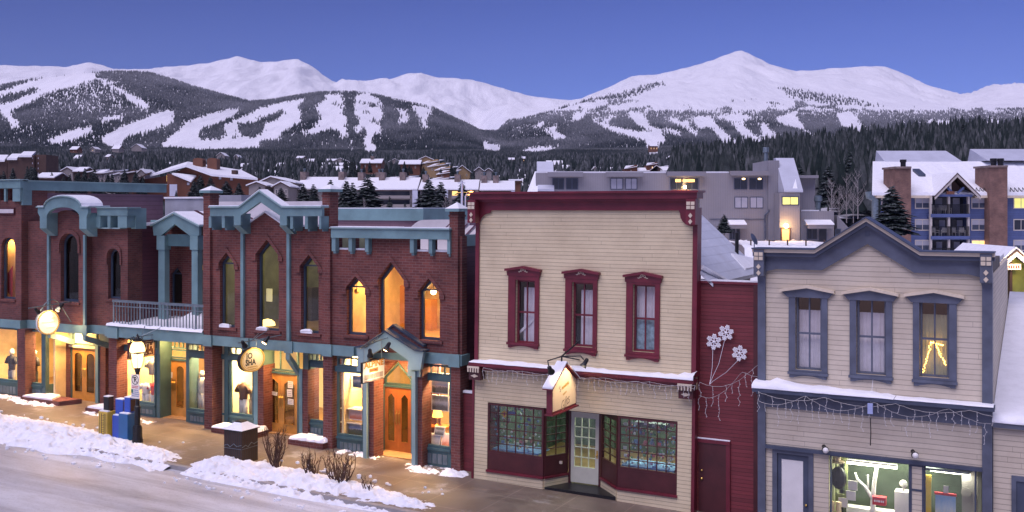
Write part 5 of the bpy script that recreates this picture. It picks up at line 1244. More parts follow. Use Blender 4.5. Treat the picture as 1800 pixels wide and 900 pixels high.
# ---- generic houses
def house(label, px0, px1, yr, ye, yb, Y, wall, kind='gable', dep=None, group=None, nwin=0, rows=1, chim=(), pane='win_dark', base=None, ridge=.5, over=.4, name='house', lit=(), cat='house'):
    x0, x1 = hx(px0, Y), hx(px1, Y); wd = x1-x0; dep = dep or max(6, wd*.7)
    ze, zr, zb = hz(ye, Y), hz(yr, Y), hz(yb, Y); g = (base if base is not None else zb-2.5)
    h = thing(name, label, cat, (lerp(x0, x1, .5), Y, g), WORLD, group); HOUSE_SPOTS.append((lerp(x0, x1, .5), Y+dep/2, wd/2+1.5, dep/2+1))
    if kind == 'gable':
        xm = lerp(x0, x1, ridge)
        part('wall', MB().plate([(x0+over, g), (x1-over, g), (x1-over, ze+.1), (xm, zr-.25), (x0+over, ze+.1)], Y, Y+dep), M[wall], h)
        for a in (x0, x1):
            q = [(a, Y-over, ze), (xm, Y-over, zr), (xm, Y+dep+.3, zr), (a, Y+dep+.3, ze)]; q = q if a == x0 else q[::-1]
            part('roof', MB().sheet(q, .2), M['brown_dk'], h); part('roof_snow', MB().sheet([(p[0], p[1]+.06, p[2]+.25) for p in q], .24), M['snow'], h)
    elif kind == 'side':
        ym = Y+dep*.5; s = over
        part('wall', MB().prism([(Y, g), (Y+dep, g), (Y+dep, ze), (ym, zr-.3), (Y, ze)], x0+s, x1-s), M[wall], h)
        part('roof', MB().sheet([(x0, Y-.6, ze), (x1, Y-.6, ze), (x1, ym, zr), (x0, ym, zr)], .2).sheet([(x0, ym, zr-.01), (x1, ym, zr-.01), (x1, Y+dep+.5, ze), (x0, Y+dep+.5, ze)], .2), M['brown_dk'], h)
        part('roof_snow', MB().sheet([(x0+.1, Y-.55, ze+.25), (x1-.1, Y-.55, ze+.25), (x1-.1, ym, zr+.25), (x0+.1, ym, zr+.25)], .24).sheet([(x0+.1, ym, zr+.245), (x1-.1, ym, zr+.245), (x1-.1, Y+dep, ze+.25), (x0+.1, Y+dep, ze+.25)], .24), M['snow'], h)
    else:                                           # 'shed': one slope rising to the right (kind 'shed') seen at an angle
        ro = wd*.28
        part('wall', MB().plate([(x0, g), (x1, g), (x1, zr-.2), (lerp(x0, x1, .85), zr-.2), (x0, ze-.1)], Y, Y+dep), M[wall], h)
        part('roof', MB().sheet([(x0-.3, Y-.5, ze), (x1-.1, Y-.5, lerp(ze, zr, .55)), (x1+ro, Y+dep, zr+.2), (x0+ro, Y+dep, lerp(ze, zr, .9))], .25), M['snow'], h)
    for r in range(rows):
        for i in range(nwin):
            a = lerp(px0, px1, (i+.5)/nwin)-2.2*220/Y*.7; w_ = 5.2*220/Y*.7; t = lerp(ye+2, yb, (r+.12)/rows); bt = t+min((yb-ye)/rows*.6, 9)
            pwin(h, a, a+w_, t, bt, Y, 'win_lit' if (r, i) in lit else pane, M['trim_lt'], .1, False)
    for c in chim:
        a = lerp(x0, x1, c); o_ = part('chimney', MB().box(a-.6, a+.6, Y+dep*.35, Y+dep*.6, ze, zr+1.3), M['stone'], h); part('flue', MB().lathe([(.2, 0), (.2, .5), (.3, .55), (.3, .8)], (a, Y+dep*.47, zr+1.3), 8), M['steel'], o_)
    return h
# brown lodge
Y = 250.0
L_ = thing('lodge', 'big brown timber lodge with a broad low snowy roof and two curved-top chimneys', 'lodge', (hx(340, Y), Y, 5), WORLD); HOUSE_SPOTS.append((hx(340, Y), Y+12, 17, 14))
def sheetp(pts, th): return MB().sheet([(hx(a, y), y, hz(b, y)) for a, b, y in pts], th)
part('wall', MB().plate([(hx(232, Y), 3), (hx(452, Y), 3), (hx(452, Y), hz(313, Y)), (hx(370, Y), hz(309, Y)), (hx(330, Y), hz(293, Y)), (hx(294, Y), hz(309, Y)), (hx(232, Y), hz(318, Y))], Y, Y+22), M['brown'], L_)
part('roof', sheetp([(264, 307, Y-2.5), (327, 290, Y-2.5), (330, 284, Y+14), (300, 293, Y+16)], .5), M['snow'], L_)
part('roof', sheetp([(327, 290, Y-2.5), (372, 306, Y-2.5), (453, 313, Y-1), (425, 299, Y+18), (330, 284, Y+14)], .5), M['snow'], L_)
part('gable_wing', MB().plate([(hx(303, Y), 3), (hx(345, Y), 3), (hx(345, Y), hz(316, Y-4)), (hx(303, Y), hz(305, Y-4))], Y-4, Y-.01), M['brown'], L_)
part('wing_roof', sheetp([(302, 304, Y-4.6), (336, 318, Y-4.6), (345, 308, Y-.3), (312, 304, Y-.3)], .35), M['snow'], L_)
part('wing_roof', sheetp([(228, 319, Y-5), (263, 303, Y-5), (267, 302, Y), (236, 316, Y)], .3), M['brown_dk'], L_)
for a in (347, 372):
    x0, x1 = hx(a-8, Y+8), hx(a+9, Y+8); z0 = hz(292, Y+8); z1 = hz(281, Y+8); xm = (x0+x1)/2
    part('chimney', MB().plate([(x0, z0-2), (x1, z0-2), (x1, z1)]+[(xm+(x1-x0)/2*math.cos(math.pi*i/6), z1+.5*math.sin(math.pi*i/6)) for i in range(1, 6)]+[(x0, z1)], Y+8, Y+11), M['rust'], L_)
part('roof_box', pbox(MB(), 407, 415, 299, 306, Y+3, Y+5), M['brown_dk'], L_)
part('lit_window', pbox(MB(), 293, 296.5, 308, 319, Y-.1, Y-.005), M['win_lit'], L_)
for a, t in ((235, 322), (328, 320), (384, 310), (404, 312), (258, 322)): pwin(L_, a, a+6, t, t+6, Y-.0 if a < 300 or a > 346 else Y-4, 'win_pale', M['brown_dk'], .12, False)
part('pale_panel', pbox(MB(), 298, 311, 324, 345, Y-6, Y-5.8), M['metal_light'], L_)
# brown stepped condominium far left
Y = 330.0
Bc = thing('condominium', 'brown stepped condominium with three snowy mono-pitch roofs, far left', 'building', (hx(40, Y), Y, 8), WORLD); HOUSE_SPOTS.append((hx(30, Y), Y+10, 20, 12))
for a, b, t, e in ((-40, 14, 272, 281), (13, 36, 270, 278), (34, 62, 266, 273)):
    part('wall', pbox(MB(), a, b-2, e, 330, Y, Y+12), M['brown_dk'], Bc); part('roof', sheetp([(a-1, e, Y-1), (b-6, e, Y-1), (b+1, t, Y+10), (a+8, t, Y+10)], .6), M['snow'], Bc)
part('wall', pbox(MB(), 60, 81, 272, 330, Y+1, Y+10), M['brown_dk'], Bc)
for r in range(4):
    for a in (56, 66): pwin(Bc, a, a+2.6, 276+r*9, 280+r*9, Y-.0 if a < 60 else Y+1, 'win_pale', M['brown_dk'], .1, False)
# row of townhouses behind the left shop
tw = [(106, 130, 294, 301, 'gable', 'beige', 'beige gabled end house of the snowy townhouse row, small round vent'), (150, 167, 296, 303, 'shed', 'brown_dk', 'dark end townhouse with a slanting snowy roof next to the round-vent house'), (163, 182, 299, 305, 'side', 'beige', 'narrow beige townhouse with a low snowy roof, third in the row'),
      (180, 200, 297, 304, 'shed', 'beige', 'townhouse with twin balconies in the middle of the snowy row'), (196, 212, 300, 307, 'shed', 'beige', 'small shed-roofed townhouse right of the twin balconies'), (214, 238, 297, 305, 'shed', 'brown_dk', 'dark townhouse with the widest slanting snow roof in the row'), (240, 256, 298, 305, 'gable', 'beige', 'pale gabled townhouse tucked against the brown lodge'), (60, 98, 304, 313, 'side', 'brown_dk', 'low dark house with a broad snowy roof left of the townhouse row'), (92, 108, 307, 312, 'side', 'brown_dk', 'little dark shed with a snowy roof before the round-vent house'), (128, 148, 294, 302, 'side', 'brown_dk', 'long blue-roofed townhouse joined to the round-vent house')]
for a, b, r, e, kd, wl, lb in tw: house(lb, a, b, r, e, 325, 270 if a != 60 else 240, wl, kd, 8, 'townhouses behind the left shop', 2 if wl == 'beige' else 0, 2, over=.2, name='townhouse')
# beige condominium terraces
Y = 215.0
house('left gabled wing of the beige condominium beside the brown lodge', 433, 470, 320, 327, 372, Y-8, 'beige', 'gable', 8, 'beige condominium wings', 0, over=.5, name='condominium', cat='condominium')
house('tall beige condominium block behind its two gabled wings', 452, 520, 311, 322, 372, Y, 'beige', 'gable', 14, 'beige condominium wings', 3, 3, ridge=.35, name='condominium', cat='condominium')
house('right gabled wing of the beige condominium, with small trees at its foot', 477, 511, 320, 329, 372, Y-8, 'beige', 'gable', 8, 'beige condominium wings', 2, 3, over=.5, name='condominium', cat='condominium')
house('beige condominium with a stone chimney stack and steep white roof', 518, 600, 311, 333, 372, Y+4, 'beige', 'side', 16, 'beige condominium terraces', 4, 3, (.06, .9), name='condominium', cat='condominium')
house('beige condominium half hidden by the row of dark spruces', 598, 662, 312, 334, 372, Y+4, 'beige', 'side', 16, 'beige condominium terraces', 4, 3, (.45, .95), name='condominium', cat='condominium')
def terrace(lb, a, b, r, e, yb, Y, chim, litb=-1):
    h = house(lb, a, b, r, e, yb, Y, 'beige', 'side', 15, 'beige condominium terraces', 0, 0, chim, name='condominium', cat='condominium')
    n = max(1, int((b-a)/44))
    for i in range(n):
        c0, c1 = lerp(a, b, (i+.12)/n), lerp(a, b, (i+.82)/n)
        for j in range(3):
            t = e+2+j*15.5; part('balcony_opening', pbox(MB(), c0, c1, t, t+7.5, Y-.06, Y-.004), M['win_lit'] if (i == litb and j == 0) else M['win_dark'], h); part('balcony_front', pbox(MB(), c0-1, c1+1, t+7.6, t+13, Y-1.2, Y-.065), M['beige'], h)
        part('wall_pier', pbox(MB(), lerp(a, b, (i+.88)/n), lerp(a, b, (i+1)/n)-1, e+.5, yb, Y-1.3, Y-.004), M['stone'] if i % 2 else M['metal_light'], h)
terrace('beige balcony condominium with white drainpipe tower left of the two big spruces', 650, 735, 312, 334, 385, Y, (.18, .62))
terrace('beige balcony condominium with a lit balcony behind the tall cross-armed pole', 735, 842, 316, 334, 385, Y, (.08, .62), 1)
terrace('beige condominium with broad snowy roof just left of the maroon cornice', 842, 906, 318, 335, 385, Y, (.12, .45))
house('rust-walled house with a wide snowy roof behind the condominium chimneys', 664, 716, 308, 317, 330, Y+40, 'rust', 'shed', 10)
house('snowy-roofed house behind the two big spruces, brown gable', 755, 790, 309, 316, 330, Y+45, 'brown', 'shed', 10)
# tan houses stepping down the hillside
st = [(735, 762, 275, 281, 'tan', 'topmost pale tan chalet of the stepped row, white gable'), (742, 770, 279, 287, 'tan', 'second tan chalet down the stepped row'), (752, 782, 285, 293, 'tan', 'third tan chalet in the stepped row, long white roof'), (765, 795, 291, 299, 'tan', 'fourth tan chalet in the stepped row'), (768, 800, 297, 306, 'rust', 'lowest rust coloured chalet of the stepped row'), (797, 828, 291, 303, 'tan', 'large cream gabled house with a long left roof slope, right of the stepped row'), (833, 851, 294, 301, 'beige', 'small white gabled house standing alone among pines'), (700, 740, 281, 289, 'brown', 'brown timber house with snowy gables left of the stepped row'), (632, 672, 279, 287, 'brown', 'brown timber house with a tall brick chimney among pines'), (852, 866, 296, 301, 'beige', 'little white house with a snowy roof beside the lone white gable')]
for a, b, r, e, wl, lb in st: house(lb, a, b, r, e, e+7, 420-(r-275)*2, wl, 'gable' if a in (797, 833, 735, 852) else ('side' if a in (632, 700) else 'shed'), 10, None, 2, 1, (.5,) if a == 632 else (), over=.5, name='chalet', cat='chalet')
far = [(560, 602, 286, 292, 'win_dark', 'grey'), (603, 624, 285, 291, 0, 'grey'), (570, 590, 279, 283, 0, 'grey'), (538, 552, 279, 284, 0, 0), (586, 610, 278, 283, 0, 0), (560, 640, 292, 300, 0, 0), (640, 652, 290, 296, 0, 0), (682, 706, 279, 285, 0, 0), (520, 534, 274, 278, 0, 0),
       (122, 136, 257, 263, 0, 0), (158, 168, 258, 262, 0, 0), (128, 140, 272, 279, 0, 0), (184, 192, 271, 276, 0, 0), (230, 250, 253, 260, 0, 0), (196, 210, 255, 262, 0, 0), (276, 297, 285, 291, 0, 0), (380, 396, 268, 274, 0, 0), (420, 436, 287, 293, 0, 0), (484, 500, 286, 294, 0, 0), (410, 420, 272, 277, 0, 0),
       (960, 990, 282, 290, 0, 0), (986, 1002, 290, 297, 0, 0), (1040, 1052, 293, 299, 0, 0), (1068, 1082, 294, 300, 0, 0), (917, 924, 275, 279, 0, 0), (1226, 1250, 264, 271, 0, 0), (1255, 1290, 267, 275, 0, 0), (1323, 1335, 265, 275, 0, 0), (1172, 1184, 274, 280, 0, 0), (893, 905, 277, 281, 0, 0)]
for i, (a, b, r, e, _, g) in enumerate(far):
    house('snow-roofed house among the dark pines on the far side of the valley', a, b, r, e, e+2.5, 620+(300-e)*6, 'beige' if i % 3 else 'brown', ('side', 'gable', 'side')[i % 3], 11, 'houses scattered among the valley pines', 1, 1, over=.5, base=hz(e+5, 620+(300-e)*6), lit=((0, 0),) if i % 7 == 3 else ())
ch = [(1098, 1120, 289, 296, 'brown', 'dark chalet with a steep left roof in the lit cluster above the grey building'), (1120, 1142, 295, 301, 'brown', 'low chalet in the middle of the lit cluster above the grey building'), (1137, 1156, 284, 290, 'brown', 'highest lit chalet above the grey building, lamps at its eaves'), (1142, 1166, 291, 300, 'brown_dk', 'gabled brown chalet in front of the highest lit chalet'), (1160, 1178, 293, 300, 'brown', 'right-hand chalet of the lit cluster above the grey building')]
for i, (a, b, r, e, wl, lb) in enumerate(ch): house(lb, a, b, r, e, e+8, 430, wl, ('shed', 'side', 'shed', 'gable', 'side')[i], 9, 'chalets above the grey building', 1, 1, over=.4, name='chalet', cat='chalet', lit=((0, 0),) if i in (2,) else ())
h_ = house('floodlit red ski lodge at the foot of the snowy run', 1142, 1157, 253, 257, 262, 1000, 'rust', 'side', 14, None, 3, 1, name='lodge', cat='lodge', lit=((0, 0), (0, 1), (0, 2)))
rb = house('red flat building peeping over the condominium roofs', 893, 918, 316, 318, 335, Y+20, 'rust', 'side', 8)
# cross-armed pole, short lamp and blue sign behind the brick shop
Y = 95.0
P_ = thing('utility_pole', 'tall pale pole with a short cross-arm behind the brick shop roof', 'pole', (hx(812, Y), Y, 2), WORLD)
part('pole', MB().tube([(hx(812, Y), Y, 0), (hx(812, Y), Y, hz(318, Y))], [.13, .1], 8), M['metal_light'], P_); part('cross_arm', MB().box(hx(805, Y), hx(818, Y), Y-.08, Y+.08, hz(322.3, Y), hz(320.8, Y)), M['metal_light'], P_)
P_ = thing('street_lamp', 'orange glowing street lamp on a thin post beside the maroon cornice', 'lamp', (hx(829, Y), Y, 2), WORLD)
part('post', MB().tube([(hx(818, Y), Y, 0), (hx(818, Y), Y, hz(345, Y))], .07, 6), M['metal_light'], P_)
part('arm', MB().tube([(hx(818, Y), Y, hz(345, Y)), (hx(821, Y), Y, hz(340.5, Y)), (hx(827, Y), Y, hz(339, Y))], .05, 6), M['metal_light'], P_)
part('lamp', MB().ball((hx(828, Y), Y, hz(340, Y)), .22, 10, 6), emis('sodium_bulb', (1, .32, .08), 14), P_)
A_ = thing('awning_sign', 'small blue arched sign on a snowy wall behind the brick shop', 'sign', (hx(835, 60), 60, hz(380, 60)), WORLD)
x0, x1 = hx(824, 60), hx(846, 60)
part('board', MB().plate([(x0, hz(378, 60)), (x1, hz(378, 60))]+[(lerp(x1, x0, i/8), hz(374-3*math.sin(math.pi*i/8), 60)) for i in range(9)], 60, 60.1), pm('blue_sign', (.12, .18, .62), .5), A_)
part('sign_wall', MB().box(hx(812, 60), hx(860, 60), 60.2, 60.5, 0, hz(379, 60)), M['metal_light'], A_)
# ---------------------------------------------------------------- lettering
TXT = {}
def text_mb(body, size, to3, depth=.0, bold=0.0, sx=1.0, align='CENTER', shear=0.0):
    """text outlines placed by to3(x, y) -> point in facade coordinates"""
    cu_ = bpy.data.curves.new('lettering', 'FONT'); cu_.body = body; cu_.size = size; cu_.align_x = align; cu_.align_y = 'CENTER'; cu_.offset = bold; cu_.shear = shear; cu_.resolution_u = 2
    o = bpy.data.objects.new('lettering', cu_); COL.objects.link(o); dg = bpy.context.evaluated_depsgraph_get(); dg.update()
    me = bpy.data.meshes.new_from_object(o.evaluated_get(dg)); mb = MB().add([to3(v.co.x*sx, v.co.y) for v in me.vertices], [tuple(p.vertices) for p in me.polygons])
    bpy.data.objects.remove(o); bpy.data.curves.remove(cu_); bpy.data.meshes.remove(me); return mb
def w_at(px, u): a = (px-900)/1800; return -u*(CT+a*ST)/(ST-a*CT)-D
def dashes(mb, x0, x1, y, h, to3, seed, gap=.3, wmin=.02, wmax=.06):
    r = random.Random(seed); x = x0
    while x < x1-wmin:
        w_ = min(r.uniform(wmin, wmax), x1-x); mb.add([to3(x, y-h/2), to3(x+w_, y-h/2), to3(x+w_, y+h/2), to3(x, y+h/2)], [(0, 1, 2, 3)]); x += w_+r.uniform(.3, .6)*wmin
    return mb
def spot(parent, pos, aim, s=1.0, mat=None, lit=True):
    pos, aim = Vector(pos), Vector(aim); d = (aim-pos).normalized(); q = d.to_track_quat('Z', 'Y').to_matrix()
    k = MB().lathe([(.03, -.16), (.06, -.12), (.065, 0), (.10, .10), (.105, .12)], (0, 0, 0), 12); k.v = [tuple(pos+q @ (Vector(v)*s)) for v in k.v]
    o = part('spotlight', k, mat or M['black'], parent, sm=False)
    if lit:
        k = MB().lathe([(.085, .121), (.06, .135), (.01, .14)], (0, 0, 0), 12); k.v = [tuple(pos+q @ (Vector(v)*s)) for v in k.v]; part('bulb', k, M['bulb'], o)
    return o
def aimed(name, pos, aim, power, col, size=R(100), blend=.6, r=.05):
    l = bpy.data.lights.new(name, 'SPOT'); l.energy = power; l.color = col; l.spot_size = size; l.spot_blend = blend; l.shadow_soft_size = r
    o = bpy.data.objects.new(name, l); COL.objects.link(o); d = Vector(aim)-Vector(pos)
    o.matrix_world = FAC.m @ Matrix.Translation(Vector(pos)) @ d.to_track_quat('-Z', 'Y').to_matrix().to_4x4(); return o
M['paper'] = pm('paper', (.75, .72, .66), .7, .06, 4); M['ink'] = pm('dark_ink', (.03, .025, .025), .6); M['gold'] = pm('gold_paint', (.55, .33, .07), .4, .15, 4); M['orange_paint'] = pm('orange_paint', (.75, .20, .03), .5); M['sign_cream'] = pm('sign_cream', (.80, .62, .40), .5, .06, 2)
M['red_paint'] = pm('red_paint', (.55, .04, .05), .5, .15, 3); M['bluebox'] = pm('blue_box', (.03, .085, .42), .35, .12, 2); M['bluebox2'] = pm('blue_green_box', (.03, .13, .30), .35, .12, 2); M['yellow'] = pm('yellow_box', (.62, .42, .06), .4, .12, 3)
# ---------------------------------------------------------------- hanging signs (all face +x: down the street towards the viewer)
# ALPINE board
su_ = U(676, -.45); wa, wb = w_at(637, su_), w_at(676, su_); z1, z0 = Z(637, 638, wa), Z(637, 675, wa)
A = thing('hanging_sign', 'white hanging sign with large gold letters over an orange band, before the gabled entrance', 'sign', (su_, (wa+wb)/2, z0))
part('board', MB().box(su_-.07, su_, wa, wb, z0, z1), M['black'], A)
part('sign_face', MB().box(su_+.002, su_+.012, wa+.03, wb-.03, z0+.03, z1-.03), M['paper'], A)
yc, zc_, wd = (wa+wb)/2, (z0+z1)/2, wb-wa
f3 = lambda x, y: (su_+.016, yc+x, zc_+y)
part('lettering', text_mb('ALPINE', .25, lambda x, y: f3(x, y+.21), sx=wd/.93, bold=.012), pm('gold_letter', (.50, .21, .03), .5), A)
k = MB().box(su_+.0125, su_+.0155, yc-.25, yc+.22, zc_-.03, zc_+.09); part('sign_band', k, M['orange_paint'], A)
part('lettering', dashes(MB(), -.22, .19, .03, .06, lambda x, y: (su_+.017, yc+x, zc_+y), 1, wmin=.025, wmax=.04), M['ink'], A)
k = MB(); dashes(k, -wd*.43, wd*.43, -.15, .16, f3, 2, wmin=.022, wmax=.03); dashes(k, -wd*.43, wd*.43, -.28, .06, f3, 3, wmin=.02, wmax=.035); part('lettering', k, pm('mauve_ink', (.22, .13, .12), .6), A)
k = MB(); zt = Z(657, 590, -.6)
k.tube([(su_-.03, -.1, zt-.05), (su_-.03, wa-.12, zt-.25)], .02, 6); k.tube([(su_-.03, -.1, zt+.22), (su_-.03, wa*.6, zt-.02), (su_-.03, wa-.1, zt-.24)], .016, 6); k.tube([(su_-.25, -.1, zt), (su_-.03, wa*.8, zt-.15)], .014, 6); k.tube([(su_+.25, -.1, zt), (su_-.03, wa*.8, zt-.15)], .014, 6)
for y in (wa+.12, wb-.12): k.tube([(su_-.03, y, z1), (su_-.03, y, lerp(zt-.05, zt-.25, min(1, (-.1-y)/max(.05, -.1-wa))))], .01, 5)
part('bracket', k, M['steel'], A)
spot(A, (su_+.35, wb-.35, z1+.42), (su_, yc, zc_)); spot(A, (su_+.2, wa+.12, z1+.3), (su_, yc-.1, zc_))
aimed('sign_spot', (su_+.5, yc+.1, z1+.35), (su_, yc, zc_), 12, SOFT); point('gable_light', U(668, -1.1), -1.15, 3.0, 22, (1, .8, .45), .08)
# oval sign
so_ = U(465, -.5); wa, wb = w_at(422, so_), w_at(465, so_); z1, z0 = Z(445, 610, (wa+wb)/2), Z(443, 655, (wa+wb)/2); yc, zc_ = (wa+wb)/2, (z0+z1)/2; ry, rz = (wb-wa)/2, (z1-z0)/2*.95
A = thing('hanging_sign', 'oval gold-rimmed hanging sign, half lost in glare, above the brown T-shirt window', 'sign', (so_, yc, z0))
el = lambda s, n=28: [(yc+ry*s*math.cos(2*math.pi*i/n), zc_+rz*s*math.sin(2*math.pi*i/n)) for i in range(n)]
part('rim', MB().prism(el(1), so_-.13, so_), M['black'], A)
def yz_plate(outer, hole, x0, x1):
    k = MB().plate([(p[0], p[1]) for p in outer], 0, 1, [hole] if hole else []); k.v = [(x0+(1-v[1])*(x1-x0), v[0], v[2]) for v in k.v]; return k
part('gold_ring', yz_plate(el(.99), el(.88), so_+.002, so_+.02), M['gold'], A)
part('sign_face', MB().prism(el(.88), so_+.001, so_+.008), M['sign_cream'], A)
part('line_ring', yz_plate(el(.80), el(.77), so_+.0085, so_+.011), M['gold'], A)
f3 = lambda x, y: (so_+.013, yc+x, zc_+y)
k = text_mb('JO', .28, lambda x, y: f3(x-.16, y+.14), bold=.01); part('lettering', k, M['ink'], A)
part('lettering', text_mb('SHA', .26, lambda x, y: f3(x-.1, y-.08), bold=.01), M['ink'], A)
part('lettering', dashes(MB(), -.25, .25, -.23, .04, f3, 4), M['gold'], A); part('lettering', dashes(MB(), -.2, .2, -.3, .03, f3, 5), M['gold'], A)
k = MB(); zt = z1+.2; k.tube([(so_-.06, -.16, zt), (so_-.06, wa-.05, zt)], .018, 6)
for s in (-.5, .5): k.tube([(so_-.06+s, -.16, zt+.12), (so_-.06, yc, zt)], .012, 5)
k.tube([(so_-.06, -.16, zt+.3), (so_-.06, yc, zt)], .014, 5)
for y in (yc-.25, yc+.25): k.tube([(so_-.06, y, zt), (so_-.06, y, z1-.05)], .01, 5)
part('bracket', k, M['steel'], A); spot(A, (so_+.25, wb-.2, z1+.2), (so_, yc, zc_)); spot(A, (so_+.1, wa+.06, z1+.16), (so_, yc, zc_), lit=False)
aimed('sign_spot', (so_+.55, yc+.22, z1+.15), (so_, yc+.1, zc_), 60, (1, .8, .5))
# round beaded sign
sr = U(104, -.6); wa, wb = w_at(66, sr), w_at(104, sr); yc = (wa+wb)/2; z1, z0 = Z(84, 546, yc), Z(84, 588, yc); zc_ = (z0+z1)/2; ry, rz = (wb-wa)/2, (z1-z0)/2
A = thing('hanging_sign', 'round white hanging sign with a beaded rim, glowing under its spotlights', 'sign', (sr, yc, z0))
part('board', MB().prism(el(1), sr-.1, sr), M['white'], A)
k = MB();
for i in range(40): g = 2*math.pi*i/40; k.ball((sr+.005, yc+ry*.97*math.cos(g), zc_+rz*.97*math.sin(g)), .035, 6, 4)
part('beaded_rim', k, M['gold'], A)
f3 = lambda x, y: (sr+.012, yc+x, zc_+y); k = MB(); dashes(k, -.2, .3, .16, .03, f3, 6); dashes(k, -.3, .3, .02, .05, f3, 7); dashes(k, -.1, .28, -.2, .03, f3, 8); part('lettering', k, M['sign_cream'], A)
k = MB(); zt = z1+.16; k.tube([(sr-.05, -.02, zt+.1), (sr-.05, wa-.35, zt)], .022, 6)
k.tube([(sr-.05, -.02-.0, zt-.7)]+[(sr-.05, -.05+(wa-.0)*(i/8), zt-.7+.95*math.sin(math.pi*i/8*.92)) for i in range(1, 9)], .018, 6)
for y in (yc-.2, yc+.2): k.tube([(sr-.05, y, zt+.06), (sr-.05, y, z1-.03)], .01, 5)
part('bracket', k, M['steel'], A); spot(A, (sr+.3, wb-.2, z1+.12), (sr, yc, zc_), 1.2); spot(A, (sr+.1, wa-.1, z1+.05), (sr, yc, zc_), .9)
aimed('sign_spot', (sr+.5, yc+.1, z1+.2), (sr, yc, zc_), 110, (1, .82, .55)); point('sign_glow', sr+.5, yc+.6, z0+.3, 14, WARM, .15)
# YOUTH WEAR board
sy = U(272, -.1); wa, wb = w_at(226, sy), w_at(272, sy); yc = (wa+wb)/2; z1, z0 = Z(271, 596, wb), Z(271, 622, wb); zc_ = (z0+z1)/2
A = thing('hanging_sign', 'dark brown YOUTH WEAR hanging sign with a pale border, behind the street lamp', 'sign', (sy, yc, z0))
part('board', MB().box(sy-.06, sy, wa, wb, z0-.06, z1), M['maroon_dk'], A)
f3 = lambda x, y: (sy+.006, yc+x, zc_-.03+y); hw, hh = (wb-wa)/2-.05, (z1-z0)/2-.02
k = MB();
for a, b, c, d in ((-hw, hw, hh-.012, hh), (-hw, hw, -hh, -hh+.012), (-hw, -hw+.015, -hh, hh), (hw-.015, hw, -hh, hh)): k.add([f3(a, c), f3(b, c), f3(b, d), f3(a, d)], [(0, 1, 2, 3)])
part('border', k, M['sign_cream'], A)
part('lettering', text_mb('YOUTH', .30, lambda x, y: f3(x, y+.07), sx=hw*1.8/.98), M['sign_cream'], A); part('lettering', text_mb('W E A R', .12, lambda x, y: f3(x, y-.15), sx=hw*1.75/.46), M['sign_cream'], A)
k = MB().tube([(sy-.03, wb+.3, z1+.18), (sy-.03, wa-.1, z1+.16)], .016, 6)
for s in (-.4, .4): k.tube([(sy-.03+s, -.17, z1+.45), (sy-.03, yc, z1+.17)], .012, 5)
for y in (wa+.12, wb-.12): k.tube([(sy-.03, y, z1), (sy-.03, y, z1+.17)], .008, 5)
part('bracket', k, M['steel'], A)
# house-shaped gift sign of the cream shop
sh = U(1013, -.9); wa, wb = w_at(970, sh), w_at(1013, sh); yc = (wa+wb)/2
zb = Z(970, 729, wa); zs = Z(970, 680, wa); zp = Z(997, 640, yc); z_b2 = Z(1013, 712, wb)
A = thing('hanging_sign', 'lit house-shaped hanging sign with a snowy roof on the cream clapboard shop', 'sign', (sh, yc, zb))
pent = [(wa, zb), (wb, zb), (wb, zs), (yc, zp), (wa, zs)]
part('board', MB().prism(pent, sh-.16, sh), M['maroon'], A)
inn = [(wa+.05, zb+.06), (wb-.05, zb+.06), (wb-.05, zs-.01), (yc, zp-.07), (wa+.05, zs-.01)]
part('sign_face', MB().prism(inn, sh+.001, sh+.01), M['sign_cream'], A)
k = MB(); k2 = MB()
for a in (wa-.12, wb+.12):
    zz = zs-(zp-zs)*.12/abs(yc-wa)
    q = [(sh-.22, a, zz+.03), (sh+.08, a, zz+.03), (sh+.08, yc, zp+.03), (sh-.22, yc, zp+.03)]; q = q if a > yc else q[::-1]
    k.sheet(q, .03); k2.sheet([(p[0], p[1], p[2]+.045) for p in q], .04)
part('roof', k, M['maroon'], A); part('roof_snow', k2, M['snow'], A)
part('sill', MB().box(sh-.2, sh+.06, wa-.04, wb+.04, zb-.04, zb-.002), M['maroon'], A)
zc_ = (zb+zs)/2; f3 = lambda x, y: (sh+.013, yc+x, zc_+y)
inkl = pm('faded_ink', (.30, .20, .13), .6)
rt = lambda x, y, a, dx, dy: f3(dx+x*math.cos(a)-y*math.sin(a), dy+x*math.sin(a)+y*math.cos(a))
part('lettering', text_mb('S', .22, lambda x, y: rt(x, y, .2, -.3, .22)), inkl, A); k = MB(); dashes(k, -.18, .3, 0, .08, lambda x, y: rt(x, y, .25, .0, .27), 9, wmin=.02, wmax=.03); part('lettering', k, M['gold'], A)
k = MB(); dashes(k, -.12, .14, 0, .05, lambda x, y: rt(x, y, .25, .0, .08), 10, wmin=.02, wmax=.03); part('lettering', k, M['gold'], A)
part('lettering', text_mb('Gifts', .38, lambda x, y: rt(x, y, .35, .02, -.2), shear=.3, sx=.8), inkl, A)
zt = zp+.2; yw = WC_-.02
k = MB().tube([(sh-.08, yw, zt+.28), (sh-.08, yc, zt), (sh-.08, yc, zp)], .025, 6); k.tube([(sh-.08, yw, zt-.25), (sh-.08, yc, zt)], .02, 6)
k.tube([(sh-.08, yc, zt), (sh-.0, wa-.25, zt+.02), (sh+.05, wa-.3, zt-.1)], .018, 6); k.tube([(sh-.08, yc, zt), (sh+.35, yc+.3, zt), (sh+.42, yc+.35, zt-.1)], .018, 6); part('bracket', k, M['black'], A)
p1 = (sh+.1, wa-.3, zt-.2); p2 = (sh+.45, yc+.36, zt-.2); spot(A, p1, (sh, yc-.1, zc_), .95, lit=False); spot(A, p2, (sh, yc+.1, zc_), .95, lit=False)
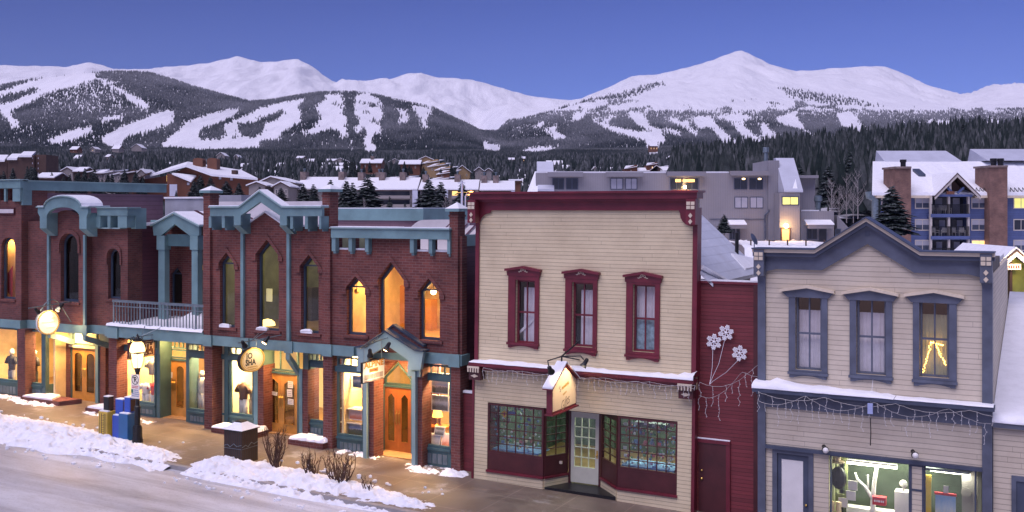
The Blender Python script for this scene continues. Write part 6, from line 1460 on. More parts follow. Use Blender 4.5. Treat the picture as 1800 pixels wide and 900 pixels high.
aimed('sign_spot', (sh+.65, yc+.15, zt-.15), (sh, yc, zc_+.1), 85, (1, .80, .56), R(90)); aimed('sign_spot', (sh+.4, wa-.2, zt-.2), (sh, yc-.1, zc_), 30, (1, .76, .5), R(70))
# ---------------------------------------------------------------- street lamp with the no-parking sign
lx, lw = -26.93, -2.8; g0 = gz(lx)
Lp = thing('street_lamp', 'black street lamp with a glowing glass lantern standing in the snow bank', 'lamp', (lx, lw, g0))
part('base', MB().lathe([(.17, -.2), (.17, .12), (.15, .2), (.15, .5), (.12, .58)], (lx, lw, g0), 8), M['black'], Lp)
part('post', MB().lathe([(.095, .57), (.095, 1.12), (.105, 1.14), (.105, 1.2), (.07, 1.24), (.062, 2.3), (.075, 2.34), (.10, 2.42), (.14, 2.5)], (lx, lw, g0), 12), M['black'], Lp)
zl = g0+2.5
o_ = part('lantern', MB().lathe([(.11, 0), (.12, .04), (.195, .46)], (lx, lw, zl), 12), emis('lantern_glass', (1, .70, .32), 4), Lp)
part('lantern_dome', MB().lathe([(.245, .53), (.24, .65), (.19, .79), (.12, .86)], (lx, lw, zl), 16), emis('lantern_dome_glass', (1, .66, .28), 2.6), Lp)
part('lantern_band', MB().lathe([(.21, .462), (.265, .47), (.265, .525), (.21, .528)], (lx, lw, zl), 16), M['iron'], Lp)
k = MB();
for i in range(4): g = math.pi/4+i*math.pi/2; k.tube([(lx+.15*math.cos(g), lw+.15*math.sin(g), zl), (lx+.26*math.cos(g), lw+.26*math.sin(g), zl+.47)], .012, 5)
part('lantern_ribs', k, M['iron'], Lp)
k = MB().lathe([(.13, .861), (.16, .88), (.16, .93), (.08, .97), (.03, 1.03), (.04, 1.06), (.01, 1.12)], (lx, lw, zl), 12)
for i in range(6): g = i*math.pi/3; k.tube([(lx+.15*math.cos(g), lw+.15*math.sin(g), zl+.92), (lx+.18*math.cos(g), lw+.18*math.sin(g), zl+1.03)], .012, 4)
part('lantern_cap', k, M['black'], Lp); point('lantern_light', lx, lw-.42, zl+.5, 30, SOFT, .15); point('lantern_light', lx+.42, lw+.1, zl+.4, 18, SOFT, .15)
ps = thing('parking_sign', 'white no-parking sign with a smaller notice below, on the street lamp post', 'sign', (lx, lw-.08, g0+1.5))
y = lw-.09
zc_ = g0+1.98; part('sign_plate', MB().plate([(lx-.2, zc_-.17), (lx+.2, zc_-.17), (lx+.2, zc_+.3), (lx-.2, zc_+.3)], y-.008, y), M['paper'], ps)
part('notice_plate', MB().plate([(lx-.19, zc_-.5), (lx+.2, zc_-.5), (lx+.2, zc_-.175), (lx-.19, zc_-.175)], y-.008, y), M['paper'], ps)
f3 = lambda x, z: (lx+x, y-.012, zc_+.12+z); ci = lambda r: [(r*math.cos(2*math.pi*i/24), r*math.sin(2*math.pi*i/24)) for i in range(24)]
k = MB().plate([(lx+a, zc_+.12+b) for a, b in ci(.16)], y-.012, y-.009, [[(lx+a, zc_+.12+b) for a, b in ci(.135)]]); k.add([f3(-.11, .09), f3(-.09, .11), f3(.11, -.09), f3(.09, -.11)], [(0, 1, 2, 3)]); part('no_parking_ring', k, M['ink'], ps)
part('lettering', text_mb('P', .24, f3, bold=.008), M['ink'], ps)
k = MB(); dashes(k, -.14, .15, -.21, .025, f3, 11, wmin=.03); dashes(k, -.15, .16, -.26, .025, f3, 12, wmin=.03); part('lettering', k, M['red_paint'], ps)
k = MB().box(lx-.18, lx-.09, y-.012, y-.0085, zc_-.32, zc_-.2); part('symbol', k, pm('green_symbol', (.04, .16, .12), .5), ps)
k = MB();
for i in range(4): dashes(k, -.06 if i < 2 else -.14, .17, -.34-.065*i, .028, f3, 13+i, wmin=.03)
part('lettering', k, pm('blue_ink', (.10, .16, .32), .6), ps)
# ---------------------------------------------------------------- newspaper boxes
def newsbox(label, x, y, w, d, h, hw, hh, mats, front=None):
    g = gz(x); B_ = thing('newspaper_box', label, 'news box', (x, y, g), FAC, 'newspaper boxes by the street lamp')
    part('cabinet', MB().box(x-w/2, x+w/2, y-d/2, y+d/2, g-.1, g+h), mats[0], B_)
    o = part('display_head', MB().box(x-hw/2, x+hw/2, y-d*.15, y+d*.4, g+h+.003, g+h+hh), mats[1], B_)
    part('coin_panel', MB().box(x+hw/2+.003, x+hw/2+.012, y-d*.1, y+d*.3, g+h+.06, g+h+hh-.06), mats[2], o)
    part('snow_cap', MB().box(x-w/2+.02, x+w/2-.01, y-d/2+.02, y-d*.16, g+h+.002, g+h+.035), M['snow'], B_); part('snow_cap', MB().box(x-hw/2, x+hw/2, y-d*.15, y+d*.4, g+h+hh+.001, g+h+hh+.03), M['snow'], B_)
    if front:
        f3 = lambda a, b: (x+a, y-d/2-.004, g+h*.52+b)
        part('front_band', MB().box(x-.085, x+.085, y-d/2-.003, y-d/2-.0005, g+.04, g+h-.06), M['ink'], B_)
        r90 = lambda a, b: f3(-b, a)
        k = MB(); dashes(k, -h*.42, h*.42, 0, .1, r90, 20, wmin=.03, wmax=.06); part('lettering', k, M['yellow'], B_)
        k = MB(); dashes(k, -h*.42, h*.42, .16, .035, r90, 21, wmin=.015, wmax=.03); dashes(k, -h*.42, h*.42, -.15, .035, r90, 22, wmin=.015, wmax=.03); part('lettering', k, M['ink'], B_)
    return B_
newsbox('yellow newspaper box with a black head, leftmost of the three by the lamp', -28.42, -2.75, .42, .38, .88, .24, .48, [M['yellow'], M['black'], M['brown_dk']], True)
newsbox('narrow dark blue newspaper box with a snowy slanted head, middle of the three', -27.93, -2.62, .34, .4, .78, .36, .52, [M['bluebox'], M['bluebox'], M['stone']])
newsbox('bright blue newspaper box with a tall slim head, nearest the lamp post', -27.42, -2.72, .42, .5, .92, .26, .52, [M['bluebox2'], M['bluebox'], M['brown_dk']])
# ---------------------------------------------------------------- litter bin
tx, tw = -22.42, -2.78; g = gz(tx)
T = thing('litter_bin', 'dark brown square litter bin with a snow-covered pyramid lid', 'bin', (tx, tw, g))
a = .36; part('body', MB().box(tx-a, tx+a, tw-a, tw+a, g-.1, g+1.0), M['iron'], T)
k = MB()
for i in range(9):
    x = lerp(tx-a+.04, tx+a-.04, i/8); k.box(x-.012, x+.012, tw-a-.012, tw-a-.001, g, g+.97); yy = lerp(tw-a+.04, tw+a-.04, i/8); k.box(tx+a+.001, tx+a+.012, yy-.012, yy+.012, g, g+.97)
part('slats', k, M['brown_dk'], T)
k = MB(); zz = g+.52
mt_ = [(-a, .0), (-.2, .05), (-.1, -.02), (.05, .09), (.17, .02), (a, .07)]
k.tube([(tx+m_[0], tw-a-.02, zz+m_[1]) for m_ in mt_], .012, 4); k.tube([(tx+a+.02, tw+m_[0], zz+m_[1]) for m_ in mt_], .012, 4); k.tube([(tx-a, tw-a-.02, zz-.06), (tx+a, tw-a-.02, zz-.06)], .008, 4); k.tube([(tx+a+.02, tw-a, zz-.06), (tx+a+.02, tw+a, zz-.06)], .008, 4)
part('ridge_ornament', k, M['steel'], T)
def frustum(b, t, h0, h1, c):
    vs = [(c[0]+sx*b, c[1]+sy*b, h0) for sx, sy in ((-1, -1), (1, -1), (1, 1), (-1, 1))]+[(c[0]+sx*t, c[1]+sy*t, h1) for sx, sy in ((-1, -1), (1, -1), (1, 1), (-1, 1))]
    return MB().add(vs, [(0, 3, 2, 1), (4, 5, 6, 7), (0, 1, 5, 4), (1, 2, 6, 5), (2, 3, 7, 6), (3, 0, 4, 7)])
part('lid', frustum(a+.05, a+.05, g+1.003, g+1.03, (tx, tw)), M['black'], T); part('lid_snow', frustum(a+.045, .14, g+1.031, g+1.22, (tx, tw)), M['snow'], T); part('lid_top', frustum(.13, .13, g+1.221, g+1.26, (tx, tw)), M['black'], T)
# ---------------------------------------------------------------- bare shrubs
def shrub(label, x, y, h, spread, n, seed):
    r = random.Random(seed); g = gz(x)+.12; k = MB()
    for i in range(n):
        a = r.uniform(0, 6.28); l = r.uniform(.15, 1)*spread; hh = h*r.uniform(.55, 1.05); p = [Vector((x+r.uniform(-.14, .14), y+r.uniform(-.1, .1), g-.15))]; d = Vector((math.cos(a)*l, math.sin(a)*l*.6, hh))
        for s in range(1, 5): p.append(p[0]+d*(s/4)+Vector((r.uniform(-.05, .05), r.uniform(-.05, .05), r.uniform(-.02, .02)))+Vector((math.cos(a), math.sin(a), 0))*l*.25*math.sin(s*.8))
        k.tube(p, [.022, .018, .013, .009, .004], 4, False)
        for q in range(5):
            t = r.uniform(.3, .95); b = p[0]+d*t; j = int(t*4); b = p[j]+(p[min(4, j+1)]-p[j])*(t*4-j); e = b+Vector((r.uniform(-.25, .25), r.uniform(-.2, .2), r.uniform(.1, .35)))*h*.6
            k.tube([b, b+(e-b)*.5+Vector((0, 0, .03)), e], [.008, .006, .003], 3, False)
            if r.random() < .6: e2 = b+(e-b)*.5+Vector((r.uniform(-.12, .12), r.uniform(-.1, .1), r.uniform(.05, .15))); k.tube([b+(e-b)*.5, e2], [.005, .002], 3, False)
    return solo('bare_shrub', label, 'shrub', k, M['twig'], (x, y, g-.12))
M['twig'] = pm('twig_bark', (.075, .04, .03), .9, .3, 6)
shrub('largest bare shrub in the snow bank, tall twigs right of the litter bin', -20.9, -2.95, 1.35, .5, 22, 1); shrub('smallest bare shrub in the snow bank, thin pale twigs between two larger ones', -19.5, -3.0, .85, .38, 16, 2); shrub('rounded bare shrub in the snow bank nearest the gabled entrance', -18.35, -3.1, 1.05, .5, 22, 3)
shrub('few thin dead stalks poking out of the right end of the snow bank', -17.2, -3.35, .5, .2, 6, 4)
# ---------------------------------------------------------------- unlit icicle lights and snowflakes
def icicles(label, xa, xb, w, zfun, seed, dmin=.12, dmax=.5, step=.17, sag=.1, loops=3):
    r = random.Random(seed); k = MB(); n = int((xb-xa)/step); tops = []
    for q in range(2):
        p = []
        for i in range(n*2+1):
            t = i/(n*2); x = lerp(xa, xb, t); p.append((x, w+r.uniform(-.01, .01)-.02*q, zfun(x)-sag*(1+q)*abs(math.sin(math.pi*t*loops+q*.9))+r.uniform(-.01, .01)))
        k.tube(p, .0055, 3, False); tops.append(p)
    for i in range(n+1):
        x, y, z = tops[i % 2][min(2*i, n*2)]; l = r.uniform(dmin, dmax) if i % 3 else dmax*r.uniform(.8, 1.1); p = [(x, y, z)]; m_ = max(2, int(l/.09))
        for j in range(1, m_+1): p.append((x+r.uniform(-.035, .035), y+r.uniform(-.02, .01), z-l*j/m_))
        k.tube(p, .0045, 3, False)
        for q in p[1:]: k.ball((q[0]+r.uniform(-.02, .02), q[1]-.01, q[2]), .012, 4, 3)
    return solo('string_lights', label, 'string lights', k, M['wire'], (xa, w, zfun(xa)))
icicles('unlit icicle string lights along the cornice of the cream shop', U(850, -.9), U(1222, -.9), -.9, lambda x: 3.5, 1, .1, .34, .16, .05, 5)
icicles('unlit icicle string lights hanging along the cornice of the blue-grey shop', U(1333, -.95), U(1746, -.95), -.95, lambda x: 3.48, 2, .15, .55, .17, .14, 3.3)
xa, xb = U(1228, -.6), U(1333, -.6); zl_, zr__ = Z(1230, 673, -.6), Z(1333, 640, -.6)
icicles('unlit icicle string lights sagging across the dark red building', xa, xb, -.5, lambda x: lerp(zl_, zr__, ((x-xa)/(xb-xa))**1.5)-.0*(x), 3, .15, .75, .17, .22, 1.0)
def snowflake(label, px, py, rpx, seed, rot):
    r = random.Random(seed); w = wi-.14; x, z = Q(px, py, w); rr = abs(U(px+rpx, w)-U(px, w)); k = MB()
    for i in range(6):
        a = rot+i*math.pi/3; d = Vector((math.cos(a), 0, math.sin(a))); s = Vector((-math.sin(a), 0, math.cos(a))); c = Vector((x, w, z))
        k.tube([c, c+d*rr], .017, 4)
        for t, l in ((.45, .26), (.7, .24), (.92, .14)):
            for sg in (-1, 1): k.tube([c+d*rr*t, c+d*rr*(t+.16)+s*sg*l*rr], .014, 4); k.ball(tuple(c+d*rr*(t+.16)+s*sg*l*rr), .026, 5, 3)
        k.ball(tuple(c+d*rr), .026, 5, 3)
    k.ball((x, w, z), .04, 6, 4)
    xe, ze = (xa+.25, zl_-.05)
    k.tube([(x, w, z-rr*.2), (x-.03, w, z-rr), (lerp(x, xe, .45), w-.02, lerp(z, ze, .6)), (lerp(x, xe, .9), w-.05, lerp(z, ze, .9)), (xe, w-.1, ze)], .006, 3)
    return solo('snowflake_light', label, 'decoration', k, M['white_wire'], (x, w, z), FAC, 'snowflake decorations on the dark red wall')
M['white_wire'] = pm('white_wire', (.78, .77, .78), .5, .05, 5)
snowflake('white snowflake decoration lowest on the left of the dark red wall', 1255, 601, 11.5, 1, 1.5); snowflake('white snowflake decoration highest of three on the dark red wall', 1276, 585, 11.5, 2, 1.3); snowflake('white snowflake decoration apart from the other two, on the right of the dark red wall', 1300, 621, 11.5, 3, 1.45)
# flood lights and hook of the blue-grey shop
for px, py, lb in ((1449, 788, 'white round floodlight on the beam above the plain door'), (1606, 797, 'dark-backed floodlight on the beam between the two lit shop windows')):
    x, z = Q(px, py, -.75); F_ = thing('floodlight', lb, 'lamp', (x, -.7, z));
    part('bracket', MB().tube([(x, -.6, z-.1), (x, -.72, z)], .02, 6), M['black'], F_); q = Vector((.4, -1, -.25)); spot(F_, (x, -.72, z), tuple(Vector((x, -.72, z))+q), .85, M['black'], False); part('lens', MB().ball((x+.05, -.84, z-.03), .075, 10, 6), M['white'], F_)
x = U(1530, -.95); H_ = thing('hook_rod', 'thin dark rod hanging from a small blue box under the icicle lights', 'rod', (x, -.95, Z(1530, 783, -.95)))
part('rod', MB().tube([(x, -.95, Z(1530, 735, -.95)), (x+.01, -.95, Z(1530, 760, -.95)), (x, -.95, Z(1530, 783, -.95))], .014, 6), M['iron'], H_); part('junction_box', MB().box(x-.06, x+.06, -1.0, -.93, Z(1530, 727, -.95), Z(1530, 709, -.95)), pm('pale_blue_plastic', (.36, .42, .66), .5), H_)
part('cable', MB().tube([(x, -.55, Z(1530, 665, -.55)), (x, -.9, Z(1530, 708, -.95))], .005, 3), M['white_wire'], H_)
# ---------------------------------------------------------------- what stands in the shop windows
def mannequin(label, x, y, z, h, top, bottom, head=None, sleeves=True, group=None):
    """clothed shop dummy on a stand: torso with sleeves, trousers or skirt, optional head"""
    m = thing('mannequin', label, 'mannequin', (x, y, z), FAC, group)
    def rings(rows, n=12):
        vs = [];
        for zz, a, b in rows:
            for i in range(n): g = 2*math.pi*i/n; vs.append((x+a*math.cos(g), y+b*math.sin(g), z+zz*h))
        fs = [(i*n+q, i*n+(q+1) % n, (i+1)*n+(q+1) % n, (i+1)*n+q) for i in range(len(rows)-1) for q in range(n)]+[tuple(range(n))[::-1], tuple((len(rows)-1)*n+q for q in range(n))]
        return MB().add(vs, fs)
    k = rings([(.47, .17, .11), (.55, .165, .11), (.66, .19, .125), (.76, .21, .12), (.81, .20, .1), (.845, .09, .07), (.865, .07, .06)])
    if sleeves:
        for s in (-1, 1): k.tube([(x+s*.17, y, z+.80*h), (x+s*.26, y-.02, z+.72*h), (x+s*.29, y-.04, z+.64*h)], [.075, .075, .085], 8)
    part('shirt', k, top, m, sm=True)
    if bottom:
        k = MB()
        for s in (-1, 1): k.tube([(x+s*.085, y, z+.49*h), (x+s*.095, y, z+.25*h), (x+s*.10, y, z+.02*h)], [.105, .085, .075], 10)
        part('trousers', k, bottom, m, sm=True)
    else: part('stand', MB().tube([(x, y, z), (x, y, z+.48*h)], .015, 6).lathe([(.14, 0), (.14, .015), (.02, .03)], (x, y, z), 12), M['steel'], m)
    if head: part('head', MB().ball((x, y, z+.93*h), .1, 12, 8, (1, 1.05, 1.25)).tube([(x, y, z+.84*h), (x, y, z+.88*h)], .05, 8), head, m, sm=True)
    return m
C_ = lambda n, c: M.setdefault('cloth_'+n, pm('cloth_'+n, c, .85, .15, 6))
skin = M['paper']
gB = .64
mannequin('dark-jacketed mannequin with a white head in the far left shop window', U(60, .8), .8, gB, 1.75, C_('black', (.03, .03, .035)), C_('black', (.03, .03, .035)), skin)
mannequin('mannequin in a black T-shirt and grey trousers at the left edge', U(21, .8), .8, gB, 1.7, C_('black', (.03, .03, .035)), C_('grey', (.2, .2, .21)), skin)
mannequin('mannequin in a grey T-shirt and white trousers behind the lamp post', U(226, .75), .75, .75, 1.65, C_('lightgrey', (.42, .40, .36)), C_('white', (.7, .66, .58)))
mannequin('grey T-shirt bust hung high in the YOUTH WEAR window', U(268, .95), .95, 1.15, 1.5, C_('grey2', (.33, .30, .25)), None)
mannequin('small mannequin in a white top in the YOUTH WEAR window', U(257, .7), .7, .62, 1.1, C_('white', (.7, .66, .58)), C_('white', (.7, .66, .58)))
mannequin('small mannequin in a bright red jacket in the YOUTH WEAR window', U(272, .72), .72, .62, 1.15, C_('red', (.55, .03, .03)), C_('white', (.7, .66, .58)))
mannequin('white-clad mannequin left of the brown-shirt window, beside the pier', U(355, .9), .9, .6, 1.6, C_('white', (.7, .66, .58)), C_('white', (.7, .66, .58)), skin)
mannequin('mannequin in a brown T-shirt and white skirt under the oval sign', U(428, .75), .75, .62, 1.55, C_('brown', (.14, .075, .05)), C_('white', (.7, .66, .58)))
mannequin('mannequin in a cream sweater at the right of the oval sign window', U(446, .95), .95, .7, 1.3, C_('cream', (.62, .5, .3)), C_('cream', (.62, .5, .3)))
solo('basket', 'round wicker basket on the floor of the YOUTH WEAR window', 'basket', MB().lathe([(.2, 0), (.27, .2), (.24, .2), (.17, .03)], (U(226, .6), .6, .75), 14), pm('wicker', (.45, .28, .1), .8, .3, 8))
# pictures of the gallery shop
def picmat(name, stops, zs):
    m_, nt, b = new_mat(name); tc = nd(nt, 'ShaderNodeTexCoord').outputs['Generated']; sp = nd(nt, 'ShaderNodeSeparateXYZ'); nt.links.new(tc, sp.inputs[0])
    f = mth(nt, 'ADD', sp.outputs[2], mth(nt, 'MULTIPLY', mth(nt, 'SUBTRACT', noise(nt, tc, zs, 6, .65), .5), .55)); nt.links.new(ramp(nt, f, stops), b.inputs['Base Color']); b.inputs['Roughness'].default_value = .3; return m_
PIC = {'mountain': picmat('mountain_print', [(.1, (.06, .09, .06)), (.42, (.12, .14, .12)), (.5, (.5, .5, .55)), (.62, (.25, .35, .55)), (.95, (.5, .55, .62))], 3), 'lake': picmat('lake_print', [(.15, (.03, .06, .12)), (.4, (.08, .14, .3)), (.55, (.5, .55, .65)), (.8, (.1, .18, .4))], 3), 'stones': picmat('stone_print', [(.25, (.12, .12, .1)), (.45, (.35, .36, .36)), (.6, (.5, .5, .48)), (.8, (.2, .21, .16))], 4), 'pink': picmat('pink_print', [(.2, (.6, .2, .12)), (.5, (.75, .5, .42)), (.8, (.75, .6, .55))], 3), 'aspen': picmat('grey_print', [(.2, (.3, .3, .32)), (.5, (.5, .5, .52)), (.8, (.35, .35, .4))], 5)}
def picture(label, px0, px1, py0, py1, w, pic, frame=None, tilt=0):
    m = (px0+px1)/2; x0, x1 = U(px0, w), U(px1, w); z1, z0 = Z(m, py0, w), Z(m, py1, w)
    p = thing('framed_picture', label, 'picture', ((x0+x1)/2, w, z0)); e = .03
    k = MB().plate([(x0, z0), (x1, z0), (x1, z1), (x0, z1)], w-.02, w+.02); p2 = MB().plate([(x0+e, z0+e), (x1-e, z0+e), (x1-e, z1-e), (x0+e, z1-e)], w-.025, w-.021)
    if tilt:
        for kk in (k, p2): kk.v = [(v[0], v[1]+(v[2]-z0)*tilt, z0+(v[2]-z0)*math.cos(math.atan(tilt))) for v in kk.v]
    part('frame', k, frame or M['paper'], p); part('print', p2, PIC[pic], p)
picture('grey framed print hanging upper left in the gallery window left of the entrance', 602, 618, 658, 681, .55, 'aspen'); picture('blue lake print hanging beside the grey print, left gallery window', 620, 637, 660, 682, .55, 'lake'); picture('large pink flowered print on the middle shelf of the left gallery window', 614, 638, 717, 738, .45, 'pink'); picture('snowy mountain print on the bottom shelf of the left gallery window', 610, 638, 744, 764, .45, 'mountain', M['ink'])
picture('tall mountain print hanging highest in the right gallery window', 759, 789, 667, 692, .5, 'mountain'); picture('print of round stones below the mountain print, right gallery window', 759, 789, 695, 722, .5, 'stones'); picture('small dark print leaning in the middle of the right gallery window', 763, 781, 750, 766, .4, 'stones', None, .25); picture('green fan-like print leaning at the bottom of the right gallery window', 750, 772, 762, 786, .3, 'aspen', None, .35); picture('red portrait print leaning bottom right in the right gallery window', 775, 792, 762, 786, .3, 'pink', None, .35)
Sf = thing('display_shelf', 'pale wooden display shelf in the left gallery window', 'shelf', (U(618, .6), .6, .9))
for py in (716, 740): z = Z(612, py, .5); part('board', MB().box(U(596, .5), U(640, .5), .3, .8, z-.03, z), M['cream'], Sf)
part('upright', MB().box(U(600, .8), U(603, .8), .75, .8, .3, 2.8), M['oak'], Sf)
T_ = thing('table_lamp', 'glowing yellow table lamp in the right gallery window', 'lamp', (U(770, .7), .7, 1.35)); x = U(769, .7); z = Z(769, 748, .7)
part('lamp_shade', MB().lathe([(.17, .28), (.12, .52)], (x, .7, z), 14), emis('lit_shade', (1, .62, .12), 2.2), T_); part('stem', MB().lathe([(.1, 0), (.03, .06), (.025, .28)], (x, .7, z), 10), M['brass'], T_)
part('table', MB().box(x-.3, x+.4, .5, 1.0, z-.05, z-.002), M['redwood'], T_)
tb = emis('rope_light', (1, .68, .26), 7)
for px, a, b in ((596, 652, 764), (748, 664, 783)):
    x = U(px, .2); Rl = solo('rope_light', 'bright strip of rope light down the left edge of the '+('left' if px < 700 else 'right')+' gallery window', 'light strip', MB().tube([(x, .2, Z(px, b, .2)), (x, .2, Z(px, a, .2))], .016, 6), tb)
# notices on doors
for px0, px1, py0, py1, w, lb in ((506, 515, 670, 682, .74, 'white paper notice taped highest on the right oak door under the oval sign'), (505, 514, 685, 698, .74, 'white paper notice in the middle of the right oak door'), (506, 516, 701, 711, .74, 'lowest white paper notice on the right oak door'), (476, 487, 688, 694, .74, 'small white notice on the left oak door'), (294, 303, 653, 663, .79, 'white notice on the oak door below the balcony')):
    x0, x1 = U(px0, w), U(px1, w); m = (px0+px1)/2; z0, z1 = Z(m, py1, w), Z(m, py0, w); t = .02*math.sin(px0); k = MB().plate([(x0, z0), (x1, z0+t), (x1-t, z1+t), (x0-t, z1)], w-.004, w-.001)
    N_ = thing('paper_notice', lb, 'notice', (x0, w, z0)); part('sheet', k, M['paper'], N_); kk = MB(); f3 = lambda a, b: (lerp(x0, x1, .5)+a, w-.006, lerp(z0, z1, .5)+b)
    for i in range(3): dashes(kk, -(x1-x0)*.36, (x1-x0)*.36, (z1-z0)*(.25-.25*i), .015, f3, px0+i, wmin=.015, wmax=.03)
    part('lettering', kk, M['ink'], N_)
# clutter of the cream gift shop
def gift(px, py, w, r): return U(px, w), w, Z(px, py, w)
cols = [(.5, .52, .5), (.1, .2, .42), (.05, .25, .12), (.4, .1, .12), (.55, .5, .3), (.15, .3, .5), (.6, .62, .66), (.2, .12, .25)]
gm = [pm('trinket_%d' % i, c, .3, .3, 6) for i, c in enumerate(cols)]
gl_r = random.Random(31)
for side, (pa, pb, ya, yb, ya2, yb2) in (('left', (868, 948, 706, 790, 718, 800)), ('right', (1094, 1186, 728, 815, 742, 832))):
    for ci_ in range(8):
        k = MB()
        for i in range(16 if side == 'left' else 26):
            t = gl_r.random(); px = lerp(pa, pb, t); s = gl_r.random(); py = lerp(lerp(ya, ya2, t), lerp(yb, yb2, t), s); w = gl_r.uniform(.05, .55)
            x, y, z = U(px, w), w, Z(px, py, w); q = gl_r.random(); rr = gl_r.uniform(.02, .06)
            if q < .4: k.ball((x, y, z), rr, 7, 5)
            elif q < .7: k.box(x-rr, x+rr, y-.01, y+.01, z-rr*.8, z+rr*.8)
            else: k.lathe([(.005, -rr), (rr*.7, 0), (.005, rr*1.2)], (x, y, z), 6)
            if s < .6: k.tube([(x, y, z), (x, y, z+.12)], .002, 3, False)
        o = structure('souvenirs', k, gm[ci_], FAC, False, 'stuff')
    w = .1; k = MB().box(U(pa, w), U(pb, w), .02, .8, .88, .93); solo('display_shelf', 'blue cloth display shelf along the bottom of the %s gift shop window' % side, 'shelf', k, pm('blue_cloth_'+side, (.13, .24, .45), .8, .4, 8))
k = MB().box(U(1115, .4), U(1170, .4), .4, .75, Z(1140, 752, .4), Z(1140, 744, .4)); solo('display_canopy', 'dark flat canopy hanging inside the right gift shop window', 'canopy', k, M['slate_dk'])
x, z = Q(888, 727, .0); k = MB().plate([(x, z-.13), (x+.13, z), (x, z+.13), (x-.13, z)], -.05, -.04); D_ = thing('diamond_sign', 'yellow diamond warning sign in the left gift shop window', 'sign', (x, -.05, z-.13)); part('plate', k, pm('warning_yellow', (.7, .45, .03), .5), D_); part('symbol', MB().box(x-.02, x+.02, -.056, -.051, z-.06, z+.05), M['red_paint'], D_)
x, z = Q(901, 726, .0); solo('window_sign', 'small blue and white strip sign beside the yellow diamond', 'sign', MB().box(x-.13, x+.14, -.05, -.04, z-.06, z+.05), pm('strip_blue', (.06, .12, .4), .5))
# blue-grey shop: bright workshop window
fl = emis('tube_light', (1, 1, .78), 14)
w = .35; x0, x1 = U(1489, w), U(1577, w); z = Z(1533, 817, w)
Tl = thing('strip_light', 'long white fluorescent strip light hanging in the bright shop window', 'lamp', ((x0+x1)/2, w, z)); part('tube', MB().box(x0, x1, w-.05, w+.05, z-.03, z+.03), fl, Tl); part('housing', MB().box(x0, x1, w-.07, w+.07, z+.033, z+.07), M['white'], Tl)
area('strip_light_glow', (x0+x1)/2, w, z-.04, x1-x0, .1, 30, (.98, 1, .78))
w = .5; x0, x1 = U(1628, w), U(1705, w); z = Z(1665, 829, w); Tl = thing('strip_light', 'grey housed strip light in the right-hand shop window, above the blue poster', 'lamp', ((x0+x1)/2, w, z)); part('housing', MB().box(x0, x1, w-.08, w+.08, z, z+.06), M['steel'], Tl); part('tube', MB().box(x0+.1, x1, w-.03, w+.05, z-.03, z-.002), fl, Tl)
area('strip_light_glow', (x0+x1)/2, w, z-.04, x1-x0, .1, 14, (.95, 1, .8)); area('shop_lamp', U(1560), .9, 1.95, 2.2, .6, 60, (.98, 1, .76))
def item(name, label, cat, k, mat, **kw): return solo(name, label, cat, k, mat, **kw)
w = .4; x = U(1533, w); k = MB().tube([(x+.02, w, -.3), (x+.02, w, .55), (x+.03, w, .9), (x+.05, w, 1.15), (x+.12, w, 1.6)], [.09, .07, .06, .05, .04], 8); k.tube([(x+.02, w, .75), (x-.18, w, 1.05), (x-.36, w, 1.2), (x-.42, w, 1.36)], [.05, .045, .04, .03], 8); k.tube([(x-.1, w, .95), (x-.1, w, 1.35)], .025, 6); item('driftwood_stand', 'forked white driftwood jewellery stand under the strip light', 'stand', k, M['white'])
g1 = -.1; zt = Z(1540, 884, .3)
Cn = thing('shop_counter', 'pale stone-topped counter with a white back ledge in the bright shop window', 'counter', (U(1530, .5), .5, -.4)); part('counter_top', MB().box(U(1477, .2), U(1570, .2), -.1, .6, -.2, -.12), pm('grey_stone', (.30, .27, .2), .6, .4, 4), Cn); part('back_ledge', MB().box(U(1490, .9), U(1598, .9), .7, 1.0, .05, .38), M['white'], Cn)
x = U(1547, .2); z = Z(1547, 885, .2); Bx = thing('card_box', 'red box with white lettering on the stone counter', 'box', (x, .1, z)); part('box', MB().box(x-.16, x+.16, .02, .2, z, z+.2), M['red_paint'], Bx); kk = MB(); dashes(kk, -.12, .12, 0, .05, lambda a, b: (x+a, .017, z+.1+b), 40, wmin=.03, wmax=.05); part('lettering', kk, M['paper'], Bx)
x = U(1591, .5); item('white_cabinet', 'tall white display cabinet at the right of the bright shop window', 'cabinet', MB().box(x-.25, x+.2, .45, .8, .1, 1.0), M['white'])
item('flower_pot', 'white bloom on top of the tall white cabinet', 'flower', MB().ball((x-.05, .6, 1.18), .1, 8, 6).tube([(x-.05, .6, 1.0), (x-.05, .6, 1.1)], .03, 6), M['white'])
x = U(1470, .3); k = MB().lathe([(.2, 0), (.2, .015), (.1, .03), (.09, .14), (.05, .16)], (x+.02, .3, 1.62), 14); item('straw_hat', 'cream brimmed hat high in the left corner of the bright shop window', 'hat', k, M['sign_cream'])
k = MB().ball((x+.05, .35, 1.2), .2, 10, 7, (1, .6, 1.5)); k.tube([(x-.12, .3, 1.35), (x-.2, .3, 1.0)], .05, 6); item('leather_bag', 'black leather bag hanging below the cream hat', 'bag', k, M['black'])
k = MB().plate(shape(U(1468, .5), U(1490, .5), .55, 1.75, 'r'), .5, .54, [shape(U(1471, .5), U(1485, .5), .75, 1.6, 'r')]); item('mirror_frame', 'green picture frame behind the black leather bag', 'frame', k, pm('green_frame', (.26, .30, .13), .6))
for px, py, lb in ((1483, 882, 'white folded card at the left of the stone counter'), (1500, 852, 'white card standing on the ledge above the stone counter'), (1497, 870, 'white price board left of the driftwood stand')):
    x, z = Q(px, py, .25); item('price_card', lb, 'card', MB().box(x-.13, x+.1, .24, .26, z-.14, z+.1), M['paper'])
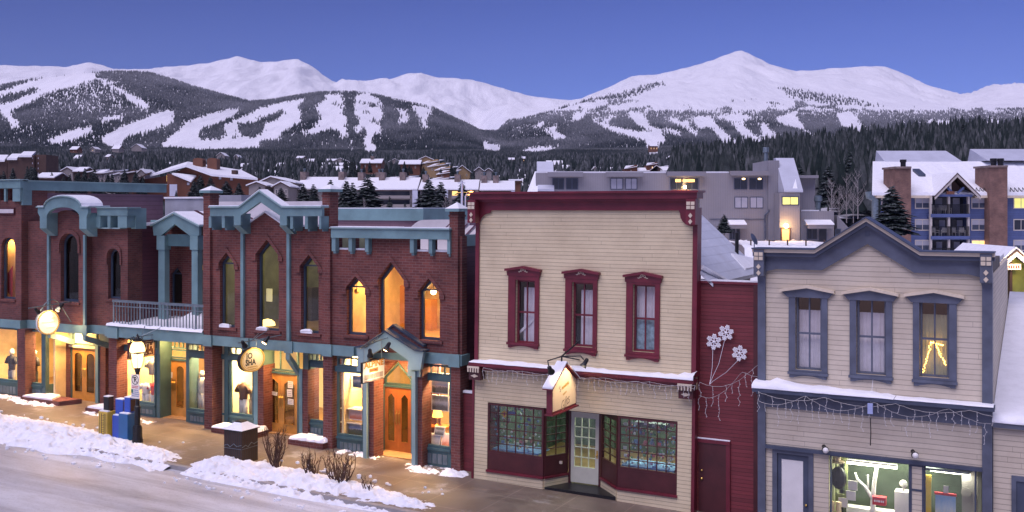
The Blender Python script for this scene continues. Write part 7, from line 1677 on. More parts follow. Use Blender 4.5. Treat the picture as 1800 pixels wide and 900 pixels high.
for i, (px, py) in enumerate(((1462, 888), (1474, 889))):
    x, z = Q(px, py, .1); item('candle', ('left' if i == 0 else 'right')+' one of two pale candles at the lower left of the bright shop window', 'candle', MB().lathe([(.07, -.15), (.07, .1), (.01, .1), (.01, .14)], (x, .1, z), 10), M['sign_cream'])
x0, x1 = U(1644, .3), U(1680, .3); z1 = Z(1662, 871, .3); Po = thing('poster_stand', 'blue sea poster with a red top edge in the right-hand shop window', 'poster', ((x0+x1)/2, .3, -.4)); part('poster', MB().plate([(x0, -.4), (x1, -.4), (x1, z1), (x0, z1)], .3, .32), picmat('sea_poster', [(.3, (.02, .12, .3)), (.62, (.05, .25, .5)), (.66, (.7, .72, .7)), (.75, (.5, .62, .72)), (.95, (.25, .45, .7))], 2), Po); part('top_edge', MB().box(x0-.02, x1+.02, .28, .34, z1+.002, z1+.06), M['red_paint'], Po); part('card', MB().box((x0+x1)/2-.05, (x0+x1)/2+.07, .3, .31, z1+.062, z1+.24), M['paper'], Po)
x0 = U(1627, .5); item('yellow_ruler', 'tall yellow marked board at the left of the right-hand shop window', 'board', MB().box(x0, x0+.13, .5, .53, -.1, 1.5), M['yellow'])
x0 = U(1694, .5); item('white_shelf', 'pale shelving with a round clock at the right of the right-hand shop window', 'shelf', MB().box(x0-.05, x0+.4, .6, .9, -.4, 1.75).lathe([(.12, 0), (.12, -.02)], (x0+.05, .59, 1.15), 14, 'y'), M['beige'])
# fairy lights in the right upper window of the blue-grey shop, lamps seen in upper windows
k = MB(); r = random.Random(3); fm = emis('fairy_bulb', (1, .55, .12), 9)
for (xa_, ya_), (xb_, yb_) in (((1637, 601), (1622, 654)), ((1641, 601), (1662, 641)), ((1637, 602), (1658, 607))):
    for i in range(22): t = i/21; x, z = Q(lerp(xa_, xb_, t)+r.uniform(-2, 2), lerp(ya_, yb_, t), -.3); k.ball((x, -.3+r.uniform(-.02, .02), z), .014, 5, 4)
solo('fairy_lights', 'glowing fairy lights draped in the right upper window of the blue-grey shop', 'string lights', k, fm)
x, z = Q(470, 572, .8); Lm = thing('desk_lamp', 'yellow dome lamp glowing low in the tall upper window above the oval sign', 'lamp', (x, .8, z)); part('lamp_shade', MB().lathe([(.28, 0), (.26, .1), (.15, .2), (.03, .23)], (x, .8, z), 14), emis('dome_shade', (1, .75, .22), 3), Lm); part('stem', MB().tube([(x, .8, z-.4), (x, .8, z)], .02, 6), M['brass'], Lm)
x, z = Q(473, 518, 2.0); Lm = thing('wall_picture', 'pale lit square picture deep inside the tall upper window', 'picture', (x, 2.0, z)); part('panel', MB().box(x-.13, x+.13, 2.0, 2.03, z-.25, z+.22), emis('lit_picture', (.9, .8, .4), .55), Lm)
for px, py in ((627, 512), (762, 513)):
    x, z = Q(px, py, .6); Lm = thing('pendant_lamp', 'small round pendant lamp in the '+('left' if px < 700 else 'right')+' glowing upper window', 'lamp', (x, .6, z)); part('cord', MB().tube([(x, .6, z), (x, .6, z+.5)], .008, 4), M['black'], Lm); part('globe', MB().ball((x, .6, z), .09, 10, 6), M['brass'] if px < 700 else M['bulb'], Lm)
x, z = Q(14, 480, .4); Fl = thing('red_banner', 'red hanging banner inside the far left upper window', 'banner', (x, .4, z-.8)); part('cloth', MB().plate([(x-.05, z-.75), (x+.25, z-1.0), (x+.28, z+.3), (x+.1, z+.1), (x-.12, z-.1)], .4, .42), M['red_paint'], Fl)
# lamps inside the shops
for x in (U(20), U(58)): area('shop_lamp', x, .95, 3.25, .9, .5, 271, WARM)
area('shop_lamp', U(97), 1.5, 3.2, .5, .3, 148, WARM); area('entrance_lamp', U(120, .4), .45, 3.3, .8, .5, 156, WARMER)
area('shop_lamp', U(243), .95, 3.25, 1.2, .5, 419, WARM); area('shop_lamp', U(300), 2.6, 3.25, 1.2, .6, 52, WARM); area('shop_lamp', U(345), 1.0, 3.25, .8, .5, 296, WARM)
area('shop_lamp', U(425), .95, 3.25, 1.2, .5, 444, (1, .70, .34)); area('shop_lamp', U(500), 2.6, 3.25, 1.2, .8, 39, (1, .74, .40)); area('shop_lamp', U(556), 1.4, 3.25, .8, .5, 127, (1, .78, .42))
area('shop_lamp', U(617), .8, 3.25, 1.1, .4, 370, WARM); area('shop_lamp', U(700), 2.6, 3.25, 1.2, .8, 39, WARM); area('shop_lamp', U(770), .8, 3.25, 1.1, .4, 419, WARM)
area('entrance_lamp', U(700, .35), .3, 3.25, .7, .4, 83, WARMER); area('entrance_lamp', U(306, .4), .4, 3.3, 1.0, .5, 73, WARMER); area('entrance_lamp', U(490, .3), .35, 3.3, .9, .5, 94, WARMER)
# ---------------------------------------------------------------- mountains (real distances, 150 m to 7 km)
SKYL = [(-900, 150), (-500, 128), (-200, 118), (0, 115), (80, 116), (112, 117), (155, 110), (180, 117), (205, 122), (260, 120), (330, 115), (370, 110), (396, 103), (415, 98), (435, 102), (460, 108), (490, 107), (525, 103), (545, 115), (570, 133), (585, 143), (610, 148), (640, 151), (680, 140), (715, 130), (735, 128), (770, 135), (830, 140), (860, 147), (900, 160), (940, 170), (1000, 176), (1020, 173), (1060, 158), (1110, 133), (1150, 131), (1200, 120), (1260, 103), (1290, 90), (1302, 88), (1320, 95), (1350, 110), (1400, 125), (1430, 124), (1480, 120), (1540, 116), (1560, 119), (1590, 131), (1620, 145), (1660, 161), (1690, 168), (1705, 167), (1730, 157), (1760, 150), (1800, 144), (1900, 138), (2200, 150), (2800, 170)]
CREST = [(-900, 200), (-300, 172), (0, 150), (60, 138), (150, 127), (215, 124), (260, 127), (300, 137), (340, 152), (400, 166), (440, 177), (480, 174), (520, 167), (560, 161), (620, 160), (660, 165), (700, 175), (760, 187), (790, 201), (820, 219), (845, 233), (880, 234), (920, 222), (1000, 213), (1100, 214), (1200, 220), (1400, 222), (1800, 222), (2800, 230)]
SADDLE = [(-900, 165), (0, 132), (150, 124), (260, 129), (400, 150), (560, 176), (700, 200), (800, 213), (860, 216), (910, 214), (975, 197), (1040, 178), (1100, 176), (1250, 180), (1400, 180), (1550, 190), (1700, 194), (1800, 194), (2800, 200)]
MID = [(-900, 262), (0, 262), (400, 266), (800, 268), (1100, 266), (1250, 262), (1400, 262), (1800, 262), (2800, 262)]
NEARH = [(-900, 296), (0, 296), (500, 300), (800, 302), (1100, 300), (1180, 292), (1800, 288), (2800, 288)]

def smoothtab(tab, a):
    return interp(tab, a)
def zof(py, y): return H-(py-HY)/1800*y
cols = np.arange(-1000, 2801, 6.0)
deps = np.concatenate([np.geomspace(40, 1000, 46), np.linspace(1040, 2580, 46), np.linspace(2600, 3600, 18), np.linspace(3700, 6000, 46), np.linspace(6100, 7200, 5)])
def vnoise(x, y, f, o, seed): return mnoise.fractal(Vector((x*f, y*f, seed)), 1.0, 2.05, o)
TZ = np.zeros((len(cols), len(deps)))
for i, a in enumerate(cols):
    sk, cr, sa, mi, ne = interp(SKYL, a), interp(CREST, a), interp(SADDLE, a), interp(MID, a), interp(NEARH, a)
    left = 1-smooth(830, 900, a)
    zs = [-1.5, 1.0, 4.0, 9.0, zof(ne, 620), zof(mi, 1050), zof(cr, 2600), lerp(zof(sa, 3500), min(zof(sa, 3500), zof(cr, 2600)-40), left), zof(sk, 6000), zof(sk, 6000)*.8]
    DK = [40, 110, 200, 330, 620, lerp(2000, 1650, left), 2600, lerp(3050, 3300, left), 6000, 7200]
    zs[5] = zof(mi, DK[5]); zs[7] = lerp(zof(sa, DK[7]), min(zof(sa, DK[7]), zof(cr, 2600)-40), left)
    TZ[i] = np.interp(deps, DK, zs)
ker = np.array([.25, .5, .25])
for it in range(3):
    sm = np.apply_along_axis(lambda r: np.convolve(np.pad(r, 1, 'edge'), ker, 'valid'), 1, TZ)
    keep = (np.abs(deps[None, :]-6000) < 120) | (np.abs(deps[None, :]-2600) < 60)
    TZ = np.where(keep, TZ, sm)
for i, a in enumerate(cols):
    for j, y in enumerate(deps):
        x = (a-900)/1800*y
        amp = smooth(900, 2200, y)*7+smooth(3300, 4600, y)*(1-smooth(5700, 6000, y))*70
        if y > 1000:
            TZ[i, j] += amp*(vnoise(x, y*.55, 1/800, 4, 3.3))
        if 3700 < y < 6050:   # gullies running down the upper slopes
            g = abs(vnoise(x+y*.12, y*.18, 1/210, 3, 8.1)); TZ[i, j] -= 62*(g)*smooth(3700, 4400, y)*(1-smooth(5800, 6050, y))
            TZ[i, j] += 6*vnoise(x, y, 1/70, 3, 1.1)*smooth(5300, 6000, y)
XS = (cols[:, None]-900)/1800*deps[None, :]
k = MB(); m = len(deps)
me = bpy.data.meshes.new('mountains')
vv = np.stack([XS, np.broadcast_to(deps[None, :], XS.shape), TZ], -1).reshape(-1, 3)
idx = (np.arange(len(cols)-1)[:, None]*m+np.arange(m-1)[None, :]).reshape(-1)
ff = np.stack([idx, idx+m, idx+m+1, idx+1], -1)
def np_mesh(name, v, f, nper):
    me = bpy.data.meshes.new(name); me.vertices.add(len(v)); me.vertices.foreach_set('co', np.ascontiguousarray(v, dtype=np.float32).ravel())
    me.loops.add(f.size); me.loops.foreach_set('vertex_index', np.ascontiguousarray(f, dtype=np.int32).ravel())
    me.polygons.add(len(f)); me.polygons.foreach_set('loop_start', np.arange(0, f.size, nper, dtype=np.int32))
    try: me.polygons.foreach_set('loop_total', np.full(len(f), nper, dtype=np.int32))
    except Exception: pass
    me.update(calc_edges=True); me.validate(); return me
me = np_mesh('mountains', vv, ff, 4); me.polygons.foreach_set('use_smooth', [True]*len(me.polygons))
mt, nt, b = new_mat('mountain_snow')
tc = nd(nt, 'ShaderNodeTexCoord').outputs['Object']
mp = nd(nt, 'ShaderNodeMapping'); mp.inputs['Scale'].default_value = (1.7, .4, .35); nt.links.new(tc, mp.inputs['Vector'])
f1 = noise(nt, mp.outputs[0], .012, 9, .68)
col = ramp(nt, f1, [(.3, (.74, .74, .78)), (.55, (.86, .86, .89))])
rock = ramp(nt, noise(nt, mp.outputs[0], .02, 10, .75), [(.655, (0, 0, 0)), (.75, (1, 1, 1))])
col = mixc(nt, mth(nt, 'MULTIPLY', rock, .5), col, (.30, .24, .24))
nt.links.new(col, b.inputs['Base Color']); b.inputs['Roughness'].default_value = .85; b.inputs['Specular IOR Level'].default_value = .1
bp = nd(nt, 'ShaderNodeBump'); bp.inputs['Strength'].default_value = .8; bp.inputs['Distance'].default_value = 12
nt.links.new(noise(nt, mp.outputs[0], .02, 8, .6), bp.inputs['Height']); nt.links.new(bp.outputs[0], b.inputs['Normal'])
me.materials.append(mt)
o = bpy.data.objects.new('mountains', me); COL.objects.link(o); o['kind'] = 'structure'
def tz(x, y):
    a = x/y*1800+900
    i = (a-cols[0])/6; i0 = int(min(max(i, 0), len(cols)-2)); fi = min(max(i-i0, 0), 1)
    j = int(min(max(np.searchsorted(deps, y)-1, 0), m-2)); fj = (y-deps[j])/(deps[j+1]-deps[j])
    return float(lerp(lerp(TZ[i0, j], TZ[i0+1, j], fi), lerp(TZ[i0, j+1], TZ[i0+1, j+1], fi), fj))
def tz_np(x, y):
    a = x/y*1800+900; i = (a-cols[0])/6; i0 = np.clip(i.astype(int), 0, len(cols)-2); fi = np.clip(i-i0, 0, 1)
    j = np.clip(np.searchsorted(deps, y)-1, 0, m-2); fj = (y-deps[j])/(deps[j+1]-deps[j])
    z0 = TZ[i0, j]*(1-fi)+TZ[i0+1, j]*fi; z1 = TZ[i0, j+1]*(1-fi)+TZ[i0+1, j+1]*fi
    return z0*(1-fj)+z1*fj
# ski runs and clearings (outlines as seen down the valley; they lie on the slope itself)
RUNS = [[(5,162),(50,145),(82,139),(120,132),(157,132),(157,140),(120,152),(88,158),(70,168),(50,179),(32,185),(24,195),(39,215),(24,216),(14,202),(2,187),(-20,182),(-20,172)],
 [(172,137),(180,138),(215,158),(235,166),(260,183),(248,186),(225,172),(205,155),(190,146)],
 [(184,243),(215,222),(240,214),(265,203),(290,196),(300,200),(298,213),(270,225),(240,231),(225,235),(217,252),(200,250)],
 [(290,252),(315,232),(332,215),(360,205),(400,195),(418,194),(415,200),(385,215),(360,222),(350,235),(358,243),(400,243),(450,240),(450,252),(355,258),(325,252)],
 [(88,246),(125,229),(150,225),(162,224),(150,232),(120,243),(95,249)], [(175,208),(205,203),(220,202),(210,207),(180,211)], [(238,212),(256,208),(262,214),(245,218)],
 [(400,220),(422,210),(437,203),(462,190),(517,178),(535,175),(527,180),(520,188),(527,198),(522,213),(490,228),(495,237),(462,240),(437,250),(400,252)],
 [(570,172),(600,169),(603,180),(605,192),(604,203),(610,210),(604,220),(608,226),(607,233),(595,236),(596,225),(580,220),(555,230),(535,230),(557,222),(565,205),(556,188),(572,178)],
 [(632,169),(648,169),(668,180),(672,190),(666,195),(675,200),(665,212),(672,225),(655,232),(655,245),(665,260),(640,260),(640,240),(650,230),(640,220),(632,212),(625,198),(624,182)],
 [(680,182),(700,190),(717,195),(720,207),(710,212),(697,212),(704,200),(695,190)], [(725,187),(762,190),(752,207),(752,220),(745,222),(735,205)],
 [(622,222),(637,220),(635,232),(622,230)], [(610,230),(614,235),(622,260),(617,260)],
 [(1005,209),(1008,200),(1025,195),(1030,185),(1031,197),(1020,207)], [(938,222),(950,214),(960,212),(952,221)], [(957,228),(979,222),(980,232),(995,240),(972,240),(967,231)],
 [(847,250),(857,244),(860,252),(880,252),(880,265),(851,260)], [(918,265),(930,259),(980,258),(960,264),(925,268)], [(1040,210),(1055,202),(1050,212)],
 [(1052,215),(1080,221),(1095,226),(1112,229),(1135,231),(1160,237),(1162,245),(1130,243),(1105,236),(1075,226)], [(1058,210),(1070,205),(1085,201),(1070,212),(1066,219),(1060,214)],
 [(1107,199),(1132,202),(1142,215),(1143,221),(1162,226),(1160,231),(1145,226),(1122,217),(1115,210)], [(1175,208),(1190,210),(1200,215),(1210,211),(1214,222),(1223,235),(1212,229),(1200,221)],
 [(1170,224),(1198,231),(1195,236),(1172,229)], [(1225,209),(1250,207),(1250,217),(1230,226),(1226,238),(1221,235),(1229,220)],
 [(1223,209),(1250,209),(1263,222),(1283,239),(1304,253),(1273,248),(1260,238),(1250,224),(1227,221)], [(1290,219),(1310,222),(1327,236),(1343,253),(1332,254),(1310,241),(1297,228)],
 [(1337,227),(1343,216),(1357,229),(1376,243),(1376,253),(1353,248),(1340,237)], [(1372,211),(1407,197),(1405,208),(1417,226),(1433,236),(1464,243),(1447,248),(1430,238),(1407,224),(1387,220)],
 [(1473,203),(1497,199),(1507,209),(1528,233),(1522,244),(1510,236),(1497,223),(1482,220)], [(1633,212),(1670,212),(1677,223),(1650,224)], [(1733,213),(1753,209),(1768,223),(1740,221)],
 [(1135,250),(1158,250),(1160,275),(1140,275)], [(1260,205),(1290,200),(1320,205),(1300,212)]]
ISL = [[(5,165),(40,158),(62,152),(70,157),(35,172),(20,178),(3,183),(0,178)], [(450,207),(475,200),(497,191),(497,198),(485,210),(470,216),(452,213)], [(423,213),(440,212),(465,216),(460,230),(445,242),(425,238),(422,228)],
 [(405,236),(418,233),(420,242),(408,243)], [(638,176),(642,176),(643,185),(638,185)], [(651,178),(661,179),(660,190),(652,188)], [(640,192),(645,192),(646,200),(640,200)], [(653,205),(657,204),(658,216),(653,215)], [(586,180),(594,178),(595,186),(587,186)]]
TREEL = [(-900, 175), (0, 148), (60, 136), (150, 125), (215, 123), (262, 125), (300, 136), (350, 150), (385, 162), (440, 176), (480, 173), (520, 166), (560, 160), (620, 159), (660, 164), (700, 174), (760, 186), (800, 206), (815, 212), (910, 214), (975, 196), (1010, 184), (1040, 180), (1087, 178), (1130, 186), (1165, 188), (1200, 190), (1240, 184), (1290, 182), (1340, 180), (1385, 168), (1467, 177), (1533, 188), (1600, 188), (1700, 190), (1750, 193), (1800, 190), (2800, 190)]
def grow(p):
    cx, cy = sum(q[0] for q in p)/len(p), sum(q[1] for q in p)/len(p)
    f = 1.22 if cx > 900 else 1.13
    return [(cx+(q[0]-cx)*f, cy+(q[1]-cy)*f) for q in p]
RUNS = [grow(p) for p in RUNS]
def inpoly(poly, x, y):
    r = np.zeros(x.shape, bool); n = len(poly)
    for q in range(n):
        x0, y0 = poly[q]; x1, y1 = poly[(q+1) % n]
        c = ((y0 > y) != (y1 > y));
        with np.errstate(divide='ignore', invalid='ignore'): xi = (x1-x0)*(y-y0)/(y1-y0+1e-12)+x0
        r ^= c & (x < xi)
    return r
def density(px, py, seedn):
    jx = px+seedn*3.0; jy = py+seedn[::-1]*1.6
    tl = np.interp(px, [t[0] for t in TREEL], [t[1] for t in TREEL])
    d = np.clip((py-tl+np.where(px > 860, 10, 2))/np.where(px > 860, 46, 9), 0, 1)**.8
    d = np.where((px > 860) & (py < tl+30), d*.8, d)
    hillA = (px > 75) & (px < 215) & (py > 138) & (py < 200); d = np.where(hillA, d*.42, d)
    run = np.zeros(px.shape, bool)
    for p in RUNS: run |= inpoly(p, jx, jy)
    isl = np.zeros(px.shape, bool)
    for p in ISL: isl |= inpoly(p, jx, jy)
    up = (px > 930) & (py < 214) & (d > 0)
    for q in np.nonzero(up)[0]:
        v = mnoise.fractal(Vector((px[q]/26+py[q]/30, py[q]/5.5-px[q]/90, 4.4)), 1.0, 2.0, 3); t = 1-smooth(188, 214, py[q]); d[q] *= lerp(1, smooth(-.05, .25, v)*.9, t)
    d = np.where(run & ~isl, 0, d); return d
def forest_points(n, y0, y1, pw, pxa=-120, pxb=1920):
    y = (rng.random(n)*(y1**pw-y0**pw)+y0**pw)**(1/pw); a = rng.uniform(pxa, pxb, n); x = (a-900)/1800*y; z = tz_np(x, y)
    return x, y, z, a, HY-(z-H)/y*1800
TRI = 6
def cone_forest(name, x, y, z, hgt, rad, frost, mat):
    """every tree: two stacked ragged cones and the tip"""
    n = len(x); ang = np.linspace(0, 2*np.pi, TRI, endpoint=False)[None, :]+rng.uniform(0, 6, (n, 1))
    V = []; F = []
    tiers = [(.06, .58, 1.0), (.36, 1.0, .66)]
    for t, (lo, hi, rr) in enumerate(tiers):
        r = rad[:, None]*rr*rng.uniform(.7, 1.25, (n, TRI)); lz = hgt[:, None]*(lo+rng.uniform(-.05, .05, (n, TRI)))
        ring = np.stack([x[:, None]+r*np.cos(ang+t), y[:, None]+r*np.sin(ang+t), z[:, None]+lz], -1)
        lean = rng.uniform(-.06, .06, (n, 2))*rad[:, None]
        tip = np.stack([x+lean[:, 0], y+lean[:, 1], z+hgt*hi], -1)[:, None, :]
        V.append(np.concatenate([ring, tip], 1))
    V = np.concatenate(V, 1); per = (TRI+1)*2
    base = np.arange(n)[:, None]*per
    loc = []
    for t in range(2):
        for q in range(TRI): loc.append((t*(TRI+1)+q, t*(TRI+1)+(q+1) % TRI, t*(TRI+1)+TRI))
    loc = np.array(loc); F = (base[:, :, None]+loc[None, :, :]).reshape(-1, 3)
    me = np_mesh(name, V.reshape(-1, 3), F, 3)
    at_ = me.attributes.new('frost', 'FLOAT', 'POINT')
    fv = np.repeat(frost, per); me.attributes['frost'].data.foreach_set('value', fv.astype(np.float32)[:len(me.vertices)])
    me.materials.append(mat); o = bpy.data.objects.new(name, me); COL.objects.link(o); o['kind'] = 'stuff'; return o
def pine_mat():
    m_, nt, b = new_mat('pine_needles'); at_ = nd(nt, 'ShaderNodeAttribute', attribute_name='frost')
    tc = nd(nt, 'ShaderNodeTexCoord').outputs['Object']
    f = noise(nt, tc, .9, 4, .7); g = ramp(nt, f, [(.3, (.006, .011, .013)), (.7, (.018, .027, .025))])
    nf = noise(nt, tc, .6, 3, .7)
    fr = mth(nt, 'MULTIPLY', at_.outputs['Fac'], ramp(nt, nf, [(.4, (.35,)*3), (.62, (1, 1, 1))]))
    c = mixc(nt, fr, g, (.62, .62, .68)); nt.links.new(c, b.inputs['Base Color']); b.inputs['Roughness'].default_value = .9; b.inputs['Specular IOR Level'].default_value = .1
    return m_
M['pine'] = pine_mat()
# far ski-hill forest
x, y, z, a, py = forest_points(330000, 1200, 3150, 2.0, -60, 1860)
hg = rng.uniform(4.5, 9, len(x)); hp = hg/y*1800; sd = rng.normal(0, 1, len(x))
keep = (rng.random(len(x)) < density(a, py, sd)*.98) & (density(a, py-hp*.5, sd) > .02) & (density(a, py-hp*1.05, sd) > .01)
# skip what a crest hides completely
front = np.interp(a, [t[0] for t in CREST], [t[1] for t in CREST]); keep &= ~((y > 2750) & (py > front+3) & (a < 860))
x, y, z, a, py, hg = x[keep], y[keep], z[keep], a[keep], py[keep], hg[keep]
fr = np.clip(np.where(a > 860, .40, .24)*(z-90)/220+rng.normal(0, .07, len(x)), .0, .5)
fn = np.array([vnoise(p, q*.6, 1/130, 3, 6.6) for p, q in zip(x, y)]); fr = np.clip(fr+.22*fn+.03, 0, .55); kp = rng.random(len(x)) < np.clip(.9+.5*fn, .4, 1); x, y, z, hg, fr = x[kp], y[kp], z[kp], hg[kp], fr[kp]
cone_forest('forest', x, y, z-.5, hg, hg*.24, fr, M['pine'])
print('far trees', len(x))
TONG = [[(1368,155),(1400,159),(1480,171),(1540,186),(1500,191),(1440,182),(1390,168)], [(985,192),(1030,180),(1087,166),(1160,145),(1166,149),(1110,169),(1050,186),(1000,198)], [(1440,170),(1500,182),(1560,190),(1620,190),(1560,194),(1490,190)], [(1210,184),(1250,178),(1300,180),(1340,184),(1300,190),(1230,190)]]
x, y, z, a, py = forest_points(60000, 3100, 5200, 2.0, 960, 1640); sd = rng.normal(0, 1, len(x))
ins = np.zeros(len(x), bool)
for p_ in TONG: ins |= inpoly(p_, a+sd*5, py+sd[::-1]*1.5)
keep = ins & (rng.random(len(x)) < .22); x, y, z = x[keep], y[keep], z[keep]; hg = rng.uniform(6, 11, len(x))
cone_forest('forest', x, y, z-.5, hg, hg*.26, np.clip(rng.normal(.2, .1, len(x)), 0, .5), M['pine'])
# valley woods between the houses
CLEAR = []
# ---------------------------------------------------------------- conifers
def spruce_meshes(seed, h=8.0, rad=1.5, tiers=15):
    r = random.Random(seed); t = MB().tube([(0, 0, -.5), (0, 0, h*.5), (r.uniform(-.05, .05), 0, h*.97)], [h*.02, h*.012, .01], 6)
    c = MB(); skew = r.uniform(.8, 1.15)
    for i in range(tiers):
        f = i/tiers; z = h*(.1+.88*f); rr = rad*(1-f)**.75*r.uniform(.85, 1.15)+.08; n = max(8, int(17*(1-f*.5)))
        for q in range(n):
            if r.random() < .06: continue
            a = 2*math.pi*(q+r.uniform(-.3, .3))/n+i*.7; l = rr*r.uniform(.6, 1.15)*skew; wv = .34*l+.1; dr = -.28*l-r.uniform(0, .12)
            ca, sa = math.cos(a), math.sin(a); top = z+r.uniform(-.1, .15)+h*.05
            p0 = (0, 0, top); p1 = (ca*l*.6-sa*wv, sa*l*.6+ca*wv, top+dr*.6-.05); p2 = (ca*l, sa*l, top+dr); p3 = (ca*l*.6+sa*wv, sa*l*.6-ca*wv, top+dr*.6-.05); p4 = (ca*l*.55, sa*l*.55, top+dr*.4+.1)
            c.add([p0, p1, p2, p3, p4], [(0, 1, 4), (1, 2, 4), (2, 3, 4), (3, 0, 4), (0, 3, 2, 1)])
    c.add([(0, 0, h*1.0), (.1, .05, h*.9), (-.1, .05, h*.9), (0, -.1, h*.9)], [(0, 1, 2), (0, 2, 3), (0, 3, 1)])
    return t, c
M['bark'] = pm('bark', (.07, .05, .04), .9, .3, 4)
def needle(name, frost):
    m_, nt, b = new_mat(name); tc = nd(nt, 'ShaderNodeTexCoord').outputs['Object']; f = noise(nt, tc, 1.1, 4, .7)
    g = ramp(nt, f, [(.3, (.006, .012, .013)), (.7, (.02, .032, .026))]); geo = nd(nt, 'ShaderNodeNewGeometry'); sp = nd(nt, 'ShaderNodeSeparateXYZ'); nt.links.new(geo.outputs['Normal'], sp.inputs[0])
    up = ramp(nt, sp.outputs[2], [(.45, (0, 0, 0)), (.8, (1, 1, 1))]); s_ = ramp(nt, noise(nt, tc, 2.2, 3, .7), [(.5, (0, 0, 0)), (.62, (1, 1, 1))])
    nt.links.new(mixc(nt, mth(nt, 'MULTIPLY', mth(nt, 'MULTIPLY', up, s_), frost), g, (.75, .77, .82)), b.inputs['Base Color']); b.inputs['Roughness'].default_value = .85; b.inputs['Specular IOR Level'].default_value = .15; return m_
M['needles'] = needle('spruce_needles', .16)
PROTO = []
def new_spruce(label, seed, h, rad, group=None, tiers=11):
    t, c = spruce_meshes(seed, h, rad, tiers)
    o = thing('spruce_tree', label, 'tree', (0, 0, 0), WORLD, group); part('trunk', t, M['bark'], o); part('crown', c, M['needles'], o); return o
def place(o, x, y, z, s, rz): o.matrix_world = Matrix.Translation((x, y, z)) @ Matrix.Rotation(rz, 4, 'Z') @ Matrix.Diagonal((s[0], s[0], s[1], 1))
protos = [new_spruce('', 20+i, 8.0, 2.3+.3*(i % 3), None, 17+i % 4) for i in range(6)]; used = [False]*6
tr_ = random.Random(77)
def put(label, x, y, z, h, wide=1.0, group=None):
    i = tr_.randrange(6)
    if not used[i]: used[i] = True; o = protos[i]
    else: o = copy_tree(protos[i])
    o['label'] = label
    if group: o['group'] = group
    elif 'group' in o: del o['group']
    place(o, x, y, z, (h/8*wide, h/8), tr_.uniform(0, 6)); return o
# the named spruces: (px, top y, base y, depth, width, label)
for px, yt, yb, Y, wd, lb in [(533, 323, 366, 190, 1.25, 'left spruce of the pair before the steep white condominium roof'), (551, 324, 366, 188, 1.15, 'right spruce of the pair before the steep white condominium roof'), (581, 316, 370, 185, 1.1, 'slim spruce rising behind the middle brick pier'), (609, 318, 372, 180, 1.15, 'dark spruce left of the tallest spruce by the condominiums'), (620, 321, 372, 184, 1.0, 'short spruce touching the left side of the tallest spruce'), (646, 311, 372, 178, 1.35, 'tallest and broadest spruce standing before the condominium chimneys'), (685, 345, 374, 176, .9, 'small spruce by the white drainpipe tower'), (712, 356, 376, 170, .9, 'smallest spruce peeping over the teal roof cornice'), (753, 316, 380, 176, 1.35, 'left of the two big spruces before the balcony condominium'), (775, 320, 382, 174, 1.15, 'right of the two big spruces before the balcony condominium'), (812, 323, 382, 150, 1.2, 'dark spruce directly behind the cross-armed pole'), (823, 345, 385, 140, 1.0, 'spruce half hidden by the orange street lamp'),
        (456, 328, 352, 190, 1.3, 'bushy pine at the foot of the left gabled wing'), (494, 330, 356, 188, 1.4, 'bushy pine at the foot of the right gabled wing'), (352, 308, 345, 215, 1.2, 'dark pine in front of the lodge wall, nearest its snowy wing'), (370, 311, 346, 215, 1.3, 'broad dark pine before the middle of the lodge'), (398, 318, 348, 212, 1.3, 'low dark pine before the right part of the lodge'), (420, 322, 350, 210, 1.2, 'dark pine below the right eave of the lodge'), (341, 318, 346, 210, 1.1, 'little pine beside the pale panel of the lodge'),
        (1568, 327, 405, 105, 1.15, 'spruce with reddish top before the left brick chimney of the blue building'), (1273, 377, 402, 118, 1.1, 'little lone conifer against the grey building'), (1800, 300, 345, 170, 1.2, 'conifer behind the blue building at the picture edge')]:
    zb, zt = hz(yb, Y), hz(yt, Y); put(lb, hx(px, Y), Y, zb-.6, zt-zb+.6, wd*1.22)
# right-hand forest edge: individual pines on the near ridge
FE = [(1150, 275), (1180, 268), (1240, 262), (1300, 258), (1350, 252), (1400, 246), (1450, 241), (1500, 236), (1550, 231), (1600, 226), (1650, 222), (1720, 219), (1800, 221), (1900, 222)]
def ridge_z(a, Y): return hz(interp(FE, a)+14, Y)
n1 = 0
for i in range(84):
    a = lerp(1185, 1850, (i+tr_.uniform(0, .9))/84); Y = tr_.uniform(400, 460); h = tr_.uniform(7, 10.5); zt = hz(interp(FE, a)+tr_.uniform(-5, 10), Y)
    put('tall dark pine on the forest edge beneath the right-hand ski slopes', hx(a, Y), Y, zt-h, h, tr_.uniform(.75, 1.05), 'pines along the right-hand forest edge')
for i in range(56):
    a = lerp(1440, 1560, tr_.random()) if i % 2 else lerp(1300, 1850, tr_.random()); Y = tr_.uniform(185, 300); zb = hz(lerp(360, 300, (Y-185)/115)+tr_.uniform(0, 14), Y); h = tr_.uniform(6.5, 11)
    put('dark pine in the wood between the grey and blue apartment buildings', hx(a, Y), Y, zb-1, h, tr_.uniform(.75, 1.1), 'pines between the grey and blue buildings')
for i in range(34):
    a = tr_.uniform(612, 800); yt = tr_.uniform(281, 297)+(a-612)/188*7; put('dark pine standing among the snowy chalets on the hillside', hx(a, 372), 372+tr_.uniform(-14, 14), hz(yt+17, 372), 16/1800*372*tr_.uniform(.8, 1.25), 1.0, 'pines among the hillside chalets')
for i in range(44):
    a = tr_.uniform(-10, 262); Y = tr_.uniform(236, 266); yt = tr_.uniform(297, 318)-(8 if a < 62 else 0); put('dark pine in front of the townhouses behind the left brick shop', hx(a, Y), Y, hz(yt+34, Y), 34/1800*Y*tr_.uniform(.85, 1.1), tr_.uniform(.8, 1.2), 'pines before the townhouses')
for o, u_ in zip(protos, used):
    if not u_:
        for c in list(o.children): bpy.data.objects.remove(c)
        bpy.data.objects.remove(o)
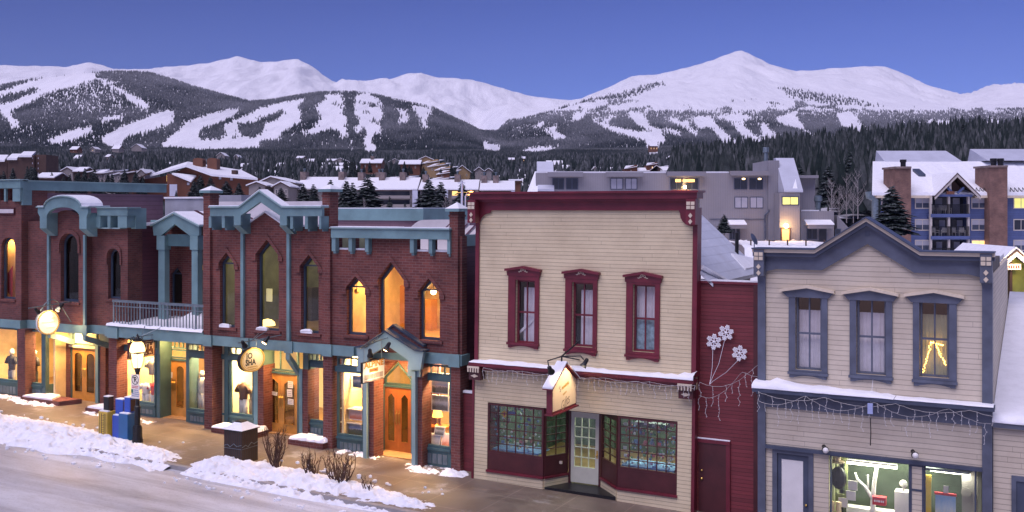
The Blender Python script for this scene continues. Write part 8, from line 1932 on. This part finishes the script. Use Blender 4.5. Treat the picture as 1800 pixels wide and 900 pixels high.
# the mass of the wood behind that edge, and the valley woods
def clear_of_houses(x, y):
    ok = np.ones(len(x), bool)
    for cx, cy, rx, ry in HOUSE_SPOTS: ok &= ~((np.abs(x-cx) < rx) & (y < cy+ry) & (y > cy-ry*.7))
    return ok
n = 5200; y = rng.uniform(185, 470, n); a = rng.uniform(1180, 1900, n); fe = np.interp(a, [t[0] for t in FE], [t[1] for t in FE])
t = (y-185)/285; tilt = np.where(a > 1400, 1, np.clip((a-1170)/230, 0, 1))
py_b = 372+(fe+16-372)*t**.62; z = H-(py_b-HY)/1800*y; hgt = rng.uniform(6, 11, n); x = (a-900)/1800*y
ok = clear_of_houses(x, y) & ~((a < 1480) & (y < 215)); x, y, z, hgt = x[ok], y[ok], z[ok], hgt[ok]
cone_forest('forest', x, y, z-1, hgt, hgt*.2, np.clip(rng.normal(.04, .06, len(x)), 0, .25), M['pine'])
k = MB(); vs = []; nn = 40
for i in range(nn+1):
    aa = lerp(1150, 1950, i/nn)
    for j in range(9):
        tt = j/8; Y = 185+285*tt; pb = 372+(interp(FE, aa)+16-372)*tt**.62; vs.append((hx(aa, Y), Y, hz(pb, Y)-1.2))
    vs.append((hx(aa, 560), 560, 4))
k.add(vs, [(i*10+j, (i+1)*10+j, (i+1)*10+j+1, i*10+j+1) for i in range(nn) for j in range(9)]); structure('wooded_rise', k, snow_mat('forest_floor', (.5, .5, .54), .5, .2, .4), WORLD, True)
x, y, z, a, py = forest_points(34000, 235, 1500, 1.6, -120, 1300)
dn = np.array([vnoise(p, q, 1/60, 3, 2.2) for p, q in zip(x, y)])
keep = clear_of_houses(x, y) & (rng.random(len(x)) < np.clip(.5+.75*dn+.5*(y > 700), 0.06, .97)) & ~((a > 900) & (y < 330)) & ~inpoly([(1128, 246), (1160, 246), (1162, 278), (1136, 278)], a, py) & ~inpoly([(847,250),(857,244),(860,252),(880,252),(880,265),(851,260)], a, py)
x, y, z = x[keep], y[keep], z[keep]; hgt = rng.uniform(3.5, 8, len(x))
cone_forest('forest', x, y, z-.5, hgt, hgt*.24, np.clip(rng.normal(.06, .08, len(x)), 0, .35), M['pine'])
print('valley trees', len(x))
# bare aspens between the pines
def aspen(seed, h):
    r = random.Random(seed); k = MB(); k.tube([(0, 0, 0), (r.uniform(-.1, .1), 0, h*.5), (r.uniform(-.2, .2), .1, h)], [.11, .07, .01], 5)
    c = MB()
    for i in range(26):
        z = h*(.25+.7*r.random()); g = r.uniform(0, 6.28); l = h*.26*(1.15-z/h)*r.uniform(.6, 1.3)+.3; e = Vector((math.cos(g)*l, math.sin(g)*l, z+l*1.1))
        c.tube([(0, 0, z), tuple(e*Vector((.5, .5, 0)).length and (e.x*.5, e.y*.5, lerp(z, e.z, .45))), tuple(e)], [.04, .025, .008], 3, False)
        for q in range(4): s = r.uniform(.35, .95); c.tube([(e.x*s, e.y*s, lerp(z, e.z, s)), (e.x*s+r.uniform(-.5, .5), e.y*s+r.uniform(-.5, .5), lerp(z, e.z, s)+r.uniform(.4, .9))], [.02, .006], 3, False)
    return k, c
M['aspen'] = pm('aspen_bark', (.30, .27, .26), .9, .2, 3)
A0 = None
for i, (px, yt, yb, Y) in enumerate([(1488, 312, 392, 150), (1475, 330, 395, 155), (1462, 320, 392, 165), (1508, 305, 385, 170), (1500, 330, 392, 148), (783, 346, 388, 150), (790, 352, 388, 148), (640, 350, 372, 165)]):
    zb, zt = hz(yb, Y), hz(yt, Y)
    if A0 is None:
        t_, c_ = aspen(5, 8); A0 = thing('aspen_tree', '', 'tree', (0, 0, 0), WORLD, 'bare aspens'); part('trunk', t_, M['aspen'], A0); part('crown', c_, M['aspen'], A0); o = A0
    else: o = copy_tree(A0)
    o['label'] = 'bare grey aspen between the grey and blue apartment buildings' if px > 1000 else 'bare grey aspen beside the big spruces behind the brick shop'
    place(o, hx(px, Y), Y, zb, ((zt-zb)/8*.9, (zt-zb)/8), i*1.3)
# ---------------------------------------------------------------- world, sun, camera
w = bpy.data.worlds.new('World'); SC.world = w; w.use_nodes = True; nt = w.node_tree
bgn = nt.nodes['Background']
sky = nd(nt, 'ShaderNodeTexSky', sky_type='NISHITA'); sky.sun_disc = False
SUN_EL, SUN_AZ = R(8), R(212)      # azimuth measured from +Y clockwise; the sun is behind the camera to the left
sky.sun_elevation = SUN_EL; sky.sun_rotation = SUN_AZ; sky.altitude = 2900; sky.air_density = 1.0; sky.dust_density = .6; sky.ozone_density = 3.0
tint = mixc(nt, 1.0, sky.outputs[0], (.78, .63, 1.2), 'MULTIPLY')
gen = nd(nt, 'ShaderNodeTexCoord').outputs['Generated']; sz_ = nd(nt, 'ShaderNodeSeparateXYZ'); nt.links.new(gen, sz_.inputs[0])
tint = mixc(nt, 1.0, tint, ramp(nt, sz_.outputs[2], [(.08, (1.0, 1.0, 1.0)), (.21, (.66, .68, .74)), (.6, (.62, .64, .74))]), 'MULTIPLY')
nt.links.new(tint, bgn.inputs['Color']); bgn.inputs['Strength'].default_value = .112
sl = bpy.data.lights.new('sun', 'SUN'); sl.energy = 3.15; sl.angle = R(60); sl.color = (.95, .86, 1.06)
so = bpy.data.objects.new('sun', sl); COL.objects.link(so)
sd = Vector((math.sin(SUN_AZ)*math.cos(SUN_EL+R(54)), math.cos(SUN_AZ)*math.cos(SUN_EL+R(54)), math.sin(SUN_EL+R(54))))
so.rotation_euler = sd.to_track_quat('Z', 'Y').to_euler()
cd = bpy.data.cameras.new('camera'); cam = bpy.data.objects.new('camera', cd); COL.objects.link(cam)
cam.location = (0, 0, H); cam.rotation_euler = (R(90), 0, 0)
cd.lens = 36; cd.sensor_width = 36; cd.sensor_fit = 'HORIZONTAL'; cd.shift_y = -(450-HY)/1800; cd.clip_start = .1; cd.clip_end = 60000
SC.camera = cam
SC.view_settings.view_transform = 'Standard'; SC.view_settings.look = 'None'; SC.view_settings.gamma = 1; SC.view_settings.exposure = 0
SC.view_settings.use_curve_mapping = False
SC.cycles.use_denoising = True; SC.cycles.max_bounces = 6; SC.cycles.transparent_max_bounces = 10; SC.cycles.caustics_reflective = False; SC.cycles.caustics_refractive = False
SC.cycles.sample_clamp_indirect = 4

hm = bpy.data.materials.new('mountain_air'); hm.use_nodes = True; nt = hm.node_tree; nt.nodes.clear()
o_ = nd(nt, 'ShaderNodeOutputMaterial'); v_ = nd(nt, 'ShaderNodeVolumePrincipled'); v_.inputs['Color'].default_value = (.72, .78, 1, 1); v_.inputs['Density'].default_value = 4.5e-5; v_.inputs['Anisotropy'].default_value = 0
nt.links.new(v_.outputs[0], o_.inputs['Volume'])
structure('haze', MB().box(-8200, 8200, -90, 7600, -30, 1150), hm, WORLD, False, 'stuff')
SC.cycles.volume_bounces = 0
